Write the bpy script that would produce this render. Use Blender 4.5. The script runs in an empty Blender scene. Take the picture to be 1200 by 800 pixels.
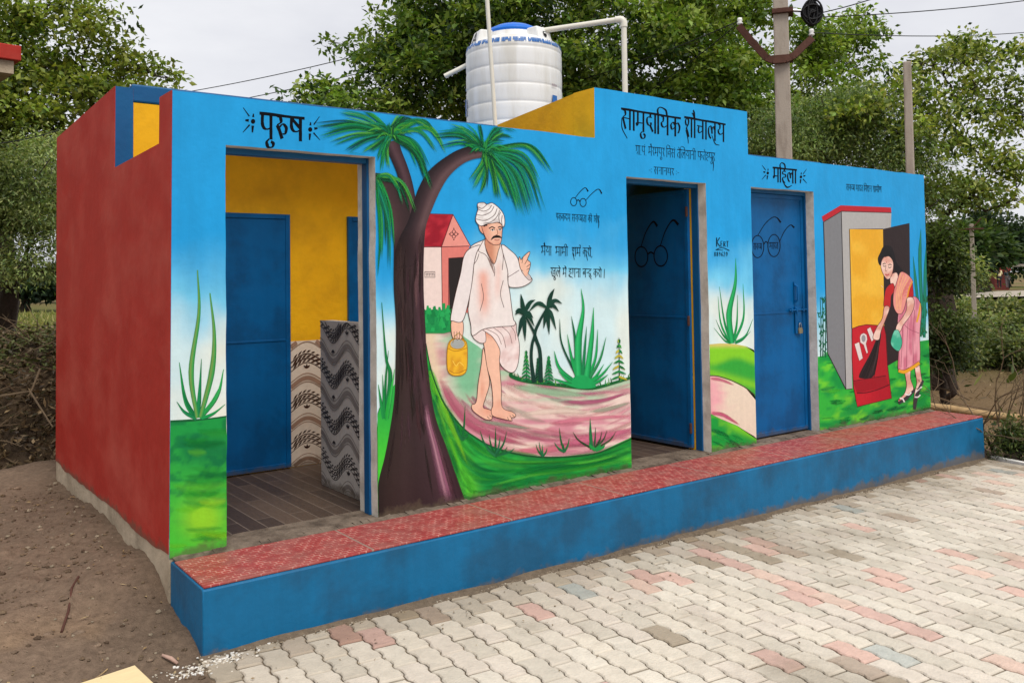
import bpy, bmesh, math, random
import numpy as np
from mathutils import Vector, Matrix
from mathutils.geometry import delaunay_2d_cdt

random.seed(7)
rng = np.random.default_rng(7)
scene = bpy.context.scene
COL = scene.collection

# ------------------------------------------------------------------ camera
CAM = np.array([-1.2694, -4.6685, 1.4023])
YAW, PITCH, ROLL, FPX, PPX, PPY = .6412, .0337, -.0139, 1028.87, 600.0, 290.57
_F = np.array([math.sin(YAW)*math.cos(PITCH), math.cos(YAW)*math.cos(PITCH), math.sin(PITCH)])
_R = np.array([math.cos(YAW), -math.sin(YAW), 0.0])
_U = np.cross(_R, _F)
_R2 = _R*math.cos(ROLL)+_U*math.sin(ROLL)
_U2 = -_R*math.sin(ROLL)+_U*math.cos(ROLL)
cam = bpy.data.cameras.new('camera')
cam_ob = bpy.data.objects.new('camera', cam)
COL.objects.link(cam_ob)
cam.sensor_width = 36.0
cam.lens = 36.0*FPX/1200.0
cam.shift_y = -(399.6-PPY)/1200.0
cam.clip_start = 0.05
cam.clip_end = 3000
cam_ob.matrix_world = Matrix(((_R2[0], _U2[0], -_F[0], CAM[0]), (_R2[1], _U2[1], -_F[1], CAM[1]),
                              (_R2[2], _U2[2], -_F[2], CAM[2]), (0, 0, 0, 1)))
scene.camera = cam_ob

# ------------------------------------------------------------------ world, sun, exposure
SUN_EL, SUN_AZ = math.radians(58), math.radians(189)      # azimuth clockwise from +Y: in front of the facade, a shade left
world = bpy.data.worlds.new('World')
scene.world = world
world.use_nodes = True
wn, wl = world.node_tree.nodes, world.node_tree.links
wn.clear()
w_out = wn.new('ShaderNodeOutputWorld')
w_bg = wn.new('ShaderNodeBackground')
w_bg.inputs['Strength'].default_value = 0.094
w_sky = wn.new('ShaderNodeTexSky')
w_sky.sky_type = 'NISHITA'
w_sky.sun_disc = False
w_sky.sun_elevation = SUN_EL
w_sky.sun_rotation = SUN_AZ
w_sky.air_density = 1.0
w_sky.dust_density = 3.0
# cloud cover: a pale grey layer with soft lighter and darker banks, nearly closed
w_tc = wn.new('ShaderNodeTexCoord')
w_mp = wn.new('ShaderNodeMapping')
w_mp.inputs['Scale'].default_value = (1.0, 1.0, 3.0)
w_ns = wn.new('ShaderNodeTexNoise')
w_ns.inputs['Scale'].default_value = 2.2
w_ns.inputs['Detail'].default_value = 6
w_ns.inputs['Roughness'].default_value = 0.55
w_rp = wn.new('ShaderNodeValToRGB')
w_rp.color_ramp.elements[0].position = 0.3
w_rp.color_ramp.elements[0].color = (4.75, 4.8, 5.2, 1)
w_rp.color_ramp.elements[1].position = 0.7
w_rp.color_ramp.elements[1].color = (6.6, 6.6, 6.75, 1)
w_mx = wn.new('ShaderNodeMixRGB')
w_mx.inputs['Fac'].default_value = 0.93
wl.new(w_tc.outputs['Generated'], w_mp.inputs['Vector'])
wl.new(w_mp.outputs['Vector'], w_ns.inputs['Vector'])
wl.new(w_ns.outputs['Fac'], w_rp.inputs['Fac'])
wl.new(w_sky.outputs['Color'], w_mx.inputs['Color1'])
wl.new(w_rp.outputs['Color'], w_mx.inputs['Color2'])
wl.new(w_mx.outputs['Color'], w_bg.inputs['Color'])
wl.new(w_bg.outputs['Background'], w_out.inputs['Surface'])

sun = bpy.data.lights.new('sun', 'SUN')
sun.energy = 1.5
sun.angle = math.radians(28)
sun.color = (1.0, 0.965, 0.91)
sun_ob = bpy.data.objects.new('sun', sun)
COL.objects.link(sun_ob)
sd = Vector((math.sin(SUN_AZ)*math.cos(SUN_EL), math.cos(SUN_AZ)*math.cos(SUN_EL), math.sin(SUN_EL)))
sun_ob.rotation_euler = sd.to_track_quat('Z', 'Y').to_euler()
sun_ob.location = (-3, -6, 12)

scene.view_settings.view_transform = 'Standard'
scene.view_settings.look = 'None'
scene.view_settings.exposure = 0.66
scene.view_settings.gamma = 1.0
scene.view_settings.use_curve_mapping = False
scene.cycles.transparent_max_bounces = 96

# ------------------------------------------------------------------ helpers
def lin(c):
    """8-bit sRGB triple -> linear"""
    c = np.asarray(c, float)/255.0
    return np.where(c <= 0.04045, c/12.92, ((c+0.055)/1.055)**2.4)

def ray(u, v):
    return _F+_R2*(u-PPX)/FPX+_U2*(PPY-v)/FPX

def at_depth(u, v, s):
    """world point on the sight line of photo pixel (u,v), s metres in front of the camera"""
    return Vector(CAM+ray(u, v)*s)

def on_wall(u, v, y=0.0):
    """photo pixel -> (X,Z) on the vertical plane Y=y (used to take measurements of the flat mural)"""
    d = ray(u, v)
    p = CAM+d*((y-CAM[1])/d[1])
    return p[0], p[2]

def to_px(X, Y, Z):
    d = np.stack([np.asarray(X)-CAM[0], np.asarray(Y)-CAM[1]+0*np.asarray(X), np.asarray(Z)-CAM[2]], -1)
    z = d@_F
    return PPX+FPX*(d@_R2)/z, PPY-FPX*(d@_U2)/z

def tag(o, label=None, cat=None, group=None, kind=None):
    if label: o['label'] = label
    if cat: o['category'] = cat
    if group: o['group'] = group
    if kind: o['kind'] = kind
    return o

def empty(name, loc=(0, 0, 0), rz=0.0):
    o = bpy.data.objects.new(name, None)
    o.empty_display_size = 0.2
    o.location = loc
    o.rotation_euler.z = rz
    COL.objects.link(o)
    return o

class MB:
    """collects vertices and faces (with a material slot and a colour per vertex) into ONE mesh"""
    def __init__(self):
        self.v, self.f, self.m, self.c = [], [], [], []
        self.mi = 0
        self.col = (1, 1, 1)
    def add(self, verts, faces, col=None):
        b = len(self.v)
        self.v += [tuple(p) for p in verts]
        self.c += [tuple(col if col is not None else self.col)]*len(verts)
        self.f += [tuple(b+i for i in f) for f in faces]
        self.m += [self.mi]*len(faces)
        return self
    def box(self, lo, hi, col=None):
        x0, y0, z0 = lo; x1, y1, z1 = hi
        return self.add([(x0, y0, z0), (x1, y0, z0), (x1, y1, z0), (x0, y1, z0),
                         (x0, y0, z1), (x1, y0, z1), (x1, y1, z1), (x0, y1, z1)],
                        [(0, 3, 2, 1), (4, 5, 6, 7), (0, 1, 5, 4), (1, 2, 6, 5), (2, 3, 7, 6), (3, 0, 4, 7)], col)
    def prism(self, pts, axis, a, b, col=None):
        """polygon pts (2-D) extruded along axis from a to b"""
        n = len(pts)
        def P(p, t):
            if axis == 'x': return (t, p[0], p[1])
            if axis == 'y': return (p[0], t, p[1])
            return (p[0], p[1], t)
        vs = [P(p, a) for p in pts]+[P(p, b) for p in pts]
        fs = [tuple(range(n)), tuple(range(2*n-1, n-1, -1))]
        fs += [(i, i+n, (i+1) % n+n, (i+1) % n) for i in range(n)]
        return self.add(vs, fs, col)
    def tube(self, pts, rad, n=8, col=None, cap=True):
        pts = [Vector(p) for p in pts]
        k = len(pts)
        if not hasattr(rad, '__len__'): rad = [rad]*k
        b = []
        up = None
        for i, p in enumerate(pts):
            d = (pts[min(i+1, k-1)]-pts[max(i-1, 0)])
            d = d.normalized() if d.length > 1e-9 else Vector((0, 0, 1))
            if up is None:
                up = d.orthogonal().normalized()
            else:
                up = (up-d*up.dot(d))
                up = up.normalized() if up.length > 1e-6 else d.orthogonal().normalized()
            s = d.cross(up)
            for j in range(n):
                a = 2*math.pi*j/n
                b.append(p+(up*math.cos(a)+s*math.sin(a))*rad[i])
        fs = [(i*n+j, i*n+(j+1) % n, (i+1)*n+(j+1) % n, (i+1)*n+j) for i in range(k-1) for j in range(n)]
        if cap:
            fs += [tuple(range(n-1, -1, -1)), tuple((k-1)*n+j for j in range(n))]
        return self.add(b, fs, col)
    def lathe(self, prof, c=(0, 0, 0), n=48, col=None):
        vs = [(c[0]+r*math.cos(2*math.pi*j/n), c[1]+r*math.sin(2*math.pi*j/n), c[2]+z) for r, z in prof for j in range(n)]
        k = len(prof)
        fs = [(i*n+j, i*n+(j+1) % n, (i+1)*n+(j+1) % n, (i+1)*n+j) for i in range(k-1) for j in range(n)]
        return self.add(vs, fs, col)
    def blob(self, c, r, n=10, m=7, jit=0.0, col=None):
        vs, fs = [], []
        r = r if hasattr(r, '__len__') else (r, r, r)
        for i in range(m+1):
            t = math.pi*i/m
            for j in range(n):
                a = 2*math.pi*j/n
                q = 1+random.uniform(-jit, jit)
                vs.append((c[0]+r[0]*q*math.sin(t)*math.cos(a), c[1]+r[1]*q*math.sin(t)*math.sin(a), c[2]+r[2]*q*math.cos(t)))
        fs = [(i*n+j, (i+1)*n+j, (i+1)*n+(j+1) % n, i*n+(j+1) % n) for i in range(m) for j in range(n)]
        return self.add(vs, fs, col)
    def build(self, name, mats, parent=None, smooth=False, bevel=0.0, colors=False, sharp=None):
        me = bpy.data.meshes.new(name)
        me.from_pydata(self.v, [], self.f)
        for m in (mats if isinstance(mats, (list, tuple)) else [mats]):
            me.materials.append(m)
        if any(self.m):
            me.polygons.foreach_set('material_index', self.m)
        if colors:
            at = me.color_attributes.new('Col', 'FLOAT_COLOR', 'POINT')
            a = np.ones((len(self.v), 4), np.float32)
            a[:] = np.array([tuple(q)+(1.0,)*(4-len(q)) for q in self.c], np.float32)
            at.data.foreach_set('color', a.ravel())
        if smooth:
            me.polygons.foreach_set('use_smooth', [True]*len(me.polygons))
            if sharp: me.set_sharp_from_angle(angle=math.radians(sharp))
        me.validate()
        me.update()
        o = bpy.data.objects.new(name, me)
        COL.objects.link(o)
        if parent is not None: o.parent = parent
        if bevel:
            b = o.modifiers.new('bevel', 'BEVEL')
            b.width = bevel; b.segments = 2; b.limit_method = 'ANGLE'; b.angle_limit = math.radians(50)
        return o

# ------------------------------------------------------------------ materials
def material(name, base, rough=0.7, var=0.12, scale=6.0, bump=0.15, bscale=60.0, spec=0.3, tint=None, tint_amt=0.0, tscale=1.5,
             stretch=(1, 1, 1), metal=0.0, vcol=False, dist=0.01, lo=0.45, hi=0.62, alpha=False):
    """worn, uneven surface: base colour broken up by two noises, an optional stain colour, a fine bump"""
    m = bpy.data.materials.new(name)
    m.use_nodes = True
    N, L = m.node_tree.nodes, m.node_tree.links
    bs = N['Principled BSDF']
    bs.inputs['Roughness'].default_value = rough
    bs.inputs['Metallic'].default_value = metal
    bs.inputs['Specular IOR Level'].default_value = spec
    tc = N.new('ShaderNodeTexCoord')
    mp = N.new('ShaderNodeMapping')
    mp.inputs['Scale'].default_value = stretch
    L.new(tc.outputs['Object'], mp.inputs['Vector'])
    n1 = N.new('ShaderNodeTexNoise')
    n1.inputs['Scale'].default_value = scale
    n1.inputs['Detail'].default_value = 8
    n1.inputs['Roughness'].default_value = 0.65
    L.new(mp.outputs['Vector'], n1.inputs['Vector'])
    mr = N.new('ShaderNodeMapRange')
    mr.inputs['From Min'].default_value = 0.25
    mr.inputs['From Max'].default_value = 0.75
    mr.inputs['To Min'].default_value = 1-var
    mr.inputs['To Max'].default_value = 1+var
    L.new(n1.outputs['Fac'], mr.inputs['Value'])
    mul = N.new('ShaderNodeVectorMath'); mul.operation = 'SCALE'
    if vcol:
        a = N.new('ShaderNodeAttribute'); a.attribute_name = 'Col'
        src = a.outputs['Color']
        if alpha: L.new(a.outputs['Alpha'], bs.inputs['Alpha'])
    else:
        a = N.new('ShaderNodeRGB'); a.outputs[0].default_value = (*lin(base), 1)
        src = a.outputs[0]
    if tint is not None:
        n2 = N.new('ShaderNodeTexNoise')
        n2.inputs['Scale'].default_value = tscale
        n2.inputs['Detail'].default_value = 7
        n2.inputs['Roughness'].default_value = 0.6
        L.new(mp.outputs['Vector'], n2.inputs['Vector'])
        r2 = N.new('ShaderNodeMapRange')
        r2.inputs['From Min'].default_value = lo
        r2.inputs['From Max'].default_value = hi
        r2.inputs['To Max'].default_value = tint_amt
        L.new(n2.outputs['Fac'], r2.inputs['Value'])
        mx = N.new('ShaderNodeMixRGB')
        mx.inputs['Color2'].default_value = (*lin(tint), 1)
        L.new(r2.outputs['Result'], mx.inputs['Fac'])
        L.new(src, mx.inputs['Color1'])
        src = mx.outputs['Color']
    L.new(src, mul.inputs[0])
    L.new(mr.outputs['Result'], mul.inputs['Scale'])
    L.new(mul.outputs['Vector'], bs.inputs['Base Color'])
    if bump:
        n3 = N.new('ShaderNodeTexNoise')
        n3.inputs['Scale'].default_value = bscale
        n3.inputs['Detail'].default_value = 6
        L.new(tc.outputs['Object'], n3.inputs['Vector'])
        bp = N.new('ShaderNodeBump')
        bp.inputs['Strength'].default_value = bump
        bp.inputs['Distance'].default_value = dist
        L.new(n3.outputs['Fac'], bp.inputs['Height'])
        L.new(bp.outputs['Normal'], bs.inputs['Normal'])
    m['_src'] = 1
    return m

M = {}
M['mural'] = material('mural_paint', (255, 255, 255), rough=0.5, var=0.10, scale=6, bump=0.11, bscale=22, vcol=True, stretch=(1, 1, .5), spec=0.2)
M['stroke'] = material('brushed_paint', (255, 255, 255), rough=0.5, var=0.07, scale=30, bump=0.08, bscale=40, vcol=True, spec=0.2, alpha=True)
def weather(m, dirt=(96, 82, 66), top=.12, amt=.65, streak=.10, z0=0.0):
    """mud splashed along the foot of the wall and thin rain streaks down it"""
    N, L = m.node_tree.nodes, m.node_tree.links
    bs = N['Principled BSDF']
    src = bs.inputs['Base Color'].links[0].from_socket
    tc = N.new('ShaderNodeTexCoord'); sx = N.new('ShaderNodeSeparateXYZ')
    L.new(tc.outputs['Object'], sx.inputs['Vector'])
    n = N.new('ShaderNodeTexNoise'); n.inputs['Scale'].default_value = 9; n.inputs['Detail'].default_value = 9; n.inputs['Roughness'].default_value = .7
    L.new(tc.outputs['Object'], n.inputs['Vector'])
    h = N.new('ShaderNodeMapRange'); h.inputs['From Min'].default_value = z0; h.inputs['From Max'].default_value = z0+top; h.inputs['To Min'].default_value = .34; h.inputs['To Max'].default_value = -.25
    L.new(sx.outputs['Z'], h.inputs['Value'])
    a = N.new('ShaderNodeMath'); a.operation = 'ADD'; L.new(n.outputs['Fac'], a.inputs[0]); L.new(h.outputs['Result'], a.inputs[1])
    r = N.new('ShaderNodeMapRange'); r.inputs['From Min'].default_value = .58; r.inputs['From Max'].default_value = .78; r.inputs['To Max'].default_value = amt
    L.new(a.outputs[0], r.inputs['Value'])
    mx = N.new('ShaderNodeMixRGB'); mx.inputs['Color2'].default_value = (*lin(dirt), 1)
    L.new(r.outputs['Result'], mx.inputs['Fac']); L.new(src, mx.inputs['Color1'])
    mp = N.new('ShaderNodeMapping'); mp.inputs['Scale'].default_value = (22, 22, .7); L.new(tc.outputs['Object'], mp.inputs['Vector'])
    s = N.new('ShaderNodeTexNoise'); s.inputs['Scale'].default_value = 1; s.inputs['Detail'].default_value = 6; L.new(mp.outputs['Vector'], s.inputs['Vector'])
    sr = N.new('ShaderNodeMapRange'); sr.inputs['From Min'].default_value = .3; sr.inputs['From Max'].default_value = .7; sr.inputs['To Min'].default_value = 1-streak; sr.inputs['To Max'].default_value = 1+streak*.5
    L.new(s.outputs['Fac'], sr.inputs['Value'])
    sc = N.new('ShaderNodeVectorMath'); sc.operation = 'SCALE'; L.new(mx.outputs['Color'], sc.inputs[0]); L.new(sr.outputs['Result'], sc.inputs['Scale'])
    L.new(sc.outputs['Vector'], bs.inputs['Base Color'])
    b2 = [q for q in N if q.type == 'BUMP']
    if b2:      # trowel marks, wider than the fine grain
        t = N.new('ShaderNodeTexNoise'); t.inputs['Scale'].default_value = 5.5; t.inputs['Detail'].default_value = 5; L.new(tc.outputs['Object'], t.inputs['Vector'])
        b = N.new('ShaderNodeBump'); b.inputs['Strength'].default_value = .13; b.inputs['Distance'].default_value = .03
        L.new(t.outputs['Fac'], b.inputs['Height']); L.new(b2[0].outputs['Normal'], b.inputs['Normal']); L.new(b.outputs['Normal'], bs.inputs['Normal'])
M['black_paint'] = material('black_lettering_paint', (8, 8, 14), rough=0.6, spec=.1, var=0.3, scale=30, bump=0.1)
M['red_wall'] = material('red_painted_plaster', (172, 46, 36), rough=0.66, var=0.10, scale=3.5, tint=(188, 92, 78), tint_amt=0.6, tscale=1.8,
                         stretch=(1, .75, 1.25), bump=0.3, bscale=14, lo=.44, hi=.76, spec=.2)
for q in ('mural', 'stroke', 'red_wall'): weather(M[q], streak=.03 if q == 'red_wall' else .035)
M['plaster'] = material('bare_cement_plaster', (186, 170, 146), rough=0.9, var=0.2, scale=9, tint=(120, 104, 84), tint_amt=0.6, bump=0.5, bscale=40)
M['grey_plaster'] = material('grey_cement_reveal', (226, 220, 208), rough=0.85, var=0.12, scale=9, tint=(150, 140, 126), tint_amt=0.45, tscale=5, bump=0.3, bscale=60)
M['yellow_wall'] = material('yellow_limewash', (238, 178, 14), rough=0.7, var=0.1, scale=5, tint=(190, 136, 20), tint_amt=0.45, tscale=2.2, bump=0.3, bscale=24)
M['blue_trim'] = material('dull_blue_paint', (8, 90, 142), rough=0.5, var=0.12, scale=6, tint=(14, 70, 118), tint_amt=0.5, tscale=3, bump=0.25, bscale=24)
M['blue_plinth'] = material('plinth_blue_enamel', (6, 102, 148), rough=0.5, var=0.1, scale=5, tint=(24, 76, 108), tint_amt=0.65, tscale=2.4, bump=0.4, bscale=16, spec=.3)
M['blue_door'] = material('door_blue_enamel', (0, 92, 152), rough=0.45, var=0.1, scale=4, tint=(4, 66, 112), tint_amt=0.65, tscale=2.6, bump=0.14, bscale=14, spec=.22)
weather(M['blue_plinth'], (104, 92, 78), .13, .75, .06, -.37)
weather(M['blue_door'], (84, 74, 62), .10, .6, .05, 0.0)
M['sky_blue'] = material('sky_blue_paint', (22, 144, 214), rough=0.5, var=0.08, scale=6, bump=0.22, bscale=22)
M['roof'] = material('roof_screed', (150, 142, 130), rough=0.9, var=0.2, scale=4, bump=0.4)
M['dark_in'] = material('unlit_plaster', (80, 80, 84), rough=0.9, var=0.1)
M['steel'] = material('galvanised_steel', (150, 150, 150), rough=0.4, metal=0.8, var=0.1, bump=0)
M['brass'] = material('dull_brass', (150, 140, 112), rough=0.45, metal=0.6, var=0.1, bump=0)
M['rust'] = material('rusty_iron', (84, 54, 44), rough=0.85, var=0.3, scale=12, bump=0.4)
M['concrete'] = material('pole_concrete', (172, 160, 146), rough=0.9, var=0.12, scale=3, tint=(128, 116, 104), tint_amt=.6, tscale=3, stretch=(3, 3, .6), bump=0.4)
M['black'] = material('black_rubber', (18, 18, 20), rough=0.6, var=0.2, bump=0.2)
M['tank_white'] = material('white_tank_plastic', (236, 236, 234), rough=0.38, var=0.03, scale=4, tint=(198, 192, 176), tint_amt=.5, tscale=2.5, stretch=(2, 2, .35), bump=0.05, spec=.4)
M['tank_blue'] = material('blue_tank_plastic', (22, 108, 210), rough=0.35, var=0.06, bump=0.05, spec=.4)
M['pvc'] = material('white_pvc', (226, 222, 208), rough=0.4, var=0.06, scale=8, bump=0.03, spec=.4)
M['bark'] = material('bark', (60, 50, 42), rough=0.95, var=0.35, scale=7, stretch=(2, 2, .5), bump=0.8, bscale=26, dist=.03)
M['twig'] = material('dry_twig', (104, 88, 68), rough=0.95, var=0.3, scale=8, bump=0)
M['log'] = material('weathered_bamboo', (166, 138, 98), rough=0.8, var=0.25, scale=9, bump=0.3)
M['wood_pale'] = material('pale_plywood', (232, 208, 160), rough=0.7, var=0.08, scale=8, stretch=(1, 6, 1), bump=0.1)
M['white_chalk'] = material('white_lime', (232, 228, 220), rough=0.9, var=0.1, scale=30, bump=0.4)
# ================================================================== ground, paving
def fbm(x, y, seed=0, octaves=4, f=1.0):
    """cheap smooth value noise, about -1..1"""
    r = np.random.default_rng(seed)
    x = np.asarray(x, float); y = np.asarray(y, float)
    out = np.zeros(np.broadcast(x, y).shape); a = 1.0; tot = 0
    for _ in range(octaves):
        g = r.random((64, 64))*2-1
        ox, oy = r.random(2)*64
        u, v = x*f+ox, y*f+oy
        i, j = np.floor(u).astype(int), np.floor(v).astype(int)
        fu, fv = u-i, v-j
        fu = fu*fu*(3-2*fu); fv = fv*fv*(3-2*fv)
        i0, j0, i1, j1 = i % 64, j % 64, (i+1) % 64, (j+1) % 64
        out = out+a*((g[i0, j0]*(1-fu)+g[i1, j0]*fu)*(1-fv)+(g[i0, j1]*(1-fu)+g[i1, j1]*fu)*fv)
        tot += a; a *= .5; f *= 2.03
    return out/tot*1.4

def sst(a, b, x):
    t = np.clip((np.asarray(x, float)-a)/(b-a), 0, 1)
    return t*t*(3-2*t)

def pave_z(x, y=0):
    return -.323-.0125*np.asarray(x, float)

def ground_z(x, y):
    x = np.asarray(x, float); y = np.asarray(y, float)
    left = -.33+.17*sst(-.75, .35, y)+.05*sst(.3, 4, y)-.05*sst(-.5, -3, x)
    left = left+.035*fbm(x, y, 3, 5, 1.1)+.022*fbm(x, y, 5, 4, 6.0)*sst(60, 10, np.abs(x)+np.abs(y))
    bank = np.exp(-(np.minimum(x, 0)/.38)**2)*sst(.0, .55, y)*sst(4.2, 3.2, y)
    left = left*(1-bank)+(-.085+.05*fbm(y, 2.0, 15, 3, 1.7)+.02*fbm(x, y, 16, 3, 5.0))*bank
    left = left+.012*fbm(x, y, 17, 3, 13.0)*sst(9, 4, np.abs(x)+np.abs(y))
    left = left+.05*np.exp(-((y+.2)/.35)**2)*np.exp(-((x+1.1)/.6)**2)
    right = -.50-.05*sst(8, 20, x)+.05*fbm(x, y, 9, 4, .8)
    t = sst(-.22, .04, x)*sst(-.40, -.53, y)
    g = left*(1-t)+(pave_z(x)-.012)*t
    t = sst(7.5, 7.9, x)
    g = g*(1-t)+right*t
    far = -.35+.25*fbm(x, y, 12, 3, .05)
    d = np.sqrt(x*x+y*y)
    k = sst(14, 60, d)
    g = g*(1-k)+far*k
    # under the paving the ground is the sand bed
    inside = (x > .10) & (x < 7.62) & (y < -.50) & (y > -9)
    g = np.where(inside, np.minimum(g, pave_z(x)-.0085), g)
    return g

def axis(dense, mid, lims):
    a, b, s = dense
    out = list(np.arange(a, b+1e-6, s))
    x = b; st = s
    while x < lims[1]:
        st = min(st*1.18, max(mid, (x-b)*.09)); x += st; out.append(x)
    x = a; st = s
    while x > lims[0]:
        st = min(st*1.18, max(mid, (a-x)*.09)); x -= st; out.insert(0, x)
    return np.array(out)

gx = axis((-2.6, .12, .028), .22, (-900, 1400))
gy = axis((-1.3, 3.6, .028), .22, (-300, 1500))
GX, GY = np.meshgrid(gx, gy, indexing='ij')
GZ = ground_z(GX, GY)
nx, ny = GX.shape
gc = np.zeros((nx, ny, 3))
dirt, dirt2 = lin((126, 107, 90)), lin((98, 83, 70))
n = fbm(GX, GY, 21, 5, .9)[..., None]
gc[:] = dirt*(.5+.5*np.clip(.5+n, 0, 1))+dirt2*(.5-.5*np.clip(.5+n, 0, 1))
sand = lin((112, 96, 80))
pale = (sst(.1, .5, fbm(GX, GY, 23, 4, 1.6))*sst(.3, -.2, GY)*sst(1, 0, np.abs(GX+.9)-.6))[..., None]
gc = gc*(1-.45*pale)+lin((150, 124, 96))*.45*pale
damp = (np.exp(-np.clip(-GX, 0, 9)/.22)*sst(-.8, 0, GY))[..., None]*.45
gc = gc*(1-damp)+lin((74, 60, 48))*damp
bed = ((GX > .0) & (GX < 7.6) & (GY < -.5))[..., None]
gc = np.where(bed, lin((132, 116, 96)), gc)
# scrubby field on the right and behind
fieldw = sst(7.6, 9, GX)[..., None]
plough = lin((96, 74, 58)); grass = lin((92, 96, 50)); straw = lin((136, 114, 82))
nn = fbm(GX, GY, 31, 4, .35)[..., None]
mixf = np.clip(.45+nn*.9, 0, 1)
field = plough*(1-mixf)+straw*mixf*.6+plough*mixf*.4
gc = gc*(1-fieldw)+field*fieldw
dist = np.sqrt((GX-CAM[0])**2+(GY-CAM[1])**2)
gw = (sst(13, 22, dist))[..., None]
nn2 = np.clip(.5+fbm(GX, GY, 33, 4, .12)[..., None], 0, 1)
gc = gc*(1-gw)+(grass*nn2+straw*.8*(1-nn2))*gw
mb = MB()
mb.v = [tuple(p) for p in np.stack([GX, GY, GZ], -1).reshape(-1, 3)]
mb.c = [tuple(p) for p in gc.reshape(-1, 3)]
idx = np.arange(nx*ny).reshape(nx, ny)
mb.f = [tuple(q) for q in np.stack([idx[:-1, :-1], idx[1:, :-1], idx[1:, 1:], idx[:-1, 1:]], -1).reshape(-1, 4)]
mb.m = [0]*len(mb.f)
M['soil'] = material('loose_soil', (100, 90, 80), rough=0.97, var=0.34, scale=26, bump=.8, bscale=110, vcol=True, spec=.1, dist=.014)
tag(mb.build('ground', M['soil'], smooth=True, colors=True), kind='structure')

# ---- interlocking pavers
M['paver'] = material('cement_pavers', (200, 190, 170), rough=0.85, var=0.13, scale=16, tint=(132, 118, 98), tint_amt=.55, tscale=1.1,
                      bump=0.5, bscale=70, vcol=True, spec=.25, lo=.52, hi=.72)
PL, PW = .242, .121
ang = math.radians(5.2)
ds = np.array([-math.sin(ang), -math.cos(ang)])      # along a row, away from the building
dt = np.array([math.cos(ang), -math.sin(ang)])        # across rows
def wob(s):
    """the wavy long edge shared by two rows"""
    q = (s/(PL/2)) % 1.0
    return .012*(np.interp(q, [0, .16, .36, .64, .84, 1], [-1, -1, 1, 1, -1, -1]))*.5
mb = MB()
cream = [lin(c) for c in ((214, 203, 185), (210, 199, 182), (217, 207, 190), (203, 193, 176), (211, 199, 183))]
pink = [lin(c) for c in ((212, 178, 162), (206, 172, 158), (214, 186, 168))]
blueg = [lin(c) for c in ((184, 184, 174), (178, 180, 172))]
brownd = [lin(c) for c in ((176, 162, 142), (166, 152, 132), (182, 164, 146))]
org = np.array([3.05, -.50])
pr = random.Random(5)
for r in range(-34, 48):
    for k in range(-5, 36):
        s0 = k*PL+(PL/2 if r % 2 else 0)
        t0 = r*PW
        cen = org+ds*(s0+PL/2)+dt*(t0+PW/2)
        if cen[0] < .045+.03*math.sin(cen[1]*9) or cen[0] > 7.56 or cen[1] > -.46 or cen[1] < -7.2: continue
        g = .0030
        ss = s0+np.array([g, .08*PL, .18*PL, .32*PL, .42*PL, .58*PL, .68*PL, .82*PL, .92*PL, PL-g])
        lo = [(s, t0+g+wob(s)) for s in ss]
        hi = [(s, t0+PW-g+wob(s)) for s in ss[::-1]]
        ring = np.array(lo+hi)
        c0 = ring.mean(0)
        jit = pr.uniform(-.0025, .0025)
        tx, ty = pr.uniform(-.012, .012), pr.uniform(-.012, .012)
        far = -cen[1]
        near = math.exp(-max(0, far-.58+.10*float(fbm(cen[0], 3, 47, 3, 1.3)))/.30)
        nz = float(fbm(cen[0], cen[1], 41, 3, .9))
        if abs(r) == 0 and pr.random() < .8: col = pr.choice(pink)
        else:
            q = pr.random()
            col = pr.choice(cream)
            if q < .07: col = pr.choice(pink)
            elif q < .09: col = pr.choice(blueg)
            elif q < .10+.16*max(0, nz): col = pr.choice(brownd)
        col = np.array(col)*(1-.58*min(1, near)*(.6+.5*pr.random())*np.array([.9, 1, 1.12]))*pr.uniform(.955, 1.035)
        def put(rg, z):
            out = []
            for s, t in rg:
                p = org+ds*s+dt*t
                out.append((p[0], p[1], float(pave_z(p[0]))+z+jit+tx*(s-c0[0])+ty*(t-c0[1])))
            return out
        inner = c0+(ring-c0)*np.array([(PL-.022)/PL, (PW-.017)/PW])
        m_ = len(ring)
        base = len(mb.v)
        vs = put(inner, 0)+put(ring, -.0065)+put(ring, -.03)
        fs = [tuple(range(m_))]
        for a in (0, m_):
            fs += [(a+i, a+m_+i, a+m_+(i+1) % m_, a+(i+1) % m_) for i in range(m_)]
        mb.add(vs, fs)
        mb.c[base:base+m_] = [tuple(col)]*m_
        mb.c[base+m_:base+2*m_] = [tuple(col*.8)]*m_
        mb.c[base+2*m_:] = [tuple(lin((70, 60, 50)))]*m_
tag(mb.build('paving', M['paver'], colors=True), kind='structure')
# painted edging of the paving on the right
mb = MB()
ed = [(7.70, -.50), (7.66, -.62), (7.60, -.85), (7.58, -1.3), (7.60, -2.2), (7.66, -3.6), (7.75, -7.4)]
for (a, b) in zip(ed[:-1], ed[1:]):
    z0, z1 = float(pave_z(a[0])), float(pave_z(b[0]))
    A = [(a[0]-.03, a[1], z0-.2), (a[0]+.03, a[1], z0-.2), (a[0]+.03, a[1], z0+.012), (a[0]-.03, a[1], z0+.012)]
    B = [(b[0]-.03, b[1], z1-.2), (b[0]+.03, b[1], z1-.2), (b[0]+.03, b[1], z1+.012), (b[0]-.03, b[1], z1+.012)]
    mb.add(A+B, [(0, 1, 5, 4), (1, 2, 6, 5), (2, 3, 7, 6), (3, 0, 4, 7), (3, 2, 1, 0), (4, 5, 6, 7)])
tag(mb.build('kerb', M['white_chalk']), kind='structure')

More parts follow.
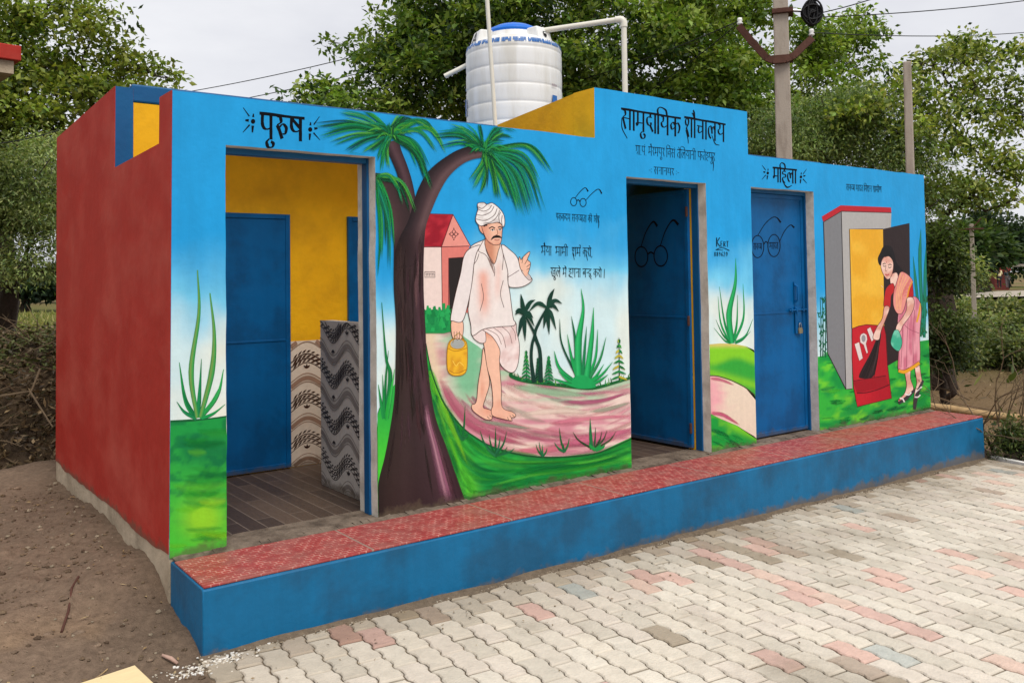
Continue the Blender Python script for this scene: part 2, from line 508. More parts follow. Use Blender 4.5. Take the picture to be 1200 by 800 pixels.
# ================================================================== the building
H = 2.40                       # parapet height above the deck
LEN = 7.507
T = .23                        # facade thickness
D1, D2, D3 = (.309, 1.203), (3.276, 4.155), (4.713, 5.594)
DT = 2.135
RX0, RX1, RH = 2.974, 4.69, 2.763
YM, YY, YB = 1.2, 1.7, 3.06    # roof edge, lobby back wall, rear wall
def warp(x, y, z):
    """the hand-built front-left corner leans a little"""
    k = np.clip(1-np.asarray(x, float)/.3, 0, 1)*np.clip(1-np.asarray(y, float)/3.06, 0, 1)
    return x+k*(.016+.018*np.clip(np.asarray(z, float), 0, 3)/H)
def warp_mb(mb):
    mb.v = [(float(warp(x, y, z)), y, z) for x, y, z in mb.v]
    return mb

block = empty('toilet_block')
tag(block, 'single storey toilet block with blue painted mural front, red side wall and blue plinth', 'building')

def in_open(X, Z):
    X = np.asarray(X); Z = np.asarray(Z)
    o = np.zeros(X.shape, bool)
    for a, b in (D1, D2, D3):
        o |= (X > a) & (X < b) & (Z < DT)
    return o
def on_facade(X, Z):
    X = np.asarray(X); Z = np.asarray(Z)
    top = np.where((X > RX0) & (X < RX1), RH, H)
    return (X > .02) & (X < LEN-.004) & (Z < top-.004) & (Z > .006) & ~in_open(X, Z)

def mixc(a, b, t):
    a = np.asarray(a, float); b = np.asarray(b, float)
    t = np.asarray(t)[..., None]
    return a*(1-t)+b*t

SKY, SKYL, PALE, CREAM = lin((30, 157, 222)), lin((112, 200, 236)), lin((206, 232, 236)), lin((232, 234, 220))
def sky_paint(X, Z):
    """the airbrushed sky of the mural: flat blue above, fading to near white towards the painted horizon"""
    u, v = to_px(X, np.zeros_like(X), Z)
    wv = v+26*fbm(X, Z*1.6, 51, 4, 1.3)+8*fbm(X*3, Z, 52, 3, 3)
    b0 = np.full(X.shape, 300.); b1 = np.full(X.shape, 430.)
    A = X < .4; B = (X >= .4) & (X < 1.75); C = (X >= 1.75) & (X < 3.4); D = (X >= 3.4) & (X < 4.9); E = X >= 4.9
    b0[A], b1[A] = 285, 420
    b0[B], b1[B] = 290, 400
    b0[C], b1[C] = 262, 365
    b0[D], b1[D] = 270, 375
    b0[E], b1[E] = 330, 425
    t = sst(0, 1, (wv-b0)/(b1-b0))
    c = np.where((t < .5)[..., None], mixc(SKY, SKYL, np.clip(t*2, 0, 1)), mixc(SKYL, PALE, np.clip(t*2-1, 0, 1)))
    wr = sst(.55, 1, t)*sst(.0, .6, fbm(X, Z, 55, 3, 2.2)+.25)*.6
    wr = wr+.55*sst(.5, .9, t)*(A*sst(.17, .30, X))
    c = mixc(c, CREAM, np.clip(wr, 0, 1))
    gb = np.full(X.shape, 528.); gb[A] = 500; gb[B] = 492; gb[D] = 418; gb[E] = 424
    c = mixc(c, lin((34, 158, 60)), sst(0, 8, v-gb))
    m = 1+.05*fbm(X*2, Z*.8, 57, 4, 3)
    # worn, dusty and slightly faded towards the bottom of the wall
    return c*m[..., None]

def ripple(X, Z): return 0.0*np.asarray(X, float)
def facade():
    xs = set(np.round(np.arange(0, LEN+.001, .022), 4)); zs = set(np.round(np.arange(0, RH, .022), 4))
    for q in (D1, D2, D3):
        xs |= set(q)
    xs |= {RX0, RX1, LEN, 0.0}; zs |= {0.0, DT, H, RH}
    def clean(s, keep):
        s = sorted(s); out = []
        for q in s:
            if q in keep or all(abs(q-k) > .007 for k in keep): out.append(q)
        return np.array(out)
    xs = clean(xs, {*D1, *D2, *D3, RX0, RX1, LEN, 0.0}); zs = clean(zs, {0.0, DT, H, RH})
    xc, zc = (xs[1:]+xs[:-1])/2, (zs[1:]+zs[:-1])/2
    XC, ZC = np.meshgrid(xc, zc, indexing='ij')
    keep = ~in_open(XC, ZC) & ((ZC < H) | ((XC > RX0) & (XC < RX1)))
    XX, ZZ = np.meshgrid(xs, zs, indexing='ij')
    col = sky_paint(XX, ZZ)
    mb = MB()
    nX, nZ = XX.shape
    wx = warp(XX, 0, ZZ)+.0035*fbm(XX, ZZ, 62, 4, 4.5)*(XX > .05)
    ZZ = ZZ+.0050*fbm(XX, ZZ*.3, 63, 4, 3.0)*(ZZ > .3)
    rip = ripple(XX, ZZ)          # trowelled plaster is never dead flat
    fr = np.stack([wx, rip, ZZ], -1).reshape(-1, 3)
    bk = np.stack([wx, np.full_like(XX, T), ZZ], -1).reshape(-1, 3)
    mb.v = [tuple(p) for p in fr]+[tuple(p) for p in bk]
    cc = [tuple(p) for p in col.reshape(-1, 3)]
    mb.c = cc+cc
    ID = np.arange(nX*nZ).reshape(nX, nZ); off = nX*nZ
    kp = np.pad(keep, 1)
    for i in range(nX-1):
        for j in range(nZ-1):
            if not keep[i, j]: continue
            a, b, c, d = ID[i, j], ID[i+1, j], ID[i+1, j+1], ID[i, j+1]
            mb.f.append((a, b, c, d)); mb.m.append(0)
            mb.f.append((a+off, d+off, c+off, b+off)); mb.m.append(1)
            for (p, q, ni, nj) in ((a, b, i, j-1), (b, c, i+1, j), (c, d, i, j+1), (d, a, i-1, j)):
                if not kp[ni+1, nj+1]:
                    mid = (XX.flat[p]+XX.flat[q])/2, (ZZ.flat[p]+ZZ.flat[q])/2
                    opening = any(x0-.01 < mid[0] < x1+.01 for x0, x1 in (D1, D2, D3)) and mid[1] < DT+.02
                    mb.f.append((p, p+off, q+off, q)); mb.m.append(2 if opening else (1 if (abs(mid[0]-RX0) < .01 and mid[1] > H) else 3))
    return mb.build('front_wall', [M['mural'], M['yellow_wall'], M['grey_plaster'], M['sky_blue']], block, colors=True)
front = facade()

# left side wall: stepped profile, red limewash, ragged lower edge over bare plaster
def ragged(y): return .012+.022*float(fbm(y, 1.0, 71, 5, 2.6))
prof = [(y, ragged(y)-.0) for y in np.linspace(.006, YB, 150)]
prof += [(YB, 2.565), (YM, 2.640), (YM, 2.125), (.225, 2.15), (.222, H), (0.006, H)]
mb = MB(); mb.prism([(y+.001, z) for y, z in prof], 'x', -.004, .115)
warp_mb(mb).build('side_wall', M['red_wall'], block)
mb = MB(); mb.box((-.0015, .004, -.75), (.110, YB-.004, .10))
warp_mb(mb).build('plaster_base', M['plaster'], block)
mb = MB(); mb.box((LEN-.115, T+.002, -.75), (LEN, YB, H-.01)); mb.build('side_wall', M['red_wall'], block)
mb = MB(); mb.box((.118, YB-.12, -.75), (LEN-.118, YB, 2.54)); mb.build('rear_wall', M['red_wall'], block)
# lobby back wall with its limewash, roof slab with blue edge
mb = MB()
seg = [(.118, 2.972)]
mb.box((.118, YY, -.1), (LEN-.118, YY+.11, 2.545))
mb.build('lobby_wall', M['yellow_wall'], block)
mb = MB(); mb.prism([(YM+.002, 2.552), (YM+.002, 2.668), (YB+.05, 2.60), (YB+.05, 2.49)], 'x', .118, LEN+.01)
mb.build('roof', [M['blue_trim']], block, bevel=.012)
mb = MB(); mb.box((.0, YM-.001, 2.13), (.114, YM+.004, 2.640))        # painted end of the side wall under the slab
warp_mb(mb).build('wall_end', M['blue_trim'], block)
mb = MB(); mb.box((.118, YM+.004, -.1), (.46, YY-.003, 2.548)); mb.build('corner_pier', M['yellow_wall'], block)
# raised centre: flanking parapets, and the low slabs over the middle and right lobbies
for x0, x1 in ((RX0, RX0+.115), (RX1-.115, RX1)):
    mb = MB(); mb.prism([(T+.002, -.05), (T+.002, RH-.004), (YM-.002, 2.672), (YM-.002, 2.545), (YY-.002, 2.545), (YY-.002, -.05)], 'x', x0+.003, x1-.003)
    mb.build('parapet', M['yellow_wall'] if x0 < 3.5 else M['blue_trim'], block)  # right one in dark blue: colour stands in for shade above the middle door
mb = MB(); mb.box((RX0+.118, T+.003, 2.30), (RX1-.118, YM-.003, 2.42)); mb.build('roof_slab', M['roof'], block)
mb = MB(); mb.box((RX1+.003, T+.003, 2.20), (LEN-.118, YM-.003, 2.32)); mb.build('roof_slab', M['roof'], block)
# wooden-plank tiled floor
def plank_material():
    m = material('wood_plank_tiles', (86, 72, 64), rough=0.5, var=0.22, scale=10, stretch=(6, 1, 1), bump=0.12, bscale=30, spec=.2)
    N, L = m.node_tree.nodes, m.node_tree.links
    tc = N.new('ShaderNodeTexCoord'); mp = N.new('ShaderNodeMapping')
    mp.inputs['Rotation'].default_value = (0, 0, math.pi/2)
    L.new(tc.outputs['Object'], mp.inputs['Vector'])
    b = N.new('ShaderNodeTexBrick')
    b.inputs['Scale'].default_value = 1
    b.inputs['Brick Width'].default_value = .9
    b.inputs['Row Height'].default_value = .105
    b.inputs['Mortar Size'].default_value = .0035
    b.inputs['Color1'].default_value = (*lin((96, 80, 68)), 1)
    b.inputs['Color2'].default_value = (*lin((66, 54, 48)), 1)
    b.inputs['Mortar'].default_value = (*lin((118, 104, 92)), 1)
    L.new(mp.outputs['Vector'], b.inputs['Vector'])
    for n in N:
        if n.type == 'RGB':
            for l in list(n.outputs[0].links):
                L.new(b.outputs['Color'], l.to_socket)
    return m
M['plank'] = plank_material()
mb = MB(); mb.box((.118, .02, -.10), (LEN-.118, YY-.002, -.004)); mb.build('floor', M['plank'], block)

# ---- plinth with red chequered tiles on top
plinth = MB(); px_ = np.linspace(.005, LEN, 190); rings = []
for x in px_:
    a, b, c = (.0042*float(fbm(x, q, 66, 4, 3.4)) for q in (1, 4, 8))
    rings.append([(x, -.0015, -.80), (x, -.522+c, -.80), (x, -.522+c*.7, -.30), (x, -.520+b, -.10), (x, -.522+a, -.024), (x, -.510+a, -.0115+b*.5), (x, -.40, -.0125), (x, -.0015, -.0125)])
m_ = len(rings[0])
plinth.v = [q for r_ in rings for q in r_]; plinth.c = [(1, 1, 1)]*len(plinth.v)
plinth.f = [(i*m_+j, i*m_+(j+1) % m_, (i+1)*m_+(j+1) % m_, (i+1)*m_+j) for i in range(len(rings)-1) for j in range(m_)]
plinth.f += [tuple(range(m_))[::-1], tuple((len(rings)-1)*m_+j for j in range(m_))]; plinth.m = [0]*len(plinth.f)
pl_ = warp_mb(plinth)
# a long face needs some unevenness: subdivide by hand along X
plinth_ob = pl_.build('plinth', M['blue_plinth'], block, smooth=True, sharp=38, bevel=.006)
def tile_material():
    m = material('red_chequered_tiles', (172, 62, 60), rough=0.55, var=0.14, scale=7, tint=(150, 108, 98), tint_amt=.4, tscale=5, bump=0.25, bscale=40)
    N, L = m.node_tree.nodes, m.node_tree.links
    bs = N['Principled BSDF']
    tc = N.new('ShaderNodeTexCoord')
    b = N.new('ShaderNodeTexBrick')
    b.inputs['Scale'].default_value = 1
    b.inputs['Brick Width'].default_value = .040
    b.inputs['Row Height'].default_value = .030
    b.inputs['Mortar Size'].default_value = .0036
    b.inputs['Mortar Smooth'].default_value = .3
    b.inputs['Color1'].default_value = (*lin((168, 68, 64)), 1)
    b.inputs['Color2'].default_value = (*lin((156, 62, 60)), 1)
    b.inputs['Mortar'].default_value = (*lin((196, 138, 126)), 1)
    L.new(tc.outputs['Object'], b.inputs['Vector'])
    # tile joints every 30 cm
    b2 = N.new('ShaderNodeTexBrick')
    b2.offset = 0
    b2.inputs['Scale'].default_value = 1
    b2.inputs['Brick Width'].default_value = .9
    b2.inputs['Row Height'].default_value = 3.0
    b2.inputs['Mortar Size'].default_value = .007
    L.new(tc.outputs['Object'], b2.inputs['Vector'])
    ns = N.new('ShaderNodeTexNoise'); ns.inputs['Scale'].default_value = 18; ns.inputs['Detail'].default_value = 4
    L.new(tc.outputs['Object'], ns.inputs['Vector'])
    # joints are only whitish where lime dust stayed in them
    mx0 = N.new('ShaderNodeMixRGB'); mx0.inputs['Color1'].default_value = (*lin((152, 62, 60)), 1)
    r = N.new('ShaderNodeMapRange'); r.inputs['From Min'].default_value = .42; r.inputs['From Max'].default_value = .6
    L.new(ns.outputs['Fac'], r.inputs['Value'])
    L.new(r.outputs['Result'], mx0.inputs['Fac']); L.new(b.outputs['Color'], mx0.inputs['Color2'])
    mx = N.new('ShaderNodeMixRGB'); mx.inputs['Color2'].default_value = (*lin((150, 124, 112)), 1)
    L.new(b2.outputs['Fac'], mx.inputs['Fac']); L.new(mx0.outputs['Color'], mx.inputs['Color1'])
    for n in N:
        if n.type == 'RGB':
            for l in list(n.outputs[0].links): L.new(mx.outputs['Color'], l.to_socket)
    return m
M['red_tile'] = tile_material()
mb = MB(); mb.box((.012, -.516, -.012), (LEN-.004, -.050, 0.0)); warp_mb(mb).build('deck_tiles', M['red_tile'], plinth_ob, bevel=.004)
M['dirty_cement'] = material('dirty_cement', (120, 106, 92), rough=.95, var=.3, scale=18, tint=(74, 62, 52), tint_amt=.8, tscale=6, bump=.6, bscale=60)
mb = MB()
xs = np.arange(.03, LEN-.02, .05)
for a, b in zip(xs[:-1], xs[1:]):
    d0, d1 = .006*random.random(), .006*random.random()
    mb.add([(a, -.062-d0, -.010), (b, -.062-d0, -.010), (b, .03, -.010), (a, .03, -.010),
            (a, -.058-d0, .0025), (b, -.058-d0, .0025), (b, .0, .012*random.random()+.004), (a, .0, .012*random.random()+.004)],
           [(4, 5, 6, 7), (0, 1, 5, 4)])
for q in (D1, D2, D3):
    mb.box((q[0]+.002, -.012, -.004), (q[1]-.002, T-.01, .0035))
mb.build('mortar_fillet', M['dirty_cement'], plinth_ob)
# ================================================================== painting tools (flat paint on real surfaces)
def cat(pts, n=8, closed=False):
    p = np.asarray(pts, float)
    if len(p) < 3 and not closed:
        t = np.linspace(0, 1, n+1)[:, None]
        return p[0]*(1-t)+p[-1]*t
    if closed: q = np.vstack([p[-1], p, p[0], p[1]])
    else: q = np.vstack([2*p[0]-p[1], p, 2*p[-1]-p[-2]])
    out = []
    for i in range(1, len(q)-2):
        a, b, c, d = q[i-1], q[i], q[i+1], q[i+2]
        t = np.linspace(0, 1, n, endpoint=False)[:, None]
        out.append(.5*((2*b)+(c-a)*t+(2*a-5*b+4*c-d)*t*t+(3*b-a-3*c+d)*t**3))
    out = np.vstack(out)
    return out if closed else np.vstack([out, q[-2]])

def inside_poly(px, py, poly):
    r = np.zeros(px.shape, bool)
    n = len(poly)
    for i in range(n):
        x0, y0 = poly[i]; x1, y1 = poly[(i+1) % n]
        c = ((y0 > py) != (y1 > py))
        with np.errstate(divide='ignore', invalid='ignore'):
            r ^= c & (px < (x1-x0)*(py-y0)/(y1-y0+1e-12)+x0)
    return r

PAINT_LAYER = [0.0006]
class Paint:
    """brush work on one surface; P(u, v, lift) gives the 3-D point of drawing position (u, v)"""
    def __init__(self, P, keep=None, lift=None):
        self.P, self.keep = P, keep
        self.alpha = None
        self.mb = MB()
        if lift is None:
            self.lift = PAINT_LAYER[0]
        else: self.lift = lift
        self.step = 1.2e-5
    def _emit(self, pts, cols, faces):
        self.lift += self.step
        pts = np.asarray(pts, float)
        w = self.P(pts[:, 0], pts[:, 1], self.lift)
        w = np.asarray(w)
        if self.keep is not None:
            faces = [f for f in faces if self.keep(*(w[list(f)].mean(0)))]
        if not faces: return
        b = len(self.mb.v)
        self.mb.v += [tuple(p) for p in w]
        self.mb.c += [tuple(c) for c in np.clip(np.asarray(cols, float), 0.0, 1)]
        self.mb.f += [tuple(b+i for i in f) for f in faces]
        self.mb.m += [0]*len(faces)
    def fill(self, pts, col, smooth=True, sp=None, n=6):
        o = cat(pts, n, True) if smooth else np.asarray(pts, float)
        fn = col if callable(col) else None
        V = [Vector((float(a), float(b))) for a, b in o]
        extra = []
        if fn is not None and sp:
            gx_, gy_ = np.meshgrid(np.arange(o[:, 0].min(), o[:, 0].max(), sp), np.arange(o[:, 1].min(), o[:, 1].max(), sp))
            gx_, gy_ = gx_.ravel(), gy_.ravel()
            k = inside_poly(gx_, gy_, o)
            extra = [Vector((float(a), float(b))) for a, b in zip(gx_[k], gy_[k])]
        n0 = len(V)
        r = delaunay_2d_cdt(V+extra, [], [list(range(n0))], 1, 1e-4)
        vs = np.array([(p.x, p.y) for p in r[0]])
        if fn is not None: cols = fn(vs[:, 0], vs[:, 1])
        else: cols = np.tile(lin(col), (len(vs), 1))
        self._emit(vs, cols, [tuple(f) for f in r[2]])
        return o
    def stroke(self, pts, w, col, n=8, across=None, smooth=True):
        """ribbon; w = width or list of widths along it; across = colours from one edge to the other"""
        p = cat(pts, n) if smooth else np.asarray(pts, float)
        k = len(p)
        w = np.interp(np.linspace(0, 1, k), np.linspace(0, 1, len(w)), w) if hasattr(w, '__len__') else np.full(k, float(w))
        d = np.gradient(p, axis=0)
        d /= (np.linalg.norm(d, axis=1)[:, None]+1e-9)
        nn = np.stack([-d[:, 1], d[:, 0]], 1)
        self.band(p-nn*w[:, None]/2, p+nn*w[:, None]/2, across if across is not None else [col, col])
    def band(self, A, B, across, smooth=False, n=8, fade=0):
        """surface between two edge curves, colours given across it"""
        if smooth: A, B = cat(A, n), cat(B, n)
        A, B = np.asarray(A, float), np.asarray(B, float)
        m = len(across); k = len(A)
        vs, cs = [], []
        ac = [lin(c) for c in across]
        for j in range(m):
            t = j/(m-1)
            vs.append(A*(1-t)+B*t); cs.append(np.concatenate([np.tile(ac[j], (k, 1)), (np.clip(np.arange(k)/fade, 0, 1) if fade else np.ones(k))[:, None]], 1))
        fs = [(j*k+i, j*k+i+1, (j+1)*k+i+1, (j+1)*k+i) for j in range(m-1) for i in range(k-1)]
        self._emit(np.vstack(vs), np.vstack(cs), fs)
    def soft(self, pts, w, col, a=.92, n=6, smooth=True, core=.45):
        """brush stroke that thins out at its edges and ends"""
        p = cat(pts, n) if smooth else np.asarray(pts, float)
        k = len(p); s = np.linspace(0, 1, k)
        w = np.interp(s, np.linspace(0, 1, len(w)), w) if hasattr(w, '__len__') else np.full(k, float(w))
        d = np.gradient(p, axis=0); d /= (np.linalg.norm(d, axis=1)[:, None]+1e-9)
        nn = np.stack([-d[:, 1], d[:, 0]], 1)*w[:, None]/2
        end = np.clip(np.minimum(s, 1-s)/.16, 0, 1)
        pos, al = (-1, -core, core, 1), (0, 1, 1, 0)
        c = lin(col)
        vs = np.vstack([p+nn*q for q in pos])
        cs = np.vstack([np.concatenate([np.tile(c, (k, 1)), (end*a*q)[:, None]], 1) for q in al])
        self._emit(vs, cs, [(j*k+i, j*k+i+1, (j+1)*k+i+1, (j+1)*k+i) for j in range(3) for i in range(k-1)])
    def outline(self, o, w=1.0, col=(50, 35, 32), closed=True):
        p = np.vstack([o, o[0]]) if closed else o
        self.stroke(p, w, col, smooth=False)
    def ell(self, c, rx, ry, col, n=20):
        t = np.linspace(0, 2*math.pi, n, endpoint=False)
        return self.fill(np.stack([c[0]+rx*np.cos(t), c[1]+ry*np.sin(t)], 1), col, smooth=False)
    def ring(self, c, rx, ry, w, col, n=28):
        t = np.linspace(0, 2*math.pi, n)
        self.stroke(np.stack([c[0]+rx*np.cos(t), c[1]+ry*np.sin(t)], 1), w, col, smooth=False)
    def build(self, name, parent, mat=None):
        PAINT_LAYER[0] = max(PAINT_LAYER[0], self.lift)
        return self.mb.build(name, mat or M['stroke'], parent, colors=True)

def wall_map(y0=0.0):
    def P(u, v, lift):
        d = _F[None]+_R2[None]*((np.asarray(u)-PPX)/FPX)[:, None]+_U2[None]*((PPY-np.asarray(v))/FPX)[:, None]
        t = (y0-CAM[1])/d[:, 1]
        p = CAM[None]+d*t[:, None]
        p[:, 1] = y0-lift
        return p
    return P
def panel_map(x0, x1):
    """the facade between two openings (paint above the door heads may run on), following the plaster's ripple"""
    Q = wall_map(0.0)
    def P(u, v, lift):
        p = Q(u, v, lift)
        low = p[:, 2] < DT+.004
        p[low, 0] = np.clip(p[low, 0], x0+.0008, x1-.0008)
        p[:, 2] = np.clip(p[:, 2], .003, np.where((p[:, 0] > RX0) & (p[:, 0] < RX1), RH, H)-.003)
        p[:, 1] = ripple(p[:, 0], p[:, 2])-lift
        if x0 == 0: p[:, 0] = np.maximum(p[:, 0], warp(0.0, 0.0, p[:, 2])+.0004)
        return p
    return P
MURAL = panel_map(0.0, LEN)
KEEP = lambda x, y, z: bool(on_facade(x, z))

# ================================================================== doors and door frames
def frame(D, name='door_frame', y0=.082, y1=.150, p=.012, w=.030):
    mb = MB()
    a, b = D
    mb.box((a-.01, y0, .004), (a+p, y1, DT-.001))
    mb.box((b-p, y0, .004), (b+.01, y1, DT-.001))
    mb.box((a+p+.001, y0, DT-p-.02), (b-p-.001, y1, DT+.01))
    return mb.build(name, M['blue_trim'], block, bevel=.003)
for D in (D1, D2, D3): frame(D)

def leaf_mesh(w, h, t=.030):
    """sheet-steel leaf in its own plane: x 0..w, y thickness, z 0..h; angle-iron border and a middle rail"""
    mb = MB()
    mb.box((.012, -.008, .012), (w-.012, .008, h-.012))
    b = .036
    mb.box((0, -t/2, 0), (b, t/2, h)); mb.box((w-b, -t/2, 0), (w, t/2, h))
    mb.box((b+.001, -t/2, 0), (w-b-.001, t/2, b)); mb.box((b+.001, -t/2, h-b), (w-b-.001, t/2, h))
    zm = h*.502
    mb.box((b+.001, -t/2+.003, zm-.008), (w-b-.001, t/2-.003, zm+.008))
    return mb

def leaf(w, h, loc, rz, name='door'):
    mb = leaf_mesh(w, h)
    o = mb.build(name, M['blue_door'], block, bevel=.0025)
    o.location = loc
    o.rotation_euler.z = rz
    return o

# closed right-hand door, with sliding bolt, hasp and pull
d3 = leaf(D3[1]-D3[0]-.03, DT-.052, (D3[0]+.015, .118, .018), 0)
mb = MB(); zb = 1.045
mb.tube([(.60, -.026, zb+.02), (.862, -.026, zb+.02)], .008, 10)
for x in (.63, .70, .80): mb.box((x-.008, -.036, zb+.004), (x+.008, -.0155, zb+.036))
mb.box((.690, -.0235, zb-.19), (.772, -.0155, zb+.05)); mb.box((.705, -.030, zb-.02), (.722, -.0238, zb+.002))
mb.box((.735, -.034, zb-.115), (.752, -.0240, zb-.085))
mb.build('bolt', M['blue_door'], d3, bevel=.0015)
mb = MB(); mb.tube([(.700, -.016, zb+.09), (.700, -.045, zb+.11), (.700, -.048, zb+.17), (.700, -.045, zb+.225), (.700, -.016, zb+.245)], .009, 8)
mb.box((.688, -.020, zb+.07), (.712, -.0155, zb+.27))
mb.build('handle', M['blue_door'], d3, smooth=True, sharp=40)
# padlock hanging from the hasp: body, shackle
pad = empty('padlock', (5.472, .086, .925))
tag(pad, 'small worn metal padlock hanging from the bolt of the closed blue door', 'padlock')
mb = MB(); mb.prism([(-.024, -.052), (.024, -.052), (.026, -.02), (.020, 0), (-.020, 0), (-.026, -.02)], 'y', -.009, .009)
mb.build('lock_body', M['brass'], pad, bevel=.003)
mb = MB(); mb.tube([(-.014, 0, -.004), (-.014, 0, .026), (-.009, 0, .038), (0, 0, .042), (.009, 0, .038), (.014, 0, .026), (.014, 0, -.004)], .0042, 8)
mb.build('shackle', M['steel'], pad, smooth=True)
# open middle door, swung into the lobby; yellow jamb behind it
d2 = leaf(D2[1]-D2[0]-.03, DT-.052, (D2[1]-.028, .165, .018), math.radians(91.5))
for z in (.16, 1.02, 1.90):
    mb = MB(); mb.tube([(.002, .022, z-.04), (.002, .022, z+.04)], .011, 8)
    mb.build('hinge', M['rust'], d2)
mb = MB(); mb.box((D2[1]-.011, .1515, .005), (D2[1]+.0005, T-.002, DT-.03)); mb.build('jamb_strip', M['yellow_wall'], block)
# left-hand door, swung right back behind the wall
leaf(D1[1]-D1[0]-.03, DT-.052, (D1[0]+.0, .262, .018), math.radians(92))
# white inner margin of the first opening
# inner doors of the left lobby
i1 = leaf(.90, 1.90, (.462, YY-.020, .006), 0)
mb = MB()
mb.tube([(.10, -.03, .93), (.22, -.03, .93)], .007, 8); mb.box((.09, -.022, .90), (.20, -.0155, .96))
mb.build('bolt', M['blue_door'], i1)
i2 = leaf(.80, 1.90, (1.845, YY-.020, .006), 0)
mb = MB(); mb.tube([(.10, -.03, .93), (.22, -.03, .93)], .007, 8); mb.build('bolt', M['blue_door'], i2)

# ---- patterned wall tiles: a wavy printed border repeated up the wall
def wave_tiles(name, P, x0, x1, h, base, brown, dark, period=.60, ph=0.0, rep=.305, keep=None, amp=.05):
    pt = Paint(P, keep, lift=.0042)
    pt.step = 2e-5
    pt.fill([(x0, 0), (x1, 0), (x1, h), (x0, h)], base, smooth=False)
    def wv(x): return amp*np.cos(2*math.pi*(x-ph)/period)
    xs = np.linspace(x0, x1, 40)
    k = -1
    while k*rep < h+.3:
        z = k*rep
        def line(dz, w, col):
            zz = z+dz+wv(xs)
            pts = np.stack([xs, zz], 1)
            ok = (zz > .004) & (zz < h-.004)
            run = []
            for i in range(len(xs)):
                if ok[i]: run.append(pts[i])
                if (not ok[i] or i == len(xs)-1) and run:
                    if len(run) > 1: pt.stroke(np.array(run), w, col, smooth=False)
                    run = []
        line(.00, .030, brown); line(.022, .004, base); line(-.028, .006, brown); line(.036, .006, brown)
        line(.150, .008, dark); line(.185, .008, dark); line(.118, .005, dark)
        q = x0
        while q < x1:
            for (dz, dx, L, wd) in ((.167, .010, .040, .016), (.134, -.008, .034, .014), (.205, .012, .034, .014)):
                zc = z+dz+float(wv(q))
                if .02 < zc < h-.02 and x0+.02 < q < x1-.02:
                    sl = -amp*2*math.pi/period*math.sin(2*math.pi*(q-ph)/period)
                    pt.stroke([(q-L/2, zc-L/2*sl-.010), (q, zc+.0), (q+L/2, zc+L/2*sl+.010)], [.002, wd, .002], dark, n=3)
            q += .036
        qc = ph-period*3
        while qc < x1:
            for sgn in (0, .5):
                fx = qc+sgn*period; fz = z+.075+float(wv(fx))
                if x0+.035 < fx < x1-.035 and .03 < fz < h-.03:
                    for a in (-50, 0, 50):
                        aa = math.radians(90+a if sgn == 0 else 270+a)
                        pt.stroke([(fx, fz), (fx+.018*math.cos(aa), fz+.018*math.sin(aa)), (fx+.034*math.cos(aa), fz+.034*math.sin(aa))], [.004, .015, .002], dark, n=3)
            qc += period
        k += 1
    return pt.build(name, block)
wave_tiles('wall_tiles', lambda u, v, l: np.stack([u, np.full_like(u, YY-.002)-l, v], 1), 1.372, 1.84, .945, (222, 206, 188), (158, 126, 106), (62, 38, 30), ph=1.50, period=.44)
wave_tiles('wall_tiles', lambda u, v, l: np.stack([u, np.full_like(u, YY-.002)-l, v], 1), .14, .455, .945, (222, 206, 188), (158, 126, 106), (62, 38, 30), ph=.3, period=.44)
# free-standing screen wall, tiled both faces
SX = 1.318
mb = MB(); mb.box((SX+.001, T+.005, -.003), (SX+.09, 1.035, 1.125)); mb.build('screen_wall', M['grey_plaster'], block)
wave_tiles('screen_tiles', lambda u, v, l: np.stack([np.full_like(u, SX)-l+.003, 1.035-u, v], 1), 0.0, .80, 1.128, (206, 200, 192), (146, 138, 132), (56, 50, 50), ph=.42, period=.42, amp=.055)
# ================================================================== the mural
PAINT_LAYER[0] = .0006
mr = random.Random(11)
def jit(c, a=14):
    k = mr.uniform(-a, a)
    return tuple(min(255, max(0, q+k+mr.uniform(-a*.4, a*.4))) for q in c)
def Zm(x0, y0, s):
    return lambda *pts: [(x0+a/s, y0+b/s) for a, b in pts]
PANELS = {'A': (.0, D1[0]), 'B': (D1[1], D2[0]), 'C': (D2[1], D3[0]), 'D': (D3[1], LEN)}
def mural(k='B'):
    q = Paint(panel_map(*PANELS[k])); q.lift += 5e-5; q.step = 1.2e-5
    return q

GREENS = [(14, 138, 62), (22, 158, 66), (8, 118, 58), (48, 178, 68), (80, 200, 62), (10, 104, 54)]
def flow_strokes(p, lo, hi, cols, n, w, s0=0.0, s1=1.0, lenr=(.12, .4), wj=(.5, 1.2)):
    lo, hi = cat(lo, 10), cat(hi, 10)
    def at(c, t):
        q = t*(len(c)-1); i = np.clip(q.astype(int), 0, len(c)-2); f = (q-i)[:, None]
        return c[i]*(1-f)+c[i+1]*f
    for _ in range(n):
        s = mr.uniform(s0, s1); L = mr.uniform(*lenr); t0 = mr.uniform(-.1, 1-L*.6)
        t = np.clip(np.linspace(t0, t0+L, 9), 0, 1)
        ds_ = np.linspace(0, mr.uniform(-.06, .06), 9)[:, None]
        q = at(lo, t)*(1-s-ds_)+at(hi, t)*(s+ds_)
        c = jit(mr.choice(cols), 10)
        ww = mr.uniform(*wj)*w
        p.soft(q, [.5*ww, 1.5*ww, 1.3*ww, .4*ww], c, a=mr.uniform(.22, .6), n=2, core=.2)

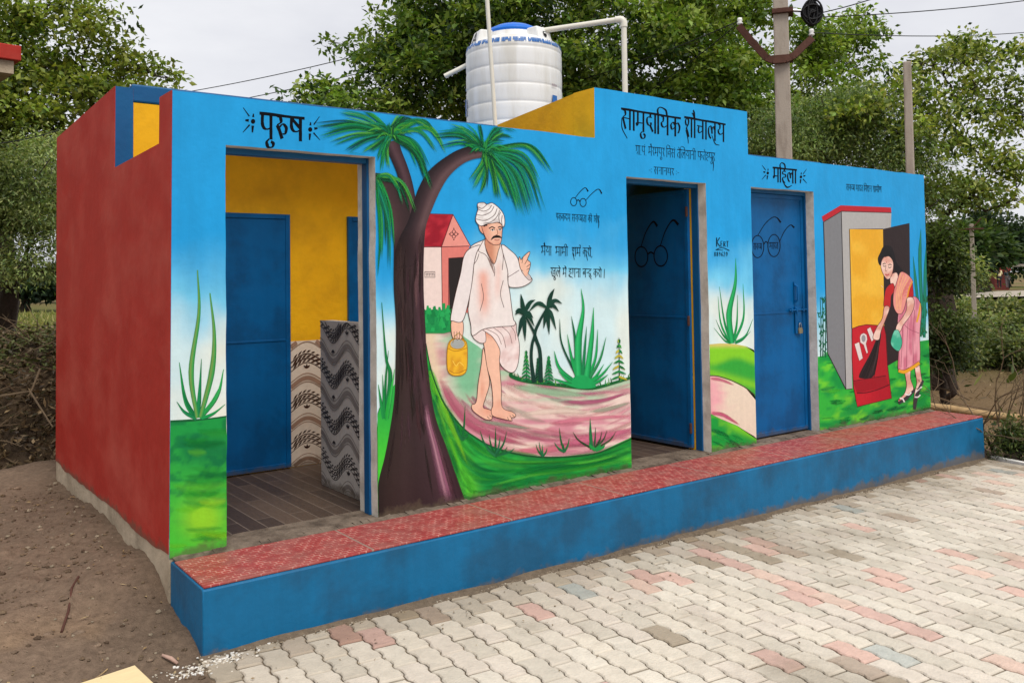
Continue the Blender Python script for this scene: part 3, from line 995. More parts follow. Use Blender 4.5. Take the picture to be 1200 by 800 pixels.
# ---- left panel: grass and a tall agave
p = mural('A')
def gA(u, v):
    t = sst(0, 1, (v-492)/160)
    c = mixc(lin((24, 150, 66)), lin((72, 196, 54)), t)
    n_ = fbm(u/14, v/9, 81, 4, 1)
    c = mixc(c, lin((6, 116, 62)), np.clip(.75*sst(.0, .35, n_)*sst(640, 560, v)+.9*np.exp(-((v-528)/15)**2)*sst(204, 222, u), 0, 1))
    return mixc(c, lin((150, 214, 40)), np.clip(1.1*np.exp(-((v-606)/22)**2-((u-238)/22)**2), 0, .85))
p.fill([(196, 494), (215, 492), (240, 491), (270, 487), (271, 650), (196, 668)], gA, smooth=False, sp=3.0)
for _ in range(26):
    v = mr.uniform(500, 640); u0 = mr.uniform(190, 235); L = mr.uniform(24, 60)
    c = mr.choice([(14, 130, 62), (40, 170, 60), (96, 206, 56), (30, 160, 58)] if v < 585 else [(120, 214, 50), (60, 186, 56), (160, 220, 46), (40, 160, 60)])
    p.soft([(u0, v+mr.uniform(-3, 3)), (u0+L*.5, v+mr.uniform(-1, 2)), (u0+L, v-2+mr.uniform(-2, 2))], [5, mr.uniform(9, 20), 5], jit(c, 8), n=4, a=.38, core=.1)
p.stroke([(199, 493), (222, 492), (245, 490), (268, 487)], [2.2, 2.8, 1.6, 2], (16, 92, 50))
def blades(p, data, cols, edge=(10, 92, 50)):
    for pts, w in data:
        c = jit(mr.choice(cols), 10)
        ww = [w*.12, w*.55, w, w*.9]
        p.stroke(pts, ww, c, across=[edge if mr.random() < .6 else c, c, jit(c, 12), c])
blades(p, [([(210, 424), (217, 467), (229, 489)], 6), ([(207, 470), (216, 482), (230, 490)], 4.5), ([(236, 420), (234, 458), (232, 488)], 5),
           ([(262, 432), (255, 462), (235, 489)], 5.5), ([(264, 473), (250, 484), (236, 490)], 4), ([(256, 455), (246, 474), (234, 489)], 4),
           ([(213, 455), (220, 474), (230, 489)], 3.5)], [(20, 146, 74), (34, 160, 76), (16, 128, 70)])
for pts, w in (([(231.4, 316), (233, 367), (224, 435), (231, 489)], 6.5), ([(246, 343), (251, 392), (248, 436), (235, 488)], 7)):
    p.stroke(pts, [w*.2, w*.6, w, w*.7], (60, 150, 60), across=[(14, 120, 66), (70, 164, 76), (120, 150, 76), (20, 136, 72)])
p.build('painted_agave_lawn', front)

# ---- big middle panel: path, lawns
PAINT_LAYER[0] = .0006
p = mural()
Lb = [(499, 402), (503, 424), (509, 446), (522, 475), (545, 503), (575, 522), (610, 532), (650, 535), (700, 530), (745, 511)]
Ub = [(515, 372), (533, 384), (545, 395), (560, 405), (585, 425), (612, 442), (645, 449), (680, 453), (705, 453), (745, 442)]
def gPath(u, v):
    lo = np.array(cat(Lb, 10)); hi = np.array(cat(Ub, 10))
    vl = np.interp(u, lo[:, 0], lo[:, 1]); vh = np.interp(u, hi[:, 0], hi[:, 1])
    s = np.clip((v-vh)/(vl-vh+1e-6), 0, 1)
    wv = fbm(u/60, v/9, 83, 4, 1)
    base = mixc(lin((170, 200, 168)), lin((226, 196, 188)), sst(.05, .4, s+.2*wv))
    base = mixc(base, lin((236, 214, 202)), sst(.0, .5, fbm(u/40, v/8, 84, 3, 1)))
    base = mixc(base, lin((206, 128, 148)), np.clip(.85*sst(.1, .5, fbm(u/55, v/7, 85, 4, 1)), 0, 1))
    # green haze behind the walker
    hz = np.exp(-((u-548)/22)**2)*sst(505, 440, v)
    base = mixc(base, lin((118, 190, 146)), np.clip(hz*1.1, 0, .95))
    edge = np.exp(-((u-np.interp(v, lo[:, 1], lo[:, 0])-5)/7)**2)*sst(470, 430, v)
    return mixc(base, lin((226, 204, 172)), np.clip(edge, 0, .9))
p.fill(Lb+[(745, 442)]+Ub[::-1][1:]+[(497, 372)], gPath, smooth=False, sp=3.0)
flow_strokes(p, Lb[3:], Ub[5:], [(214, 140, 156), (230, 202, 192), (186, 96, 132), (224, 170, 172), (170, 172, 154), (238, 218, 204), (204, 120, 142)], 90, 5.0)
flow_strokes(p, Lb[3:], Ub[4:], [(176, 84, 116), (196, 108, 134), (214, 130, 148)], 13, 6, .02, .42, (.25, .5))
for pts, w, c in (([(514, 440), (528, 470), (552, 497), (585, 512), (620, 520)], 9, (186, 92, 118)), ([(520, 446), (537, 474), (560, 494), (600, 506)], 7, (200, 116, 136)),
                  ([(655, 470), (700, 470), (738, 458)], 5, (182, 92, 126)), ([(640, 496), (690, 490), (740, 486)], 5, (222, 132, 152)),
                  ([(660, 520), (700, 512), (742, 502)], 8, (218, 118, 148)), ([(600, 452), (640, 458), (690, 463)], 8, (160, 196, 160)),
                  ([(610, 485), (650, 481), (690, 482)], 6, (240, 220, 204)), ([(560, 492), (590, 497), (625, 502)], 4, (150, 160, 138)),
                  ([(690, 482), (715, 478), (741, 470)], 5, (166, 168, 148)), ([(600, 528), (640, 526), (670, 520)], 7, (218, 120, 140))):
    p.soft(pts, [w*.6, w*1.6, w*1.3, w*.5], c, a=.75, core=.25)
# lawn along the bottom
def gLawn(u, v):
    n_ = fbm(u/30, v/10, 87, 4, 1)
    c = mixc(lin((14, 142, 62)), lin((44, 176, 62)), sst(-.3, .5, n_))
    c = mixc(c, lin((92, 206, 54)), np.clip(np.exp(-((u-(v-430)*.36-499)/11)**2)*sst(470, 500, v)*1.1+.8*sst(.1, .5, fbm(u/24, v/7, 88, 3, 1))*sst(640, 720, u), 0, .9))
    return mixc(c, lin((8, 112, 56)), .7*sst(.15, .6, fbm(u/34, v/8, 89, 3, 1)))
p.fill(Lb+[(745, 560), (640, 585), (540, 600), (532, 555), (520, 521), (509, 492), (500, 445)], gLawn, smooth=False, sp=3.0)
flow_strokes(p, [(505, 470), (525, 530), (545, 585), (620, 566), (745, 548)], Lb[1:], GREENS[:5], 80, 6)
flow_strokes(p, [(503, 452), (520, 500), (533, 540), (543, 580)], [(503, 424), (512, 455), (530, 500), (560, 575)], [(112, 212, 54), (80, 198, 60), (140, 220, 52)], 16, 6)
p.stroke(Lb, [.8, 1.6, 1.4, 1.8, 1.2], (24, 74, 40))
p.build('painted_path', front)

AFTER_PATH = PAINT_LAYER[0]
# ---- distant hut behind the big tree
p = mural()
LN = (92, 34, 40)
p.fill([(490, 289), (517, 289), (518, 366), (490, 366)], (236, 214, 206), smooth=False)
p.fill([(517, 289), (549.5, 288), (548, 366), (518, 366)], (222, 126, 116), smooth=False)
p.fill([(525.5, 302), (543.5, 301), (541, 366), (526.5, 366)], (40, 34, 34), smooth=False)
p.fill([(530, 251), (551, 288), (517, 289)], (232, 150, 138), smooth=False)
p.fill([(490, 250), (530.5, 251), (517, 289), (490, 289)], lambda u, v: mixc(lin((150, 22, 40)), lin((190, 44, 58)), sst(-.4, .5, fbm(u/9, v/9, 90, 3, 1))), smooth=False, sp=3)
for ln in ([(490, 250), (530.5, 251), (551, 288)], [(530.5, 251), (517, 289)], [(490, 289), (517, 289), (549.5, 288)], [(517, 289), (518, 366)], [(525.5, 366), (525.5, 302), (543.5, 301)]):
    p.stroke(ln, .9, LN, smooth=False)
for a, b in ((0, -5), (4.5, 0), (0, 5), (-4.5, 0)):
    p.ring((531.5+a*.55, 274+b*.55), 1.9, 2.2, .7, (60, 24, 30), 12)
for a, b in ((0, -6.5), (0, 6.5), (-5, 0), (5, 0)): p.ell((531.5+a, 274+b), .8, .8, (60, 24, 30), 8)
p.stroke([(497.5, 318), (509.5, 318), (509.5, 324.5), (497.5, 324.5), (497.5, 318)], .7, (60, 40, 44), smooth=False)
for x in (499, 500.8, 502.6, 504.6, 506.6, 508.2):
    p.stroke([(x, 319.6), (x+.3, 323.2)], .6, (50, 34, 38), n=2)
p.stroke([(498.5, 320), (508.8, 320)], .5, (50, 34, 38), n=2)
p.fill([(492, 366), (500, 362), (508, 366), (516, 362), (526, 367), (536, 366), (536, 386), (520, 390), (492, 390)], (26, 146, 76), smooth=False)
for _ in range(60):
    x = mr.uniform(497, 535); y = mr.uniform(364, 388)
    hgt = mr.uniform(4, 9)*(1.2 if y < 372 else 1)
    p.stroke([(x, y), (x+mr.uniform(-2, 2), y-hgt)], [mr.uniform(3, 6), mr.uniform(2, 4.5)], jit(mr.choice([(26, 150, 78), (34, 164, 84), (18, 132, 70)]), 6), n=2)
p.build('painted_house', front)

# ---- strip between the door and the tree
p = mural()
p.fill([(438, 486), (446, 474), (452, 470), (458, 455), (466, 445), (466, 500), (458, 512), (452, 540), (440, 575)],
       lambda u, v: mixc(lin((40, 170, 66)), lin((70, 204, 52)), sst(470, 550, v)), smooth=False, sp=3)
blades(p, [([(447, 354), (452, 417), (457, 440), (452, 486)], 5), ([(455, 410), (452, 440), (450, 484)], 3), ([(443, 450), (446, 470), (449, 490)], 4),
           ([(462, 432), (458, 460), (453, 490)], 4), ([(459, 446), (455, 470), (452, 492)], 4), ([(448, 438), (449, 465), (450, 490)], 3)], GREENS[:4])
p.build('painted_grass', front)

# ---- the big forked palm
p = mural()
DK, MD, LT, PK = (50, 36, 36), (74, 50, 54), (112, 80, 84), (158, 104, 122)
p.band([(446, 167), (452, 174), (462, 196), (466, 208), (474, 240), (478, 270)], [(467, 164), (470, 176), (477, 194), (483, 214), (487, 236), (490, 270)],
       [(34, 24, 28), (58, 40, 46), (84, 60, 66), (74, 50, 56), (46, 34, 38)], smooth=True)
p.band([(438, 222), (446, 226), (452, 238), (459, 256), (461, 284), (461, 310), (461, 337)], [(438, 202), (452, 205), (466, 218), (476, 236), (482, 258), (486, 290), (488, 337)],
       [(80, 58, 58), (68, 48, 50), (58, 42, 44), (52, 38, 40)], smooth=True)
p.band([(462, 340), (462, 300), (468, 278), (478, 258), (485, 234), (492, 216), (502, 200), (520, 185), (540, 174), (566, 169)],
       [(496, 340), (496, 310), (497, 282), (499, 264), (505, 247), (515, 224), (526, 206), (540, 193), (552, 187), (566, 184)],
       [(30, 22, 26), (46, 34, 38), (66, 48, 52), (98, 74, 76), (84, 62, 64)], smooth=True)
p.band([(461, 270), (461, 300), (461, 337), (463.5, 380), (463, 426), (461.5, 466), (456, 505), (450, 536), (443, 565), (438, 612)],
       [(499, 262), (496, 290), (496, 337), (498, 380), (500, 420), (506, 468), (512, 495), (522, 521), (532, 550), (546, 590)],
       [(40, 30, 28), (52, 38, 36), (58, 42, 42), (54, 38, 40), (60, 42, 46), (76, 50, 58), (52, 34, 38)], smooth=True, fade=13)
for _ in range(60):       # bark streaks
    t = mr.uniform(.1, .92); v0 = mr.uniform(275, 540); L = mr.uniform(20, 70)
    vv = np.linspace(v0, min(v0+L, 592), 6)
    lft = np.interp(vv, [270, 337, 426, 505, 565, 612], [461, 461, 463, 456, 443, 438]); rgt = np.interp(vv, [262, 337, 420, 495, 550, 590], [499, 496, 500, 512, 532, 546])
    c = jit(mr.choice([DK, MD, (44, 32, 30), (68, 48, 50)] + ([LT] if t > .7 else [])), 6)
    p.soft(np.stack([lft*(1-t)+rgt*t, vv], 1), [1, mr.uniform(3, 7), 1], c, smooth=False, a=.7, core=.2)
for t, w, c in ((.78, 6, (120, 78, 96)), (.84, 5, (156, 100, 124)), (.80, 3, (184, 134, 150)), (.88, 3, (96, 62, 72))):
    vv = np.linspace(468+20*(1-t), 588, 14)
    lft = np.interp(vv, [466, 505, 565, 612], [461.5, 456, 443, 438]); rgt = np.interp(vv, [468, 495, 521, 550, 590], [506, 512, 522, 532, 546])
    p.soft(np.stack([lft*(1-t)+rgt*t, vv], 1), [w*.6, w*1.2, w*1.7, w*2], c, smooth=False, a=.8, core=.25)
for _ in range(0):
    s = mr.random()
    p.stroke([(502-15*s+mr.uniform(-1, 1), 248-18*s), (511-18*s, 226-18*s), (540-6*s, 191-14*s)], [.3, 1.6, .3], jit(mr.choice([DK, MD, LT, (122, 90, 84)]), 8))
p.build('painted_palm_trunk', front)
p = mural()
FG = [(10, 118, 64), (24, 146, 66), (14, 134, 88), (6, 92, 52), (76, 164, 58), (16, 138, 100), (40, 148, 66), (4, 74, 46)]
def frond(c, tip, via=None, w=3.0, n=4, sp=3.4):
    c = np.array(c, float); tip = np.array(tip, float)
    via = np.array(via, float) if via is not None else (c+tip)/2+np.array([0, -.14*abs(tip[0]-c[0])-2])
    for k in range(n):
        e = np.array([mr.uniform(-sp, sp), mr.uniform(-sp, sp)])
        s_ = mr.uniform(0, .12)
        st = c*(1-s_)+via*s_+np.array([mr.uniform(-4, 4), mr.uniform(-3, 3)])
        p.soft([st, via+e*.7, tip+e], [w*.8, w*mr.uniform(.9, 1.3), w*.85, w*.25], jit(mr.choice(FG), 10), a=.85, core=.3)
C1 = (456, 158)
for tip, via in (((367, 146), (412, 143)), ((375, 162), (415, 151)), ((387, 169), (420, 158)), ((404, 177), (428, 163)), ((423, 177), (440, 167)), ((433, 178), (446, 168)),
                 ((398, 129), (428, 136)), ((418, 126), (440, 140)), ((432, 128), (446, 140)), ((400, 139), (428, 146)), ((515, 166), (494, 141)), ((520, 179), (500, 150)), ((512, 178), (490, 153)),
                 ((503, 200), (484, 166)), ((497, 196), (480, 166)), ((492, 200), (478, 170)), ((507, 224), (489, 182)), ((500, 214), (486, 180)), ((496, 137), (476, 130)), ((488, 146), (474, 140)),
                 ((446, 200), (449, 178)), ((455, 196), (453, 178)), ((443, 186), (448, 172)), ((470, 132), (462, 142)), ((505, 150), (484, 140)), ((380, 153), (418, 147))):
    frond(C1, tip, via, 3.4)
C2 = (567, 176)
for tip, via in (((510, 161), (540, 160)), ((508, 157), (538, 156)), ((522, 152), (548, 155)), ((515, 170), (540, 166)), ((528, 147), (550, 155)), ((540, 146), (555, 158)), ((560, 141), (564, 158)),
                 ((585, 147), (576, 158)), ((603, 155), (585, 150)), ((600, 162), (584, 160)), ((590, 151), (578, 158)), ((648, 204), (621, 171)), ((644, 199), (616, 170)), ((634, 214), (612, 180)), ((630, 226), (608, 188)),
                 ((637, 252), (615, 197)), ((628, 248), (608, 196)), ((621, 252), (604, 202)), ((616, 254), (600, 202)), ((610, 252), (596, 205)), ((606, 246), (592, 204)), ((599, 236), (586, 204)),
                 ((594, 231), (583, 205)), ((585, 236), (579, 206)), ((580, 232), (577, 206)), ((570, 222), (571, 200)), ((564, 226), (568, 202)), ((555, 222), (566, 197)), ((549, 214), (564, 192)), ((560, 228), (568, 205)), ((608, 240), (592, 200))):
    frond(C2, tip, via, 3.0)
C3 = (439, 206)
for tip, via in (((472, 240), (461, 208)), ((479, 248), (466, 216)), ((488, 248), (470, 212)), ((471, 230), (456, 206)), ((450, 290), (449, 240)), ((456, 280), (452, 232)), ((443, 326), (446, 262)),
                 ((447, 305), (447, 255)), ((455, 316), (453, 258)), ((461, 288), (456, 240)), ((467, 224), (455, 206)), ((444, 300), (443, 250))):
    frond(C3, tip, via, 3.2, 3, 2.0)
for c in (C1, C2):
    for _ in range(40):
        a = mr.uniform(0, 6.28); r = mr.uniform(6, 22)
        frond(c, (c[0]+1.6*r*math.cos(a), c[1]+.7*r*math.sin(a)-4), None, 3.2, 1, 1)
p.build('painted_palm_leaves', front)

AFTER_PALM = PAINT_LAYER[0]
PAINT_LAYER[0] = AFTER_PATH
# ---- agave, little palms and firs on the horizon
p = mural()
z8 = Zm(600, 330, 6.15)
p.stroke(z8((-10, 655), (0, 680), (100, 712), (300, 738), (480, 758), (590, 762), (700, 735), (850, 690)), [4, 4.5, 4, 4, 3.5, 3], (14, 98, 46))
for _ in range(60):
    x = mr.uniform(0, 850); y = np.interp(x, [0, 100, 300, 480, 590, 700, 850], [675, 708, 733, 752, 755, 728, 684])
    a = z8((x, y+8), (x+mr.uniform(-14, 14), y-mr.uniform(8, 40)))
    p.stroke(a, [1.6, .4], jit(mr.choice([(14, 110, 50), (30, 140, 60), (20, 84, 44), (90, 150, 60)]), 8), n=2)
def fir(cx, top, bot, wid, cols):
    p.stroke(z8((cx, top), (cx+3, bot)), [.6, 1.2], (16, 70, 40), n=3)
    k = 8
    for i in range(k):
        t = (i+.6)/k
        y = top+(bot-top)*t
        w = wid*.5*(t**.8)
        for s in (-1, 1):
            for _ in range(2):
                p.stroke(z8((cx, y-10), (cx+s*w*.5, y+2), (cx+s*w, y+mr.uniform(8, 20))), [2.2, 2.6, .3], jit(mr.choice(cols), 10), n=3)
fir(100, 490, 715, 84, [(26, 130, 70), (20, 110, 60), (60, 160, 70)])
fir(185, 545, 715, 56, [(16, 60, 42), (20, 80, 50)])
fir(262, 530, 730, 90, [(22, 124, 66), (18, 104, 58)])
fir(768, 400, 705, 120, [(20, 128, 64), (16, 108, 56), (70, 160, 60), (190, 180, 60)])
DP = (14, 54, 44)
p.stroke(z8((95, 250), (150, 350), (180, 430)), [2, 3, 3], DP)
p.stroke(z8((165, 370), (142, 450), (136, 560), (155, 722)), [3, 3.4, 3.6, 5], DP)
p.stroke(z8((245, 190), (195, 285), (162, 380), (198, 500), (205, 722)), [2, 3.4, 3.6, 4, 5], DP)
for c, tips in (((82, 232), ((60, 85), (165, 128), (20, 212), (40, 400), (92, 425), (158, 318), (18, 235), (150, 260))), ((250, 185), ((302, 48), (358, 155), (335, 212), (315, 345), (265, 378), (225, 335), (115, 215), (300, 130)))):
    for tx, ty in tips:
        vx, vy = (c[0]+tx)/2, (c[1]+ty)/2-30*abs(tx-c[0])/90
        p.stroke(z8(c, (vx, vy), (tx, ty)), [2, 5.4, 3.6, .3], jit((16, 60, 48), 6))
G1 = (24, 164, 84)
ag = [([(340, 265), (358, 450), (470, 690)], 2.2, (16, 70, 50)), ([(300, 495), (340, 620), (455, 725)], 4, G1), ([(395, 375), (430, 560), (470, 690)], 3.6, G1), ([(425, 245), (450, 400), (462, 620)], 3, (20, 110, 66)),
      ([(535, 320), (520, 500), (505, 690)], 3.4, (20, 130, 76)), ([(615, 340), (600, 540), (545, 690)], 3.2, G1), ([(675, 395), (630, 560), (550, 700)], 3.2, (40, 140, 80)),
      ([(660, 590), (600, 680), (540, 725)], 3.6, G1), ([(722, 575), (640, 670), (540, 735)], 3.4, G1), ([(330, 640), (400, 700), (470, 745)], 5, G1), ([(285, 690), (370, 722), (470, 750)], 4, G1),
      ([(440, 540), (455, 620), (480, 720)], 5, G1), ([(690, 665), (620, 715), (540, 748)], 4, G1), ([(560, 560), (540, 640), (510, 730)], 5, (20, 150, 80))]
for pts, w, c in ag: p.stroke(z8(*pts), [.3, w*.7, w, w*1.3], c, across=[(14, 104, 60), c, jit(c, 10)])
p.stroke(z8((495, 48), (510, 200), (475, 440), (480, 740)), [.4, 3.2, 8.2, 8], G1, across=[(12, 110, 60), (20, 158, 84), (46, 186, 104), (22, 150, 80)])
p.stroke(z8((585, 183), (572, 400), (540, 650), (530, 740)), [.4, 5, 7.2, 7], G1, across=[(12, 110, 60), (20, 158, 84), (46, 186, 104), (22, 150, 80)])
p.fill(z8((430, 700), (480, 670), (540, 680), (580, 720), (600, 755), (520, 768), (440, 755)), (22, 160, 84))
p.build('painted_agave', front)

PAINT_LAYER[0] = AFTER_PATH
# ---- grass tufts in front of the path
p = mural()
zt = Zm(540, 440, 5.33)
def tuft(z, base, tips, w=2.4, c=(20, 106, 58)):
    for t in tips:
        vx, vy = base[0]*.3+t[0]*.7, base[1]*.5+t[1]*.5
        p.stroke(z(base, (vx, vy), t), [w, w, w*.6, .3], jit(c, 12))
tuft(zt, (215, 500), [(118, 338), (175, 360), (216, 318), (245, 372), (286, 345), (335, 450), (150, 420), (290, 440)])
p.build('painted_grass', front); p = mural()
tuft(zt, (510, 503), [(468, 425), (508, 428), (538, 448), (488, 410)], 2)
p.build('painted_grass', front); p = mural()
tuft(zt, (645, 475), [(583, 412), (614, 322), (640, 425), (676, 388), (600, 440)], 2.2)
p.build('painted_grass', front); p = mural()
tuft(zt, (830, 458), [(698, 348), (840, 320), (880, 345), (912, 338), (968, 345), (860, 400)], 2.2, (50, 76, 48))
tuft(zt, (815, 458), [(806, 262)], 4, (20, 110, 60)); tuft(zt, (840, 462), [(800, 420), (870, 420), (900, 430)], 4, (24, 150, 66))
p.build('painted_grass', front); p = mural()
tuft(Zm(430, 400, 3.81), (425, 440), [(384, 328), (437, 283), (405, 378), (452, 398), (395, 360)], 2.4)
p.build('painted_grass', front)

PAINT_LAYER[0] = .0006
# ---- narrow panel between the middle and right doors
p = mural('C')
zc = Zm(825, 280, 3.07)
p.fill(zc((10, 378), (60, 374), (110, 376), (150, 384), (200, 405), (200, 590), (100, 515), (10, 492)),
       lambda u, v: mixc(mixc(lin((214, 196, 110)), lin((132, 206, 40)), sst(403, 409, v)), lin((26, 160, 58)), np.clip(sst(418, 428, v+4*np.sin(u/9.))*.9-.75*np.exp(-((v-436-(u-832)*.28)/5)**2), 0, 1)), smooth=False, sp=2.5)
p.fill(zc((10, 490), (50, 493), (100, 510), (150, 535), (200, 575), (200, 712), (120, 670), (60, 645), (10, 632)),
       lambda u, v: mixc(lin((234, 170, 176)), lin((232, 214, 192)), sst(835, 858, u+10*fbm(u/20, v/8, 94, 3, 1))), smooth=False, sp=2.5)
for a in (((15, 630), (60, 628), (100, 650), (130, 668)), ((20, 620), (70, 632), (110, 655)), ((18, 500), (60, 505), (110, 525))):
    p.soft(zc(*a), [3, 6, 5, 2], jit((206, 96, 128), 10), a=.7, core=.2)
p.stroke(zc((10, 490), (50, 492), (100, 508), (150, 534), (200, 574)), 1.2, (70, 60, 40))
p.fill(zc((10, 630), (60, 645), (120, 672), (200, 716), (200, 790), (10, 790)), lambda u, v: mixc(lin((20, 156, 60)), lin((120, 210, 40)), np.clip(np.exp(-((v-487-(u-832)*.42)/6)**2)*sst(840, 862, u)+.4*sst(0, .5, fbm(u/9, v/9, 96, 3, 1)), 0, 1)), smooth=False, sp=2.5)
for _ in range(24):
    x = mr.uniform(10, 160); y = 650+x*.42+mr.uniform(10, 110)
    p.soft(zc((x, y), (x+20, y+8), (x+46, y+22)), [1.5, mr.uniform(3, 6), 1.5], jit(mr.choice(GREENS[:4]), 8), n=3, a=.6, core=.2)
blades(p, [(zc((140, 160), (142, 280), (110, 365)), 3), (zc((55, 170), (72, 290), (95, 368)), 2.8), (zc((50, 205), (60, 300), (90, 368)), 2.4), (zc((120, 200), (118, 300), (105, 366)), 2.8),
           (zc((35, 318), (72, 362), (95, 374)), 2.2), (zc((42, 288), (66, 340), (94, 372)), 2.2), (zc((176, 285), (150, 345), (112, 370)), 2.4), (zc((168, 330), (140, 360), (112, 374)), 2.2), (zc((80, 270), (88, 330), (98, 368)), 2.6)],
       [(24, 150, 84), (18, 128, 72)])
p.stroke(zc((114, 68), (112, 160), (90, 270), (102, 374)), [.4, 3.6, 7, 5.5], G1, across=[(14, 110, 64), (28, 160, 86), (40, 180, 100), (16, 126, 70)])
p.build('painted_hillside', front)

PAINT_LAYER[0] = .0006
# ---- right panel: lawn, plants, the small latrine hut with its door open
p = mural('D')
def gR(u, v):
    n_ = fbm(u/16, v/10, 97, 4, 1)
    c = mixc(lin((16, 146, 62)), lin((50, 180, 60)), sst(-.3, .4, n_))
    return mixc(c, lin((110, 206, 50)), np.clip(.9*sst(.15, .6, fbm(u/14, v/8, 98, 3, 1)), 0, 1))
p.fill([(955, 418), (985, 412), (1060, 402), (1095, 397), (1095, 490), (955, 512)], gR, smooth=False, sp=3)
for _ in range(70):
    x = mr.uniform(958, 1085); y = mr.uniform(410, 500)
    p.soft([(x, y), (x+8, y-1), (x+mr.uniform(12, 22), y-3+mr.uniform(-3, 3))], [2, mr.uniform(3, 8), 2], jit(mr.choice(GREENS), 8), n=3, a=.6, core=.2)
for pts, w in (([(1079, 268), (1078, 310), (1082, 390)], 4), ([(1070, 300), (1074, 340), (1080, 392)], 3.2), ([(1086, 280), (1084, 330), (1083, 395)], 4), ([(1066, 330), (1072, 360), (1079, 394)], 3)):
    p.stroke(pts, [.3, w, w, w*.8], (16, 120, 96), across=[(10, 96, 80), (20, 136, 108), (14, 112, 90)])
for _ in range(46):
    x = mr.uniform(1066, 1087); y = mr.uniform(352, 400)
    p.stroke([(x, y), (x+mr.uniform(-4, 4), y-mr.uniform(3, 8))], [2.2, .4], jit((22, 104, 66), 14), n=2)
for x in (961.5, 964, 967):
    p.stroke([(x, 418), (x+.5, 380), (x-.5, mr.uniform(345, 356))], [1.2, 1, .5], (14, 84, 60))
for _ in range(40):
    x = mr.uniform(960, 969); y = mr.uniform(350, 414)
    p.stroke([(x, y), (x+mr.uniform(-4, 4), y-mr.uniform(1, 6))], [1.8, .3], jit((16, 96, 66), 10), n=2)
p.build('painted_lawn', front)
p = mural('D')
zd, zb, ze = Zm(950, 200, 5.333), Zm(950, 300, 3.81), Zm(970, 330, 5.333)
BK = (46, 40, 42)
p.fill([(964.8, 259.8), (985.6, 247.3), (991, 455.4), (969.8, 413.5)], (126, 127, 131), smooth=False)
p.fill([(985.6, 247.3), (1044.3, 249), (1043.6, 268), (995, 268), (998.6, 455), (991, 455.4)], (176, 174, 172), smooth=False)
p.fill(zd((68, 285), (185, 215), (500, 228), (503, 262), (190, 252), (78, 318)), (186, 34, 48), smooth=False)
p.fill([(995, 268), (1034.6, 268), (1036, 384), (998, 390)], lambda u, v: mixc(lin((232, 170, 42)), lin((240, 186, 60)), sst(-.3, .4, fbm(u/20, v/20, 99, 3, 1))), smooth=False, sp=4)
p.fill([(1034.4, 268), (1065.5, 261), (1066.5, 360), (1052, 421), (1040, 428), (1036, 390)], (46, 34, 36), smooth=False)
for ln in ([(964.8, 259.8), (985.6, 247.3), (1044.3, 249)], [(985.6, 247.3), (991, 455.4)], [(964.8, 259.8), (969.8, 413.5), (991, 455.4), (998.6, 455)], [(998, 385), (995, 268), (1034.4, 268)]):
    p.stroke(ln, .9, BK, smooth=False)
# red pan with foot rests and steps
o = p.fill(ze((150, 292), (190, 276), (240, 266), (300, 270), (350, 275), (362, 330), (372, 520), (397, 725), (184, 778), (160, 660), (150, 480)),
           lambda u, v: mixc(lin((196, 32, 46)), lin((176, 24, 40)), sst(1008, 1034, u)), smooth=False, sp=4)
p.outline(o, .9, (92, 18, 26))
p.fill(ze((158, 622), (362, 586), (378, 650), (210, 688), (180, 694)), (158, 22, 36), smooth=False)
p.stroke(ze((157, 618), (240, 604), (364, 584)), 1.0, (100, 14, 26)); p.stroke(ze((180, 694), (250, 688), (330, 664), (384, 640)), 1.3, (100, 14, 26))
for pl in (((165, 387), (195, 375), (218, 475), (195, 492)), ((243, 295), (265, 282), (294, 350), (272, 372)), ((198, 345), (206, 326), (224, 318), (242, 330), (246, 356), (238, 385), (250, 440), (240, 446), (222, 392), (202, 378))):
    o = p.fill(ze(*pl), (226, 212, 208), smooth=False); p.outline(o, .6, (150, 60, 66))
p.ell(ze((222, 352))[0], 2.4, 4.2, (150, 146, 150))
p.build('painted_latrine', front)

# ---- woman in a pink sari sweeping it
p = mural('D')
w3 = Zm(1020, 280, 4)
SK, SKD = (244, 206, 190), (222, 160, 142)
OLW = (86, 40, 44)
def sk(u, v): return mixc(lin(SK), lin(SKD), sst(-.1, .5, fbm(u/9, v/9, 101, 3, 1)))
def part(z, pts, col, smooth=True, ol=OLW, w=.6, sp=3):
    o = p.fill(z(*pts), col, smooth=smooth, sp=sp if callable(col) else None, n=5)
    if ol is not None: p.outline(o, w, ol)
part(ze, ((325, 318), (300, 362), (262, 450), (195, 578), (215, 602), (285, 586), (308, 470), (324, 385), (332, 330)), (42, 30, 34), True, None)
for _ in range(26):
    q = mr.random()
    p.stroke(ze((316+8*q, 340), (262+48*q, 470), (196+92*q, 590+mr.uniform(-6, 14))), [.4, 1.2, .5], jit(mr.choice([(30, 22, 26), (66, 48, 50)]), 6))
part(w3, ((45, 62), (62, 32), (95, 34), (112, 70), (122, 110), (150, 148), (134, 168), (112, 142), (102, 105), (72, 76), (56, 110), (42, 122), (33, 92)), (26, 22, 26), True, None)
part(w3, ((94, 168), (124, 158), (128, 212), (104, 226), (92, 204)), sk)
part(w3, ((60, 86), (78, 78), (96, 82), (106, 112), (103, 150), (92, 180), (76, 186), (60, 166), (48, 132), (50, 106)), sk)
for a in (((56, 118), (63, 113), (70, 115)), ((82, 122), (90, 117), (98, 121))): p.stroke(w3(*a), .9, (36, 24, 26))
for a in (((57, 124), (64, 127), (70, 124)), ((82, 130), (90, 133), (97, 129))): p.stroke(w3(*a), .8, (40, 26, 28))
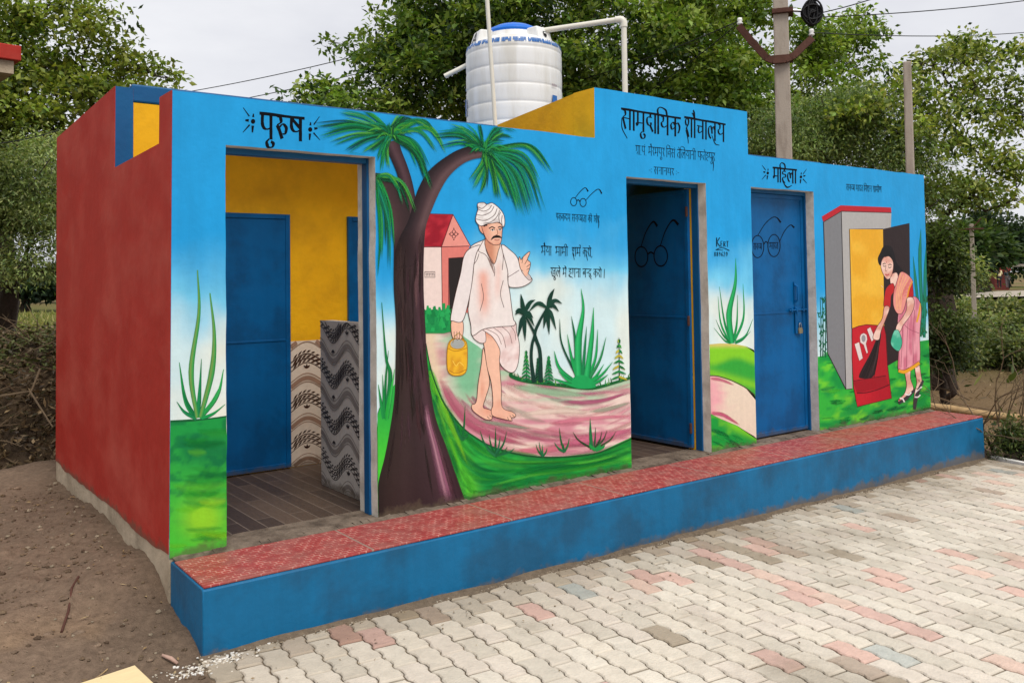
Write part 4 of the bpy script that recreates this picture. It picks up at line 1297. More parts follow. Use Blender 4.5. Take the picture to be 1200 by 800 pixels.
p.stroke(w3((72, 122), (68, 146), (76, 148)), .6, (150, 90, 80)); p.stroke(w3((68, 164), (77, 169), (86, 163)), 1.2, (186, 60, 66)); p.ell(w3((74, 108))[0], .6, .6, (190, 30, 40), 8)
part(w3, ((66, 84), (84, 66), (104, 90), (108, 120), (100, 96), (84, 80)), (26, 22, 26), True, None)
part(w3, ((75, 226), (104, 206), (112, 240), (96, 266), (90, 322), (62, 316), (65, 262)), (190, 36, 40))
part(w3, ((162, 190), (190, 184), (198, 226), (198, 276), (168, 276)), (186, 34, 40))
part(w3, ((160, 614), (186, 606), (186, 652), (200, 704), (166, 744), (138, 764), (130, 752), (158, 722), (168, 680)), sk)
part(w3, ((206, 594), (226, 584), (236, 640), (240, 676), (224, 722), (210, 786), (200, 784), (206, 716), (216, 670)), sk)
part(w3, ((132, 338), (168, 290), (206, 268), (232, 298), (237, 345), (230, 440), (228, 584), (180, 600), (130, 616), (132, 500), (126, 420)),
     lambda u, v: mixc(lin((232, 158, 170)), lin((204, 112, 134)), sst(-.1, .5, fbm(u/3.2, v/26, 103, 3, 1))), True, OLW, .6, 2)
part(w3, ((118, 212), (138, 156), (166, 160), (196, 194), (180, 230), (168, 282), (150, 342), (124, 346), (106, 306), (108, 244)),
     lambda u, v: mixc(lin((236, 152, 142)), lin((218, 120, 116)), sst(-.1, .4, fbm((u+v*.5)/3.4, v/40, 104, 3, 1))), True, OLW, .6, 2)
for s in (0, 14, 28, 42): p.stroke(w3((140+s, 158+s*.5), (124+s*.6, 240), (118+s*.5, 330)), .6, (242, 190, 120))
p.stroke(w3((196, 196), (180, 232), (170, 282)), 1.6, (228, 150, 40))
p.stroke(w3((232, 300), (228, 340), (216, 388)), [1, 2.4, 2], (232, 168, 44))
p.stroke(w3((130, 616), (160, 620), (196, 600), (228, 578)), [3, 4, 4, 3.4], (232, 166, 38)); p.stroke(w3((130, 607), (160, 611), (196, 591), (228, 569)), .5, (150, 60, 40))
for a in (((150, 400), (146, 500), (142, 600)), ((176, 360), (170, 480), (168, 600)), ((205, 330), (198, 460), (200, 580)), ((150, 392), (180, 420), (226, 440))): p.stroke(w3(*a), .6, (160, 76, 100))
part(w3, ((64, 316), (88, 320), (72, 370), (48, 430), (38, 470), (10, 462), (27, 415), (54, 370)), sk)
part(w3, ((170, 276), (200, 276), (202, 320), (182, 362), (152, 402), (138, 432), (118, 426), (124, 398), (150, 364), (168, 326)), sk)
p.stroke(w3((48, 196+20), (58, 226)), .5, SK, n=2)
part(w3, ((108, 432), (122, 424), (134, 434), (147, 482), (132, 522), (104, 506), (94, 480)), lambda u, v: mixc(lin((64, 176, 142)), lin((120, 206, 178)), sst(-.2, .4, fbm(u/4, v/6, 105, 3, 1))), True, (30, 96, 80), .6, 2)
for a, b in ((((130, 768), (168, 742), (206, 704)), 3.4), (((205, 796), (216, 730), (246, 660)), 3.6)): p.stroke(w3(*a), [b, b*1.2, b*.8], (60, 56, 60))
for a in (((136, 742), (150, 748), (158, 762)), ((160, 724), (178, 728), (190, 716)), ((206, 738), (222, 738), (232, 728)), ((210, 716), (228, 700), (240, 690))): p.stroke(w3(*a), 1.5, (236, 232, 230))
p.ell(w3((136, 752))[0], 1, 1, (190, 40, 50), 8)
p.build('painted_woman', front)

PAINT_LAYER[0] = AFTER_PATH+.0014
# ---- man with the turban and the water can
p = mural()
m7, m8 = Zm(500, 220, 5), Zm(500, 360, 5)
OLM = (70, 44, 40)
SM, SMD = (240, 190, 164), (222, 150, 124)
def skm(u, v): return mixc(lin(SM), lin(SMD), sst(.0, .9, fbm(u/14, v/24, 107, 2, 1)))
def cloth(u, v):
    c = mixc(lin((236, 226, 222)), lin((222, 206, 202)), sst(-.1, .5, -.3+fbm(u/30, v/40, 108, 2, 1)))
    pk = np.exp(-((u-566-(v-330)*.03)/6.5)**2)*sst(310, 325, v)*sst(380, 350, v)
    pk = pk+.45*np.exp(-((u-583-(v-330)*-.03)/4)**2)*sst(300, 315, v)*sst(360, 335, v)
    return mixc(c, lin((234, 166, 146)), np.clip(pk*.9, 0, 1))
part(m8, ((330, 235), (352, 350), (366, 440), (345, 520), (328, 580), (350, 592), (376, 604), (380, 650), (340, 652), (272, 606), (262, 570), (288, 550), (300, 440), (318, 330)), skm, True, OLM, .7)
part(m8, ((325, 140), (426, 190), (425, 330), (435, 470), (440, 580), (500, 610), (519, 626), (514, 640), (494, 644), (496, 660), (440, 650), (385, 632), (376, 600), (386, 560), (376, 440), (352, 350), (335, 230)), skm, True, OLM, .7)
for a in (((494, 644), (484, 630)), ((514, 640), (500, 626)), ((478, 655), (470, 640)), ((380, 640), (366, 630)), ((366, 650), (352, 636))): p.stroke(m8(*a), .6, OLM, n=2)
part(m8, ((268, 160), (330, 120), (345, 190), (325, 208), (292, 196)), (232, 214, 210), True, OLM, .6)
part(m8, ((325, 125), (400, 108), (512, 84), (524, 140), (541, 220), (536, 310), (518, 366), (488, 379), (446, 352), (424, 312), (426, 245), (382, 170)),
     lambda u, v: mixc(lin((240, 224, 220)), lin((224, 196, 192)), sst(-.2, .5, fbm(u/7, v/9, 109, 3, 1))), True, OLM, .7)
for a in (((345, 122), (410, 160), (436, 215)), ((385, 114), (440, 160), (462, 236)), ((430, 104), (480, 150), (498, 210)), ((480, 96), (512, 140), (520, 190))): p.stroke(m8(*a), .6, (120, 84, 80))
# can
part(m8, ((121, 228), (138, 192), (178, 177), (218, 188), (234, 218), (236, 300), (231, 366), (208, 392), (176, 398), (144, 393), (121, 366), (116, 300)),
     lambda u, v: mixc(lin((238, 184, 44)), lin((214, 152, 36)), sst(-.2, .4, fbm(u/6, v/9, 110, 3, 1))), True, (168, 112, 20), .9)
p.ell(m8((178, 212))[0], 8.2, 5.6, (164, 168, 164)); p.ring(m8((178, 212))[0], 9.2, 6.2, 1.0, (186, 134, 30))
p.stroke(m8((122, 240), (170, 254), (233, 236)), .8, (178, 120, 24)); p.stroke(m8((128, 366), (170, 384), (230, 362)), .8, (178, 120, 24))
p.stroke(m8((150, 310), (170, 340), (190, 320), (215, 340)), .7, (250, 210, 90))
# hand holding it
part(m8, ((146, 74), (206, 78), (212, 140), (200, 186), (186, 178), (178, 188), (166, 178), (154, 184), (142, 140)), skm, True, OLM, .7)
for a in (((158, 140), (160, 180)), ((174, 140), (176, 182)), ((190, 138), (190, 178))): p.stroke(m8(*a), .6, OLM, n=2)
p.stroke(m8((150, 206), (160, 172), (184, 150), (206, 168), (222, 196)), 1.0, (150, 120, 50))
# shirt
part(m7, ((250, 352), (330, 305), (345, 312), (395, 440), (420, 330), (438, 336), (484, 372), (472, 520), (486, 620), (504, 760), (518, 785), (505, 806), (420, 812), (330, 826), (266, 864), (256, 800), (240, 716), (246, 640), (262, 560), (272, 450)), cloth, True, OLM, .8, 3)
part(m7, ((310, 335), (250, 355), (215, 402), (196, 500), (166, 620), (138, 760), (152, 778), (206, 780), (236, 692), (262, 562), (274, 450), (290, 380)), (234, 224, 222), True, OLM, .8)
part(m7, ((545, 500), (536, 440), (541, 402), (551, 420), (562, 404), (596, 374), (602, 382), (588, 418), (605, 436), (601, 470), (582, 515), (562, 512)), skm, True, OLM, .7)
for a in (((562, 404), (556, 440)), ((588, 418), (572, 446)), ((604, 446), (582, 462)), ((600, 470), (578, 480))): p.stroke(m7(*a), .6, OLM, n=2)
part(m7, ((436, 336), (490, 366), (530, 410), (552, 482), (606, 520), (612, 545), (562, 576), (502, 582), (476, 566), (471, 480)), (236, 228, 226), True, OLM, .8)
part(m7, ((552, 482), (596, 505), (611, 532), (598, 540), (570, 512)), (206, 190, 186), True, OLM, .6)
part(m7, ((560, 478), (578, 470), (590, 505), (574, 514)), skm, True, None)
# neck and open collar
part(m7, ((345, 290), (368, 318), (425, 330), (416, 372), (402, 428), (386, 442), (352, 382), (338, 322)), lambda u, v: mixc(lin((206, 140, 112)), lin((236, 184, 156)), sst(575, 583, u)), True, OLM, .7, 2)
for a in (((330, 306), (302, 366), (340, 390), (386, 446)), ((345, 290), (338, 330), (360, 390), (390, 440)), ((434, 336), (446, 400), (440, 480)), ((388, 446), (396, 480), (394, 515)),
          ((272, 450), (292, 420), (304, 384)), ((262, 562), (252, 620), (242, 700)), ((476, 520), (500, 506), (540, 480)), ((310, 720), (330, 640), (318, 560)), ((450, 700), (430, 620), (446, 540))): p.stroke(m7(*a), .7, (104, 84, 82))
p.stroke(m7((350, 400), (376, 450), (392, 500)), [.4, 3, .6], (150, 126, 120))
# head
part(m7, ((303, 214), (322, 216), (334, 240), (332, 268), (316, 258), (306, 240)), skm, True, OLM, .6)
part(m7, ((320, 220), (345, 206), (400, 200), (434, 212), (441, 232), (439, 264), (436, 300), (426, 328), (398, 334), (362, 318), (336, 276)), skm, True, OLM, .7, 2)
p.stroke(m7((330, 224), (346, 214), (350, 222)), [2, 3, 1], (36, 26, 26))
for a, w in ((((362, 238), (380, 228), (398, 236)), 1.3), (((414, 232), (428, 226), (440, 234)), 1.2)): p.stroke(m7(*a), w, (44, 30, 28))
for c in ((384, 246), (427, 244)): p.ell(m7(c)[0], 1.9, 1.2, (240, 232, 226), 12); p.ell(m7(c)[0], .9, 1.0, (30, 22, 22), 10)
for a in (((370, 248), (384, 240), (398, 246)), ((416, 244), (428, 238), (440, 243))): p.stroke(m7(*a), .6, (50, 32, 30))
p.stroke(m7((408, 240), (414, 268), (402, 276)), .7, (150, 92, 74))
p.stroke(m7((374, 304), (390, 288), (408, 284), (424, 286), (438, 294)), [.8, 2.6, 3.2, 2.6, .8], (30, 22, 22))
p.stroke(m7((394, 302), (410, 306), (424, 302)), .9, (170, 80, 74)); p.stroke(m7((344, 290), (360, 312), (384, 326)), .8, (200, 130, 106))
part(m7, ((296, 92), (330, 85), (352, 96), (382, 88), (426, 122), (450, 160), (455, 208), (444, 228), (424, 202), (382, 206), (345, 212), (320, 222), (300, 214), (284, 188), (290, 150), (298, 124)),
     lambda u, v: mixc(lin((240, 236, 234)), lin((214, 206, 204)), sst(-.1, .5, fbm(u/5, v/4, 112, 3, 1))), True, OLM, .8, 2)
for a in (((298, 124), (330, 136), (362, 124), (378, 100)), ((290, 156), (330, 160), (372, 140), (392, 108)), ((286, 182), (340, 190), (392, 160), (410, 120)), ((330, 208), (380, 196), (414, 160), (424, 130)),
          ((424, 202), (420, 168), (430, 140)), ((300, 112), (322, 120), (350, 98)), ((440, 222), (436, 190), (440, 160))): p.stroke(m7(*a), .8, (110, 94, 92))
p.build('painted_man', front)
# ================================================================== lettering, drawn with a broad nib
# every letter is a set of pen strokes in a box whose head-line is y=1 and foot y=0
def arc(cx, cy, rx, ry, a0, a1, n=9):
    t = np.radians(np.linspace(a0, a1, n))
    return [(cx+rx*math.cos(q), cy+ry*math.sin(q)) for q in t]
PA = [(.14, 1), (.13, .62), (.22, .44), (.40, .40), (.58, .48)]
RA = [[(.10, .96), (.28, .92), (.32, .74), (.12, .60)], [(.12, .60), (.24, .40), (.38, .06)]]
GLY = {   # name: (advance, strokes)
 'pa': (.78, [PA, [(.58, 1), (.58, 0)]]),
 'ssa': (.80, [PA, [(.60, 1), (.60, 0)], [(.14, .94), (.58, .56)]]),
 'ra': (.48, RA),
 'rru': (.74, RA+[[(.24, .52), (.42, .66), (.60, .52), (.54, .28), (.40, .26)]]),
 'sa': (.86, RA[:1]+[[(.12, .60), (.22, .34), (.34, .04)], [(.14, .58), (.66, .56)], [(.68, 1), (.68, 0)]]),
 's_': (.52, RA[:1]+[[(.12, .60), (.22, .34), (.34, .04)], [(.14, .58), (.52, .56)]]),
 'ma': (.80, [[(.18, 1), (.18, .46)], [(.18, .46), (.08, .40), (.14, .30), (.22, .42)], [(.18, .44), (.62, .44)], [(.62, 1), (.62, 0)]]),
 'da': (.62, [[(.36, 1), (.36, .80)], [(.48, .80), (.16, .78), (.10, .56), (.22, .40), (.40, .42), (.40, .54)], [(.34, .40), (.56, .08)]]),
 'ya': (.78, [[(.10, .94), (.26, .90), (.24, .70), (.12, .62), (.16, .46), (.34, .40), (.58, .52)], [(.60, 1), (.60, 0)]]),
 'ka': (.84, [[(.42, 1), (.42, 0)], [(.42, .60), (.24, .72), (.08, .56), (.18, .36), (.42, .50)], [(.42, .62), (.62, .72), (.76, .52), (.68, .24), (.60, .20)]]),
 'sha': (.84, [[(.34, .64), (.18, .62), (.10, .80), (.22, .96), (.38, .88), (.36, .68), (.18, .46)], [(.18, .48), (.30, .26), (.40, .02)], [(.66, 1), (.66, 0)]]),
 'ca': (.78, [[(.06, .68), (.60, .66)], [(.24, .66), (.18, .44), (.30, .32), (.60, .46)], [(.60, 1), (.60, 0)]]),
 'c_': (.46, [[(.06, .68), (.46, .66)], [(.24, .66), (.18, .44), (.28, .32), (.44, .40)]]),
 'cha': (.80, [[(.10, .92), (.30, .86), (.20, .66), (.46, .62), (.30, .30), (.10, .34), (.20, .48), (.52, .20)], [(.64, 1), (.64, 0)]]),
 'la': (.90, [[(.42, .54), (.30, .76), (.13, .66), (.10, .42), (.20, .20), (.34, .10)], [(.42, .36), (.43, .60), (.56, .75), (.70, .58)], [(.70, 1), (.70, 0)]]),
 'va': (.72, [[(.56, .64), (.32, .74), (.12, .56), (.24, .36), (.56, .48)], [(.56, 1), (.56, 0)]]),
 'ba': (.72, [[(.56, .64), (.32, .74), (.12, .56), (.24, .36), (.56, .48)], [(.56, 1), (.56, 0)], [(.18, .64), (.48, .46)]]),
 'ga': (.74, [[(.20, 1), (.20, .46), (.10, .40)], [(.56, 1), (.56, 0)]]),
 'ta': (.68, [[(.52, .64), (.22, .62), (.10, .42), (.24, .10)], [(.52, 1), (.52, 0)]]),
 'na': (.70, [[(.10, .60), (.20, .52), (.26, .62), (.54, .60)], [(.54, 1), (.54, 0)]]),
 'n_': (.40, [[(.10, .60), (.20, .52), (.26, .62), (.42, .60)]]),
 'ha': (.62, [[(.32, 1), (.32, .82)], [(.52, .82), (.18, .80), (.14, .64), (.44, .58), (.46, .42), (.18, .38), (.12, .24), (.24, .08), (.42, .02)]]),
 'bha': (.88, [[(.02, .84), (.08, .98), (.20, .96), (.24, .80)], [(.24, .86), (.24, .46)], [(.24, .46), (.12, .44), (.12, .30), (.26, .34)], [(.24, .44), (.68, .44)], [(.68, 1), (.68, 0)]]),
 'kha': (1.06, RA+[[(.84, .64), (.62, .72), (.46, .56), (.56, .36), (.84, .48)], [(.86, 1), (.86, 0)]]),
 'pha': (1.0, [PA, [(.58, 1), (.58, 0)], [(.58, .56), (.78, .68), (.88, .46), (.76, .26)]]),
 'ja': (.82, [[(.64, .64), (.36, .62)], [(.36, .62), (.40, .36), (.22, .28), (.08, .42)], [(.64, 1), (.64, 0)]]),
 'gha': (.82, [[(.10, .92), (.28, .86), (.14, .68), (.30, .62), (.14, .54), (.20, .36), (.62, .44)], [(.64, 1), (.64, 0)]]),
 'nna': (.82, [[(.12, 1), (.12, .56), (.26, .46), (.36, .60), (.36, 1)], [(.62, 1), (.62, 0)]]),
 'i': (.60, [[(.36, 1), (.36, .86)], [(.52, .86), (.18, .84), (.14, .64), (.44, .62), (.44, .40), (.16, .36), (.30, .20), (.50, .04)]]),
 'e': (.60, [[(.10, .92), (.12, .54), (.34, .46), (.46, .58)], [(.42, 1), (.42, .30), (.30, .06)]]),
 'o': (1.06, [[(.10, .88), (.32, .90), (.30, .68), (.18, .62), (.36, .54), (.30, .24), (.08, .30)], [(.30, .58), (.66, .58)], [(.66, 1), (.66, 0)], [(.90, 1), (.90, 0)], [(.90, 1), (.70, 1.30), (.60, 1.32)]]),
 'tta': (.64, [[(.34, 1), (.34, .82)], [(.54, .80), (.20, .78), (.10, .50), (.26, .26), (.54, .40)]]),
 'shra': (.86, [[(.34, .64), (.18, .62), (.10, .80), (.22, .96), (.38, .88), (.36, .68), (.18, .46)], [(.66, 1), (.66, 0)], [(.30, .50), (.66, .46)], [(.62, .36), (.30, .08)]]),
 'gra': (.76, [[(.20, 1), (.20, .46), (.10, .40)], [(.56, 1), (.56, 0)], [(.54, .34), (.24, .10)]]),
 'aa': (.26, [[(.12, 1), (.12, 0)]]),
 'ii': (.30, [[(.12, 1), (.12, 0)], [(.12, 1), (-.02, 1.28), (-.26, 1.30), (-.34, 1.08)]]),
 'oo': (.28, [[(.12, 1), (.12, 0)], [(.12, 1), (-.06, 1.24), (-.20, 1.28)]]),
 'au': (.28, [[(.12, 1), (.12, 0)], [(.12, 1), (-.04, 1.24), (-.16, 1.26)], [(.12, 1.02), (.08, 1.30), (-.02, 1.44)]]),
 'sp': (.34, []), 'sp2': (.7, []),
 '.': (.24, [[(.08, .06), (.12, .0)]]), ',': (.26, [[(.10, .10), (.04, -.12)]]), ':': (.26, [[(.10, .70), (.12, .62)], [(.10, .30), (.12, .22)]]), '-': (.4, [[(.05, .48), (.34, .48)]]), '|': (.3, [[(.16, 1.05), (.10, -.05)]]),
}
MARK = {  # marks that sit on the letter just drawn; x measured from the stem
 'u': [[(-.10, .02), (-.22, -.12), (-.14, -.30), (.06, -.30), (.12, -.16), (.0, -.08)]],
 'uu': [[(-.16, .0), (-.02, -.12), (.18, -.16), (.26, -.34)], [(-.02, -.12), (-.10, -.30)]],
 'ru': [[(.02, .52), (.16, .66), (.28, .50), (.20, .30), (.08, .28)]],
 'ee': [[(.0, 1.0), (-.12, 1.22), (-.26, 1.28)]],
 'ai': [[(.0, 1.0), (-.12, 1.22), (-.26, 1.28)], [(.02, 1.0), (-.02, 1.26), (-.12, 1.40)]],
 'm': [[(.0, 1.20), (.06, 1.14)]],
 'reph': [[(.0, 1.0), (.12, 1.18), (.0, 1.32), (-.12, 1.28)]],
 'halant': [[(-.06, -.02), (.08, -.16)]],
 'nukta': [[(-.28, -.10), (-.22, -.16)]],
}
IPRE = [[(.12, 1), (.12, 0)]]
def word(seq):
    """list of glyph names -> strokes, header spans, width"""
    x = 0; strokes = []; spans = []; start = 0; stem = 0
    for g in seq:
        if g in MARK:
            strokes += [[(a+stem, b) for a, b in s] for s in MARK[g]]; continue
        if g.startswith('i_'):      # short i: stem before the letter, arch over it
            wch = GLY[g[2:]][0]
            strokes += [[(x+.10, 1), (x+.10, 0)], [(x+.10, 1.0), (x+.06, 1.24), (x+.26, 1.40), (x+.20+wch*.62, 1.30), (x+.22+wch*.74, 1.0)]]
            x += .24; g = g[2:]
        adv, ss = GLY[g]
        if g.startswith('sp'):
            spans.append((start, x)); x += adv; start = x; continue
        strokes += [[(a+x, b) for a, b in s] for s in ss]
        if g in ('.', ',', ':', '-', '|'):
            spans.append((start, x)); start = x+adv
        xs = [a for s in ss for a, b in s if True]
        vert = [s for s in ss if len(s) == 2 and s[0][1] == 1 and s[1][1] == 0]
        stem = x+(vert[-1][0][0] if vert else (max(xs)*.55 if xs else 0))
        x += adv
    spans.append((start, x))
    return strokes, [q for q in spans if q[1]-q[0] > .05], x
def write(p, seq, P0, P1, h, nib=.14, thin=.35, slope=None, tail=None, head=True, nang=35):
    """letters hung from the head-line P0->P1 (photo px measured on the wall), letter height h px at both ends (h0,h1)"""
    strokes, spans, wd = word(seq)
    P0, P1 = np.array(P0, float), np.array(P1, float)
    h0, h1 = h if hasattr(h, '__len__') else (h, h)
    def M_(pts):
        pts = np.asarray(pts, float)
        t = pts[:, 0]/wd
        hh = h0+(h1-h0)*t
        return P0[None]*(1-t)[:, None]+P1[None]*t[:, None]+np.stack([np.zeros(len(t)), (1-pts[:, 1])*hh], 1)
    a = math.radians(nang)
    def pen(pts, k=1.0):
        q = cat(pts, 6)
        # broad nib held at a slant: thick down-strokes, thin joins
        nb = nib*k*.5
        off = np.array([math.cos(a), math.sin(a)*.45])*nb
        d = np.gradient(q, axis=0); d /= np.linalg.norm(d, axis=1)[:, None]+1e-9
        nn = np.stack([-d[:, 1], d[:, 0]], 1)
        width = np.abs(nn@off)
        width = np.maximum(width, nb*thin)
        wob_ = 1+np.array([mr.uniform(-.06, .06) for _ in range(len(q))])
        o = nn*(width*wob_)[:, None]
        p.band(M_(q+o), M_(q-o), [INK, INK])
    for s in strokes: pen(s)
    if head:
        for x0, x1 in spans:
            y = 1.0
            tk = nib*.30
            xs = np.linspace(x0-.02, x1+.02, 8)
            p.band(M_(np.stack([xs, y+tk*(1+.2*np.sin(xs*3))], 1)), M_(np.stack([xs, y-tk+0*xs], 1)), [INK, INK])
INK = (18, 20, 30)
PAINT_LAYER[0] = .0007
def splash(p, c, s, flip=1):
    """brush-dab ornament beside a heading: a dot with rays"""
    x, y = c
    p.ell((x, y), 2.6*s, 2.9*s, INK, 14)
    p.stroke([(x+.2, y-5*s), (x+.4, y-9*s)], [2.6*s, 1.2*s], INK, n=2); p.stroke([(x-.3, y+5*s), (x-.8, y+13*s)], [3.2*s, 1.6*s], INK, n=2)
    p.stroke([(x-flip*5*s, y-1), (x-flip*9*s, y-1.4)], [3.4*s, 2.0*s], INK, n=2)
    p.stroke([(x-flip*4.4*s, y-6*s), (x-flip*11.5*s, y-16*s)], [1.6*s, .7*s], INK, n=2); p.stroke([(x-flip*4*s, y+4*s), (x-flip*12*s, y+13*s)], [1.9*s, .7*s], INK, n=2)
def letter_obj(name, draw):
    p = Paint(MURAL); p.lift += 2e-5; p.step = 4e-6
    draw(p)
    o = p.build(name, front, M['black_paint'])
    return o
def d_(p):
    write(p, ['pa', 'u', 'rru', 'ssa'], (304.5, 132.4), (356.5, 138.6), (30, 27), nib=.20, thin=.3)
    splash(p, (296.5, 142), 1.0, 1); splash(p, (363.5, 151.5), .95, -1)
letter_obj('lettering', d_)
def d_(p):
    write(p, ['sa', 'aa', 'ma', 'u', 'da', 'aa', 'i_ya', 'ka'], (728, 127.0), (797.5, 138.5), (24, 22), nib=.175, thin=.3)
    write(p, ['sha', 'au', 'ca', 'aa', 'la', 'ya'], (802, 137.0), (850, 145.5), (23, 21), nib=.175, thin=.3)
    p.stroke([(728.5, 138), (729, 150), (735, 162)], [.7, 1.2, .9], INK); p.stroke([(803.5, 152), (806, 162), (806.5, 168)], [.7, 1.1, .8], INK)
    p.stroke([(834, 158), (838, 168), (843, 170)], [.7, 1.2, .7], INK)
letter_obj('lettering', d_)
def d_(p):
    write(p, ['gra', 'aa', '.', 'pa', 'm', '.', 'sp', 'ma', 'ai', 'ra', 'ma', 'pa', 'u', 'ra', 'sp', 'i_va', 'sa', 'm', 'sp', 'ta', 'ee', 'i_la', 'ya', 'aa', 'na', 'ii', 'sp', 'pha', 'ta', 'ee', 'ha', 'pa', 'u', 'ra'],
          (744.5, 170.2), (838, 179.2), (10.6, 9.8), nib=.125, thin=.4)
    p.stroke([(834, 180), (836, 192), (835.5, 200)], [.6, .9, .5], INK)
letter_obj('lettering', d_)
def d_(p):
    write(p, ['-', ':', 'sp', 'sa', 'na', 'aa', 'na', 'gha', 'ra', 'sp', ':', '-'], (760, 194.6), (796, 198), (8.6, 8), nib=.12, thin=.4)
letter_obj('lettering', d_)
def d_(p):
    write(p, ['ma', 'i_ha', 'la', 'aa'], (905.5, 196.0), (933.5, 199.0), (17, 16), nib=.19, thin=.35)
    p.stroke([(917, 212), (922, 219), (928, 217)], [.8, 1.8, .6], INK)
    splash(p, (899.6, 202.5), .58, 1); splash(p, (938.5, 207), .58, -1)
letter_obj('lettering', d_)
def specs(p, c1, c2, rx, ry, w, arms):
    for c in (c1, c2): p.ring(c, rx, ry, w, INK)
    p.stroke([(c1[0]+rx, c1[1]-ry*.2), ((c1[0]+c2[0])/2, c1[1]-ry*.45), (c2[0]-rx, c2[1]-ry*.2)], w*1.2, INK)
    for a in arms: p.stroke(a, [w*.8, w, w, w*2.2], INK)
def d_(p):
    specs(p, (672.2, 236.0), (683.2, 237.0), 3.6, 4.8, .8, [[(674, 231.5), (679, 225), (684.5, 220), (687, 220.5), (689, 224)], [(686.6, 234), (692, 228), (699, 222), (702.5, 222), (705, 226.6)]])
letter_obj('painted_spectacles', d_)
def d_(p):
    write(p, ['e', 'ka', 'ka', 'da', 'ma', 'sp', 'sa', 'va', 'c_', 'cha', 'ta', 'aa', 'sp', 'ka', 'ii', 'sp', 'o', 'ra'], (651.5, 249.6), (702.5, 253.0), (8.6, 8), nib=.125, thin=.4)
    p.stroke([(700.5, 254), (701.6, 262), (701, 267)], [.5, .9, .5], INK)
letter_obj('lettering', d_)
def d_(p):
    write(p, ['bha', 'ai', 'ya', 'aa', 'sp2', 'bha', 'aa', 'bha', 'ii', 'sp2', 'sha', 'ma', 'reph', 'sp', 'ka', 'ra', 'oo', ','], (634, 287.8), (694.5, 290.6), (11, 10), nib=.13, thin=.4)
letter_obj('lettering', d_)
def d_(p):
    write(p, ['kha', 'u', 'la', 'ee', 'sp', 'ma', 'ee', 'm', 'sp', 'ha', 'ga', 'na', 'aa', 'sp', 'ba', 'n_', 'da', 'sp', 'ka', 'ra', 'oo', 'sp', '|'], (645, 313.4), (709, 315.4), (10.6, 9.6), nib=.13, thin=.4)
    for a in (((671, 296), (673, 304)), ((687, 298), (688.5, 305)), ((648, 322), (651, 326)), ((666, 322), (671, 325)), ((690, 322), (693, 327))): p.stroke(a, [.9, .5], INK, n=2)
letter_obj('lettering', d_)
def d_(p):
    write(p, ['sa', 'va', 'c_', 'cha', 'sp', 'bha', 'aa', 'ra', 'ta', 'sp', 'i_ma', 'sha', 'na', 'sp', 'gra', 'aa', 'ma', 'ii', 'nna'], (991.5, 215.6), (1033, 218.6), (7.2, 6.8), nib=.125, thin=.45)
letter_obj('lettering', d_)
def d_(p):
    write(p, ['i', 'ja', 'ja', 'ta', 'sp2', 'gha', 'ra'], (1004.5, 253.6), (1020, 254.8), (7, 6.8), nib=.19, thin=.45)
letter_obj('lettering', d_)
# painter's signature
CAP = {'K': [[(0, 1), (0, 0)], [(.6, 1), (.05, .5), (.65, 0)]], 'E': [[(.5, 1), (0, 1), (0, 0), (.5, 0)], [(0, .5), (.4, .5)]], 'W': [[(0, 1), (.2, 0), (.4, .7), (.6, 0), (.8, 1)]], 'A': [[(0, 0), (.35, 1), (.7, 0)], [(.15, .4), (.55, .4)]],
       'R': [[(0, 0), (0, 1), (.5, .9), (.45, .55), (0, .5)], [(.2, .5), (.6, 0)]], 'T': [[(0, 1), (.7, 1)], [(.35, 1), (.35, 0)]], '8': [[(.3, .5), (.05, .75), (.3, 1), (.55, .75), (.3, .5), (.0, .25), (.3, 0), (.6, .25), (.3, .5)]],
       '9': [[(.5, .7), (.25, .5), (.0, .75), (.3, 1), (.5, .75), (.45, .3), (.2, 0)]], '2': [[(0, .8), (.3, 1), (.5, .75), (0, 0), (.55, 0)]], '0': [[(.3, 1), (0, .5), (.3, 0), (.6, .5), (.3, 1)]], '6': [[(.5, 1), (.1, .6), (.05, .2), (.3, 0), (.55, .25), (.3, .5), (.08, .3)]], '5': [[(.55, 1), (.1, 1), (.05, .6), (.4, .6), (.55, .3), (.3, 0), (0, .1)]]}
def caps(p, s, x, y, w, h, t, dy=0.0):
    for c in s:
        for q in CAP[c]: p.stroke([(x+a*w, y-b*h) for a, b in q], t, INK, smooth=False)
        x += w*.95; y += dy
def d_(p):
    caps(p, 'K', 839.6, 288.5, 6, 10.5, 1.0); caps(p, 'ERT', 844.6, 288.6, 3.4, 6.4, .7, .12)
letter_obj('lettering', d_)
def d_(p):
    p.stroke([(838.5, 292.4), (846, 289.8), (854.5, 293.2)], [.9, .6, .9], INK); p.stroke([(838.6, 292.2), (847, 292.8)], .6, INK, n=2)
letter_obj('flourish', d_)
def d_(p):
    caps(p, '889620', 836.8, 299.8, 2.9, 5, .6)
letter_obj('lettering', d_)
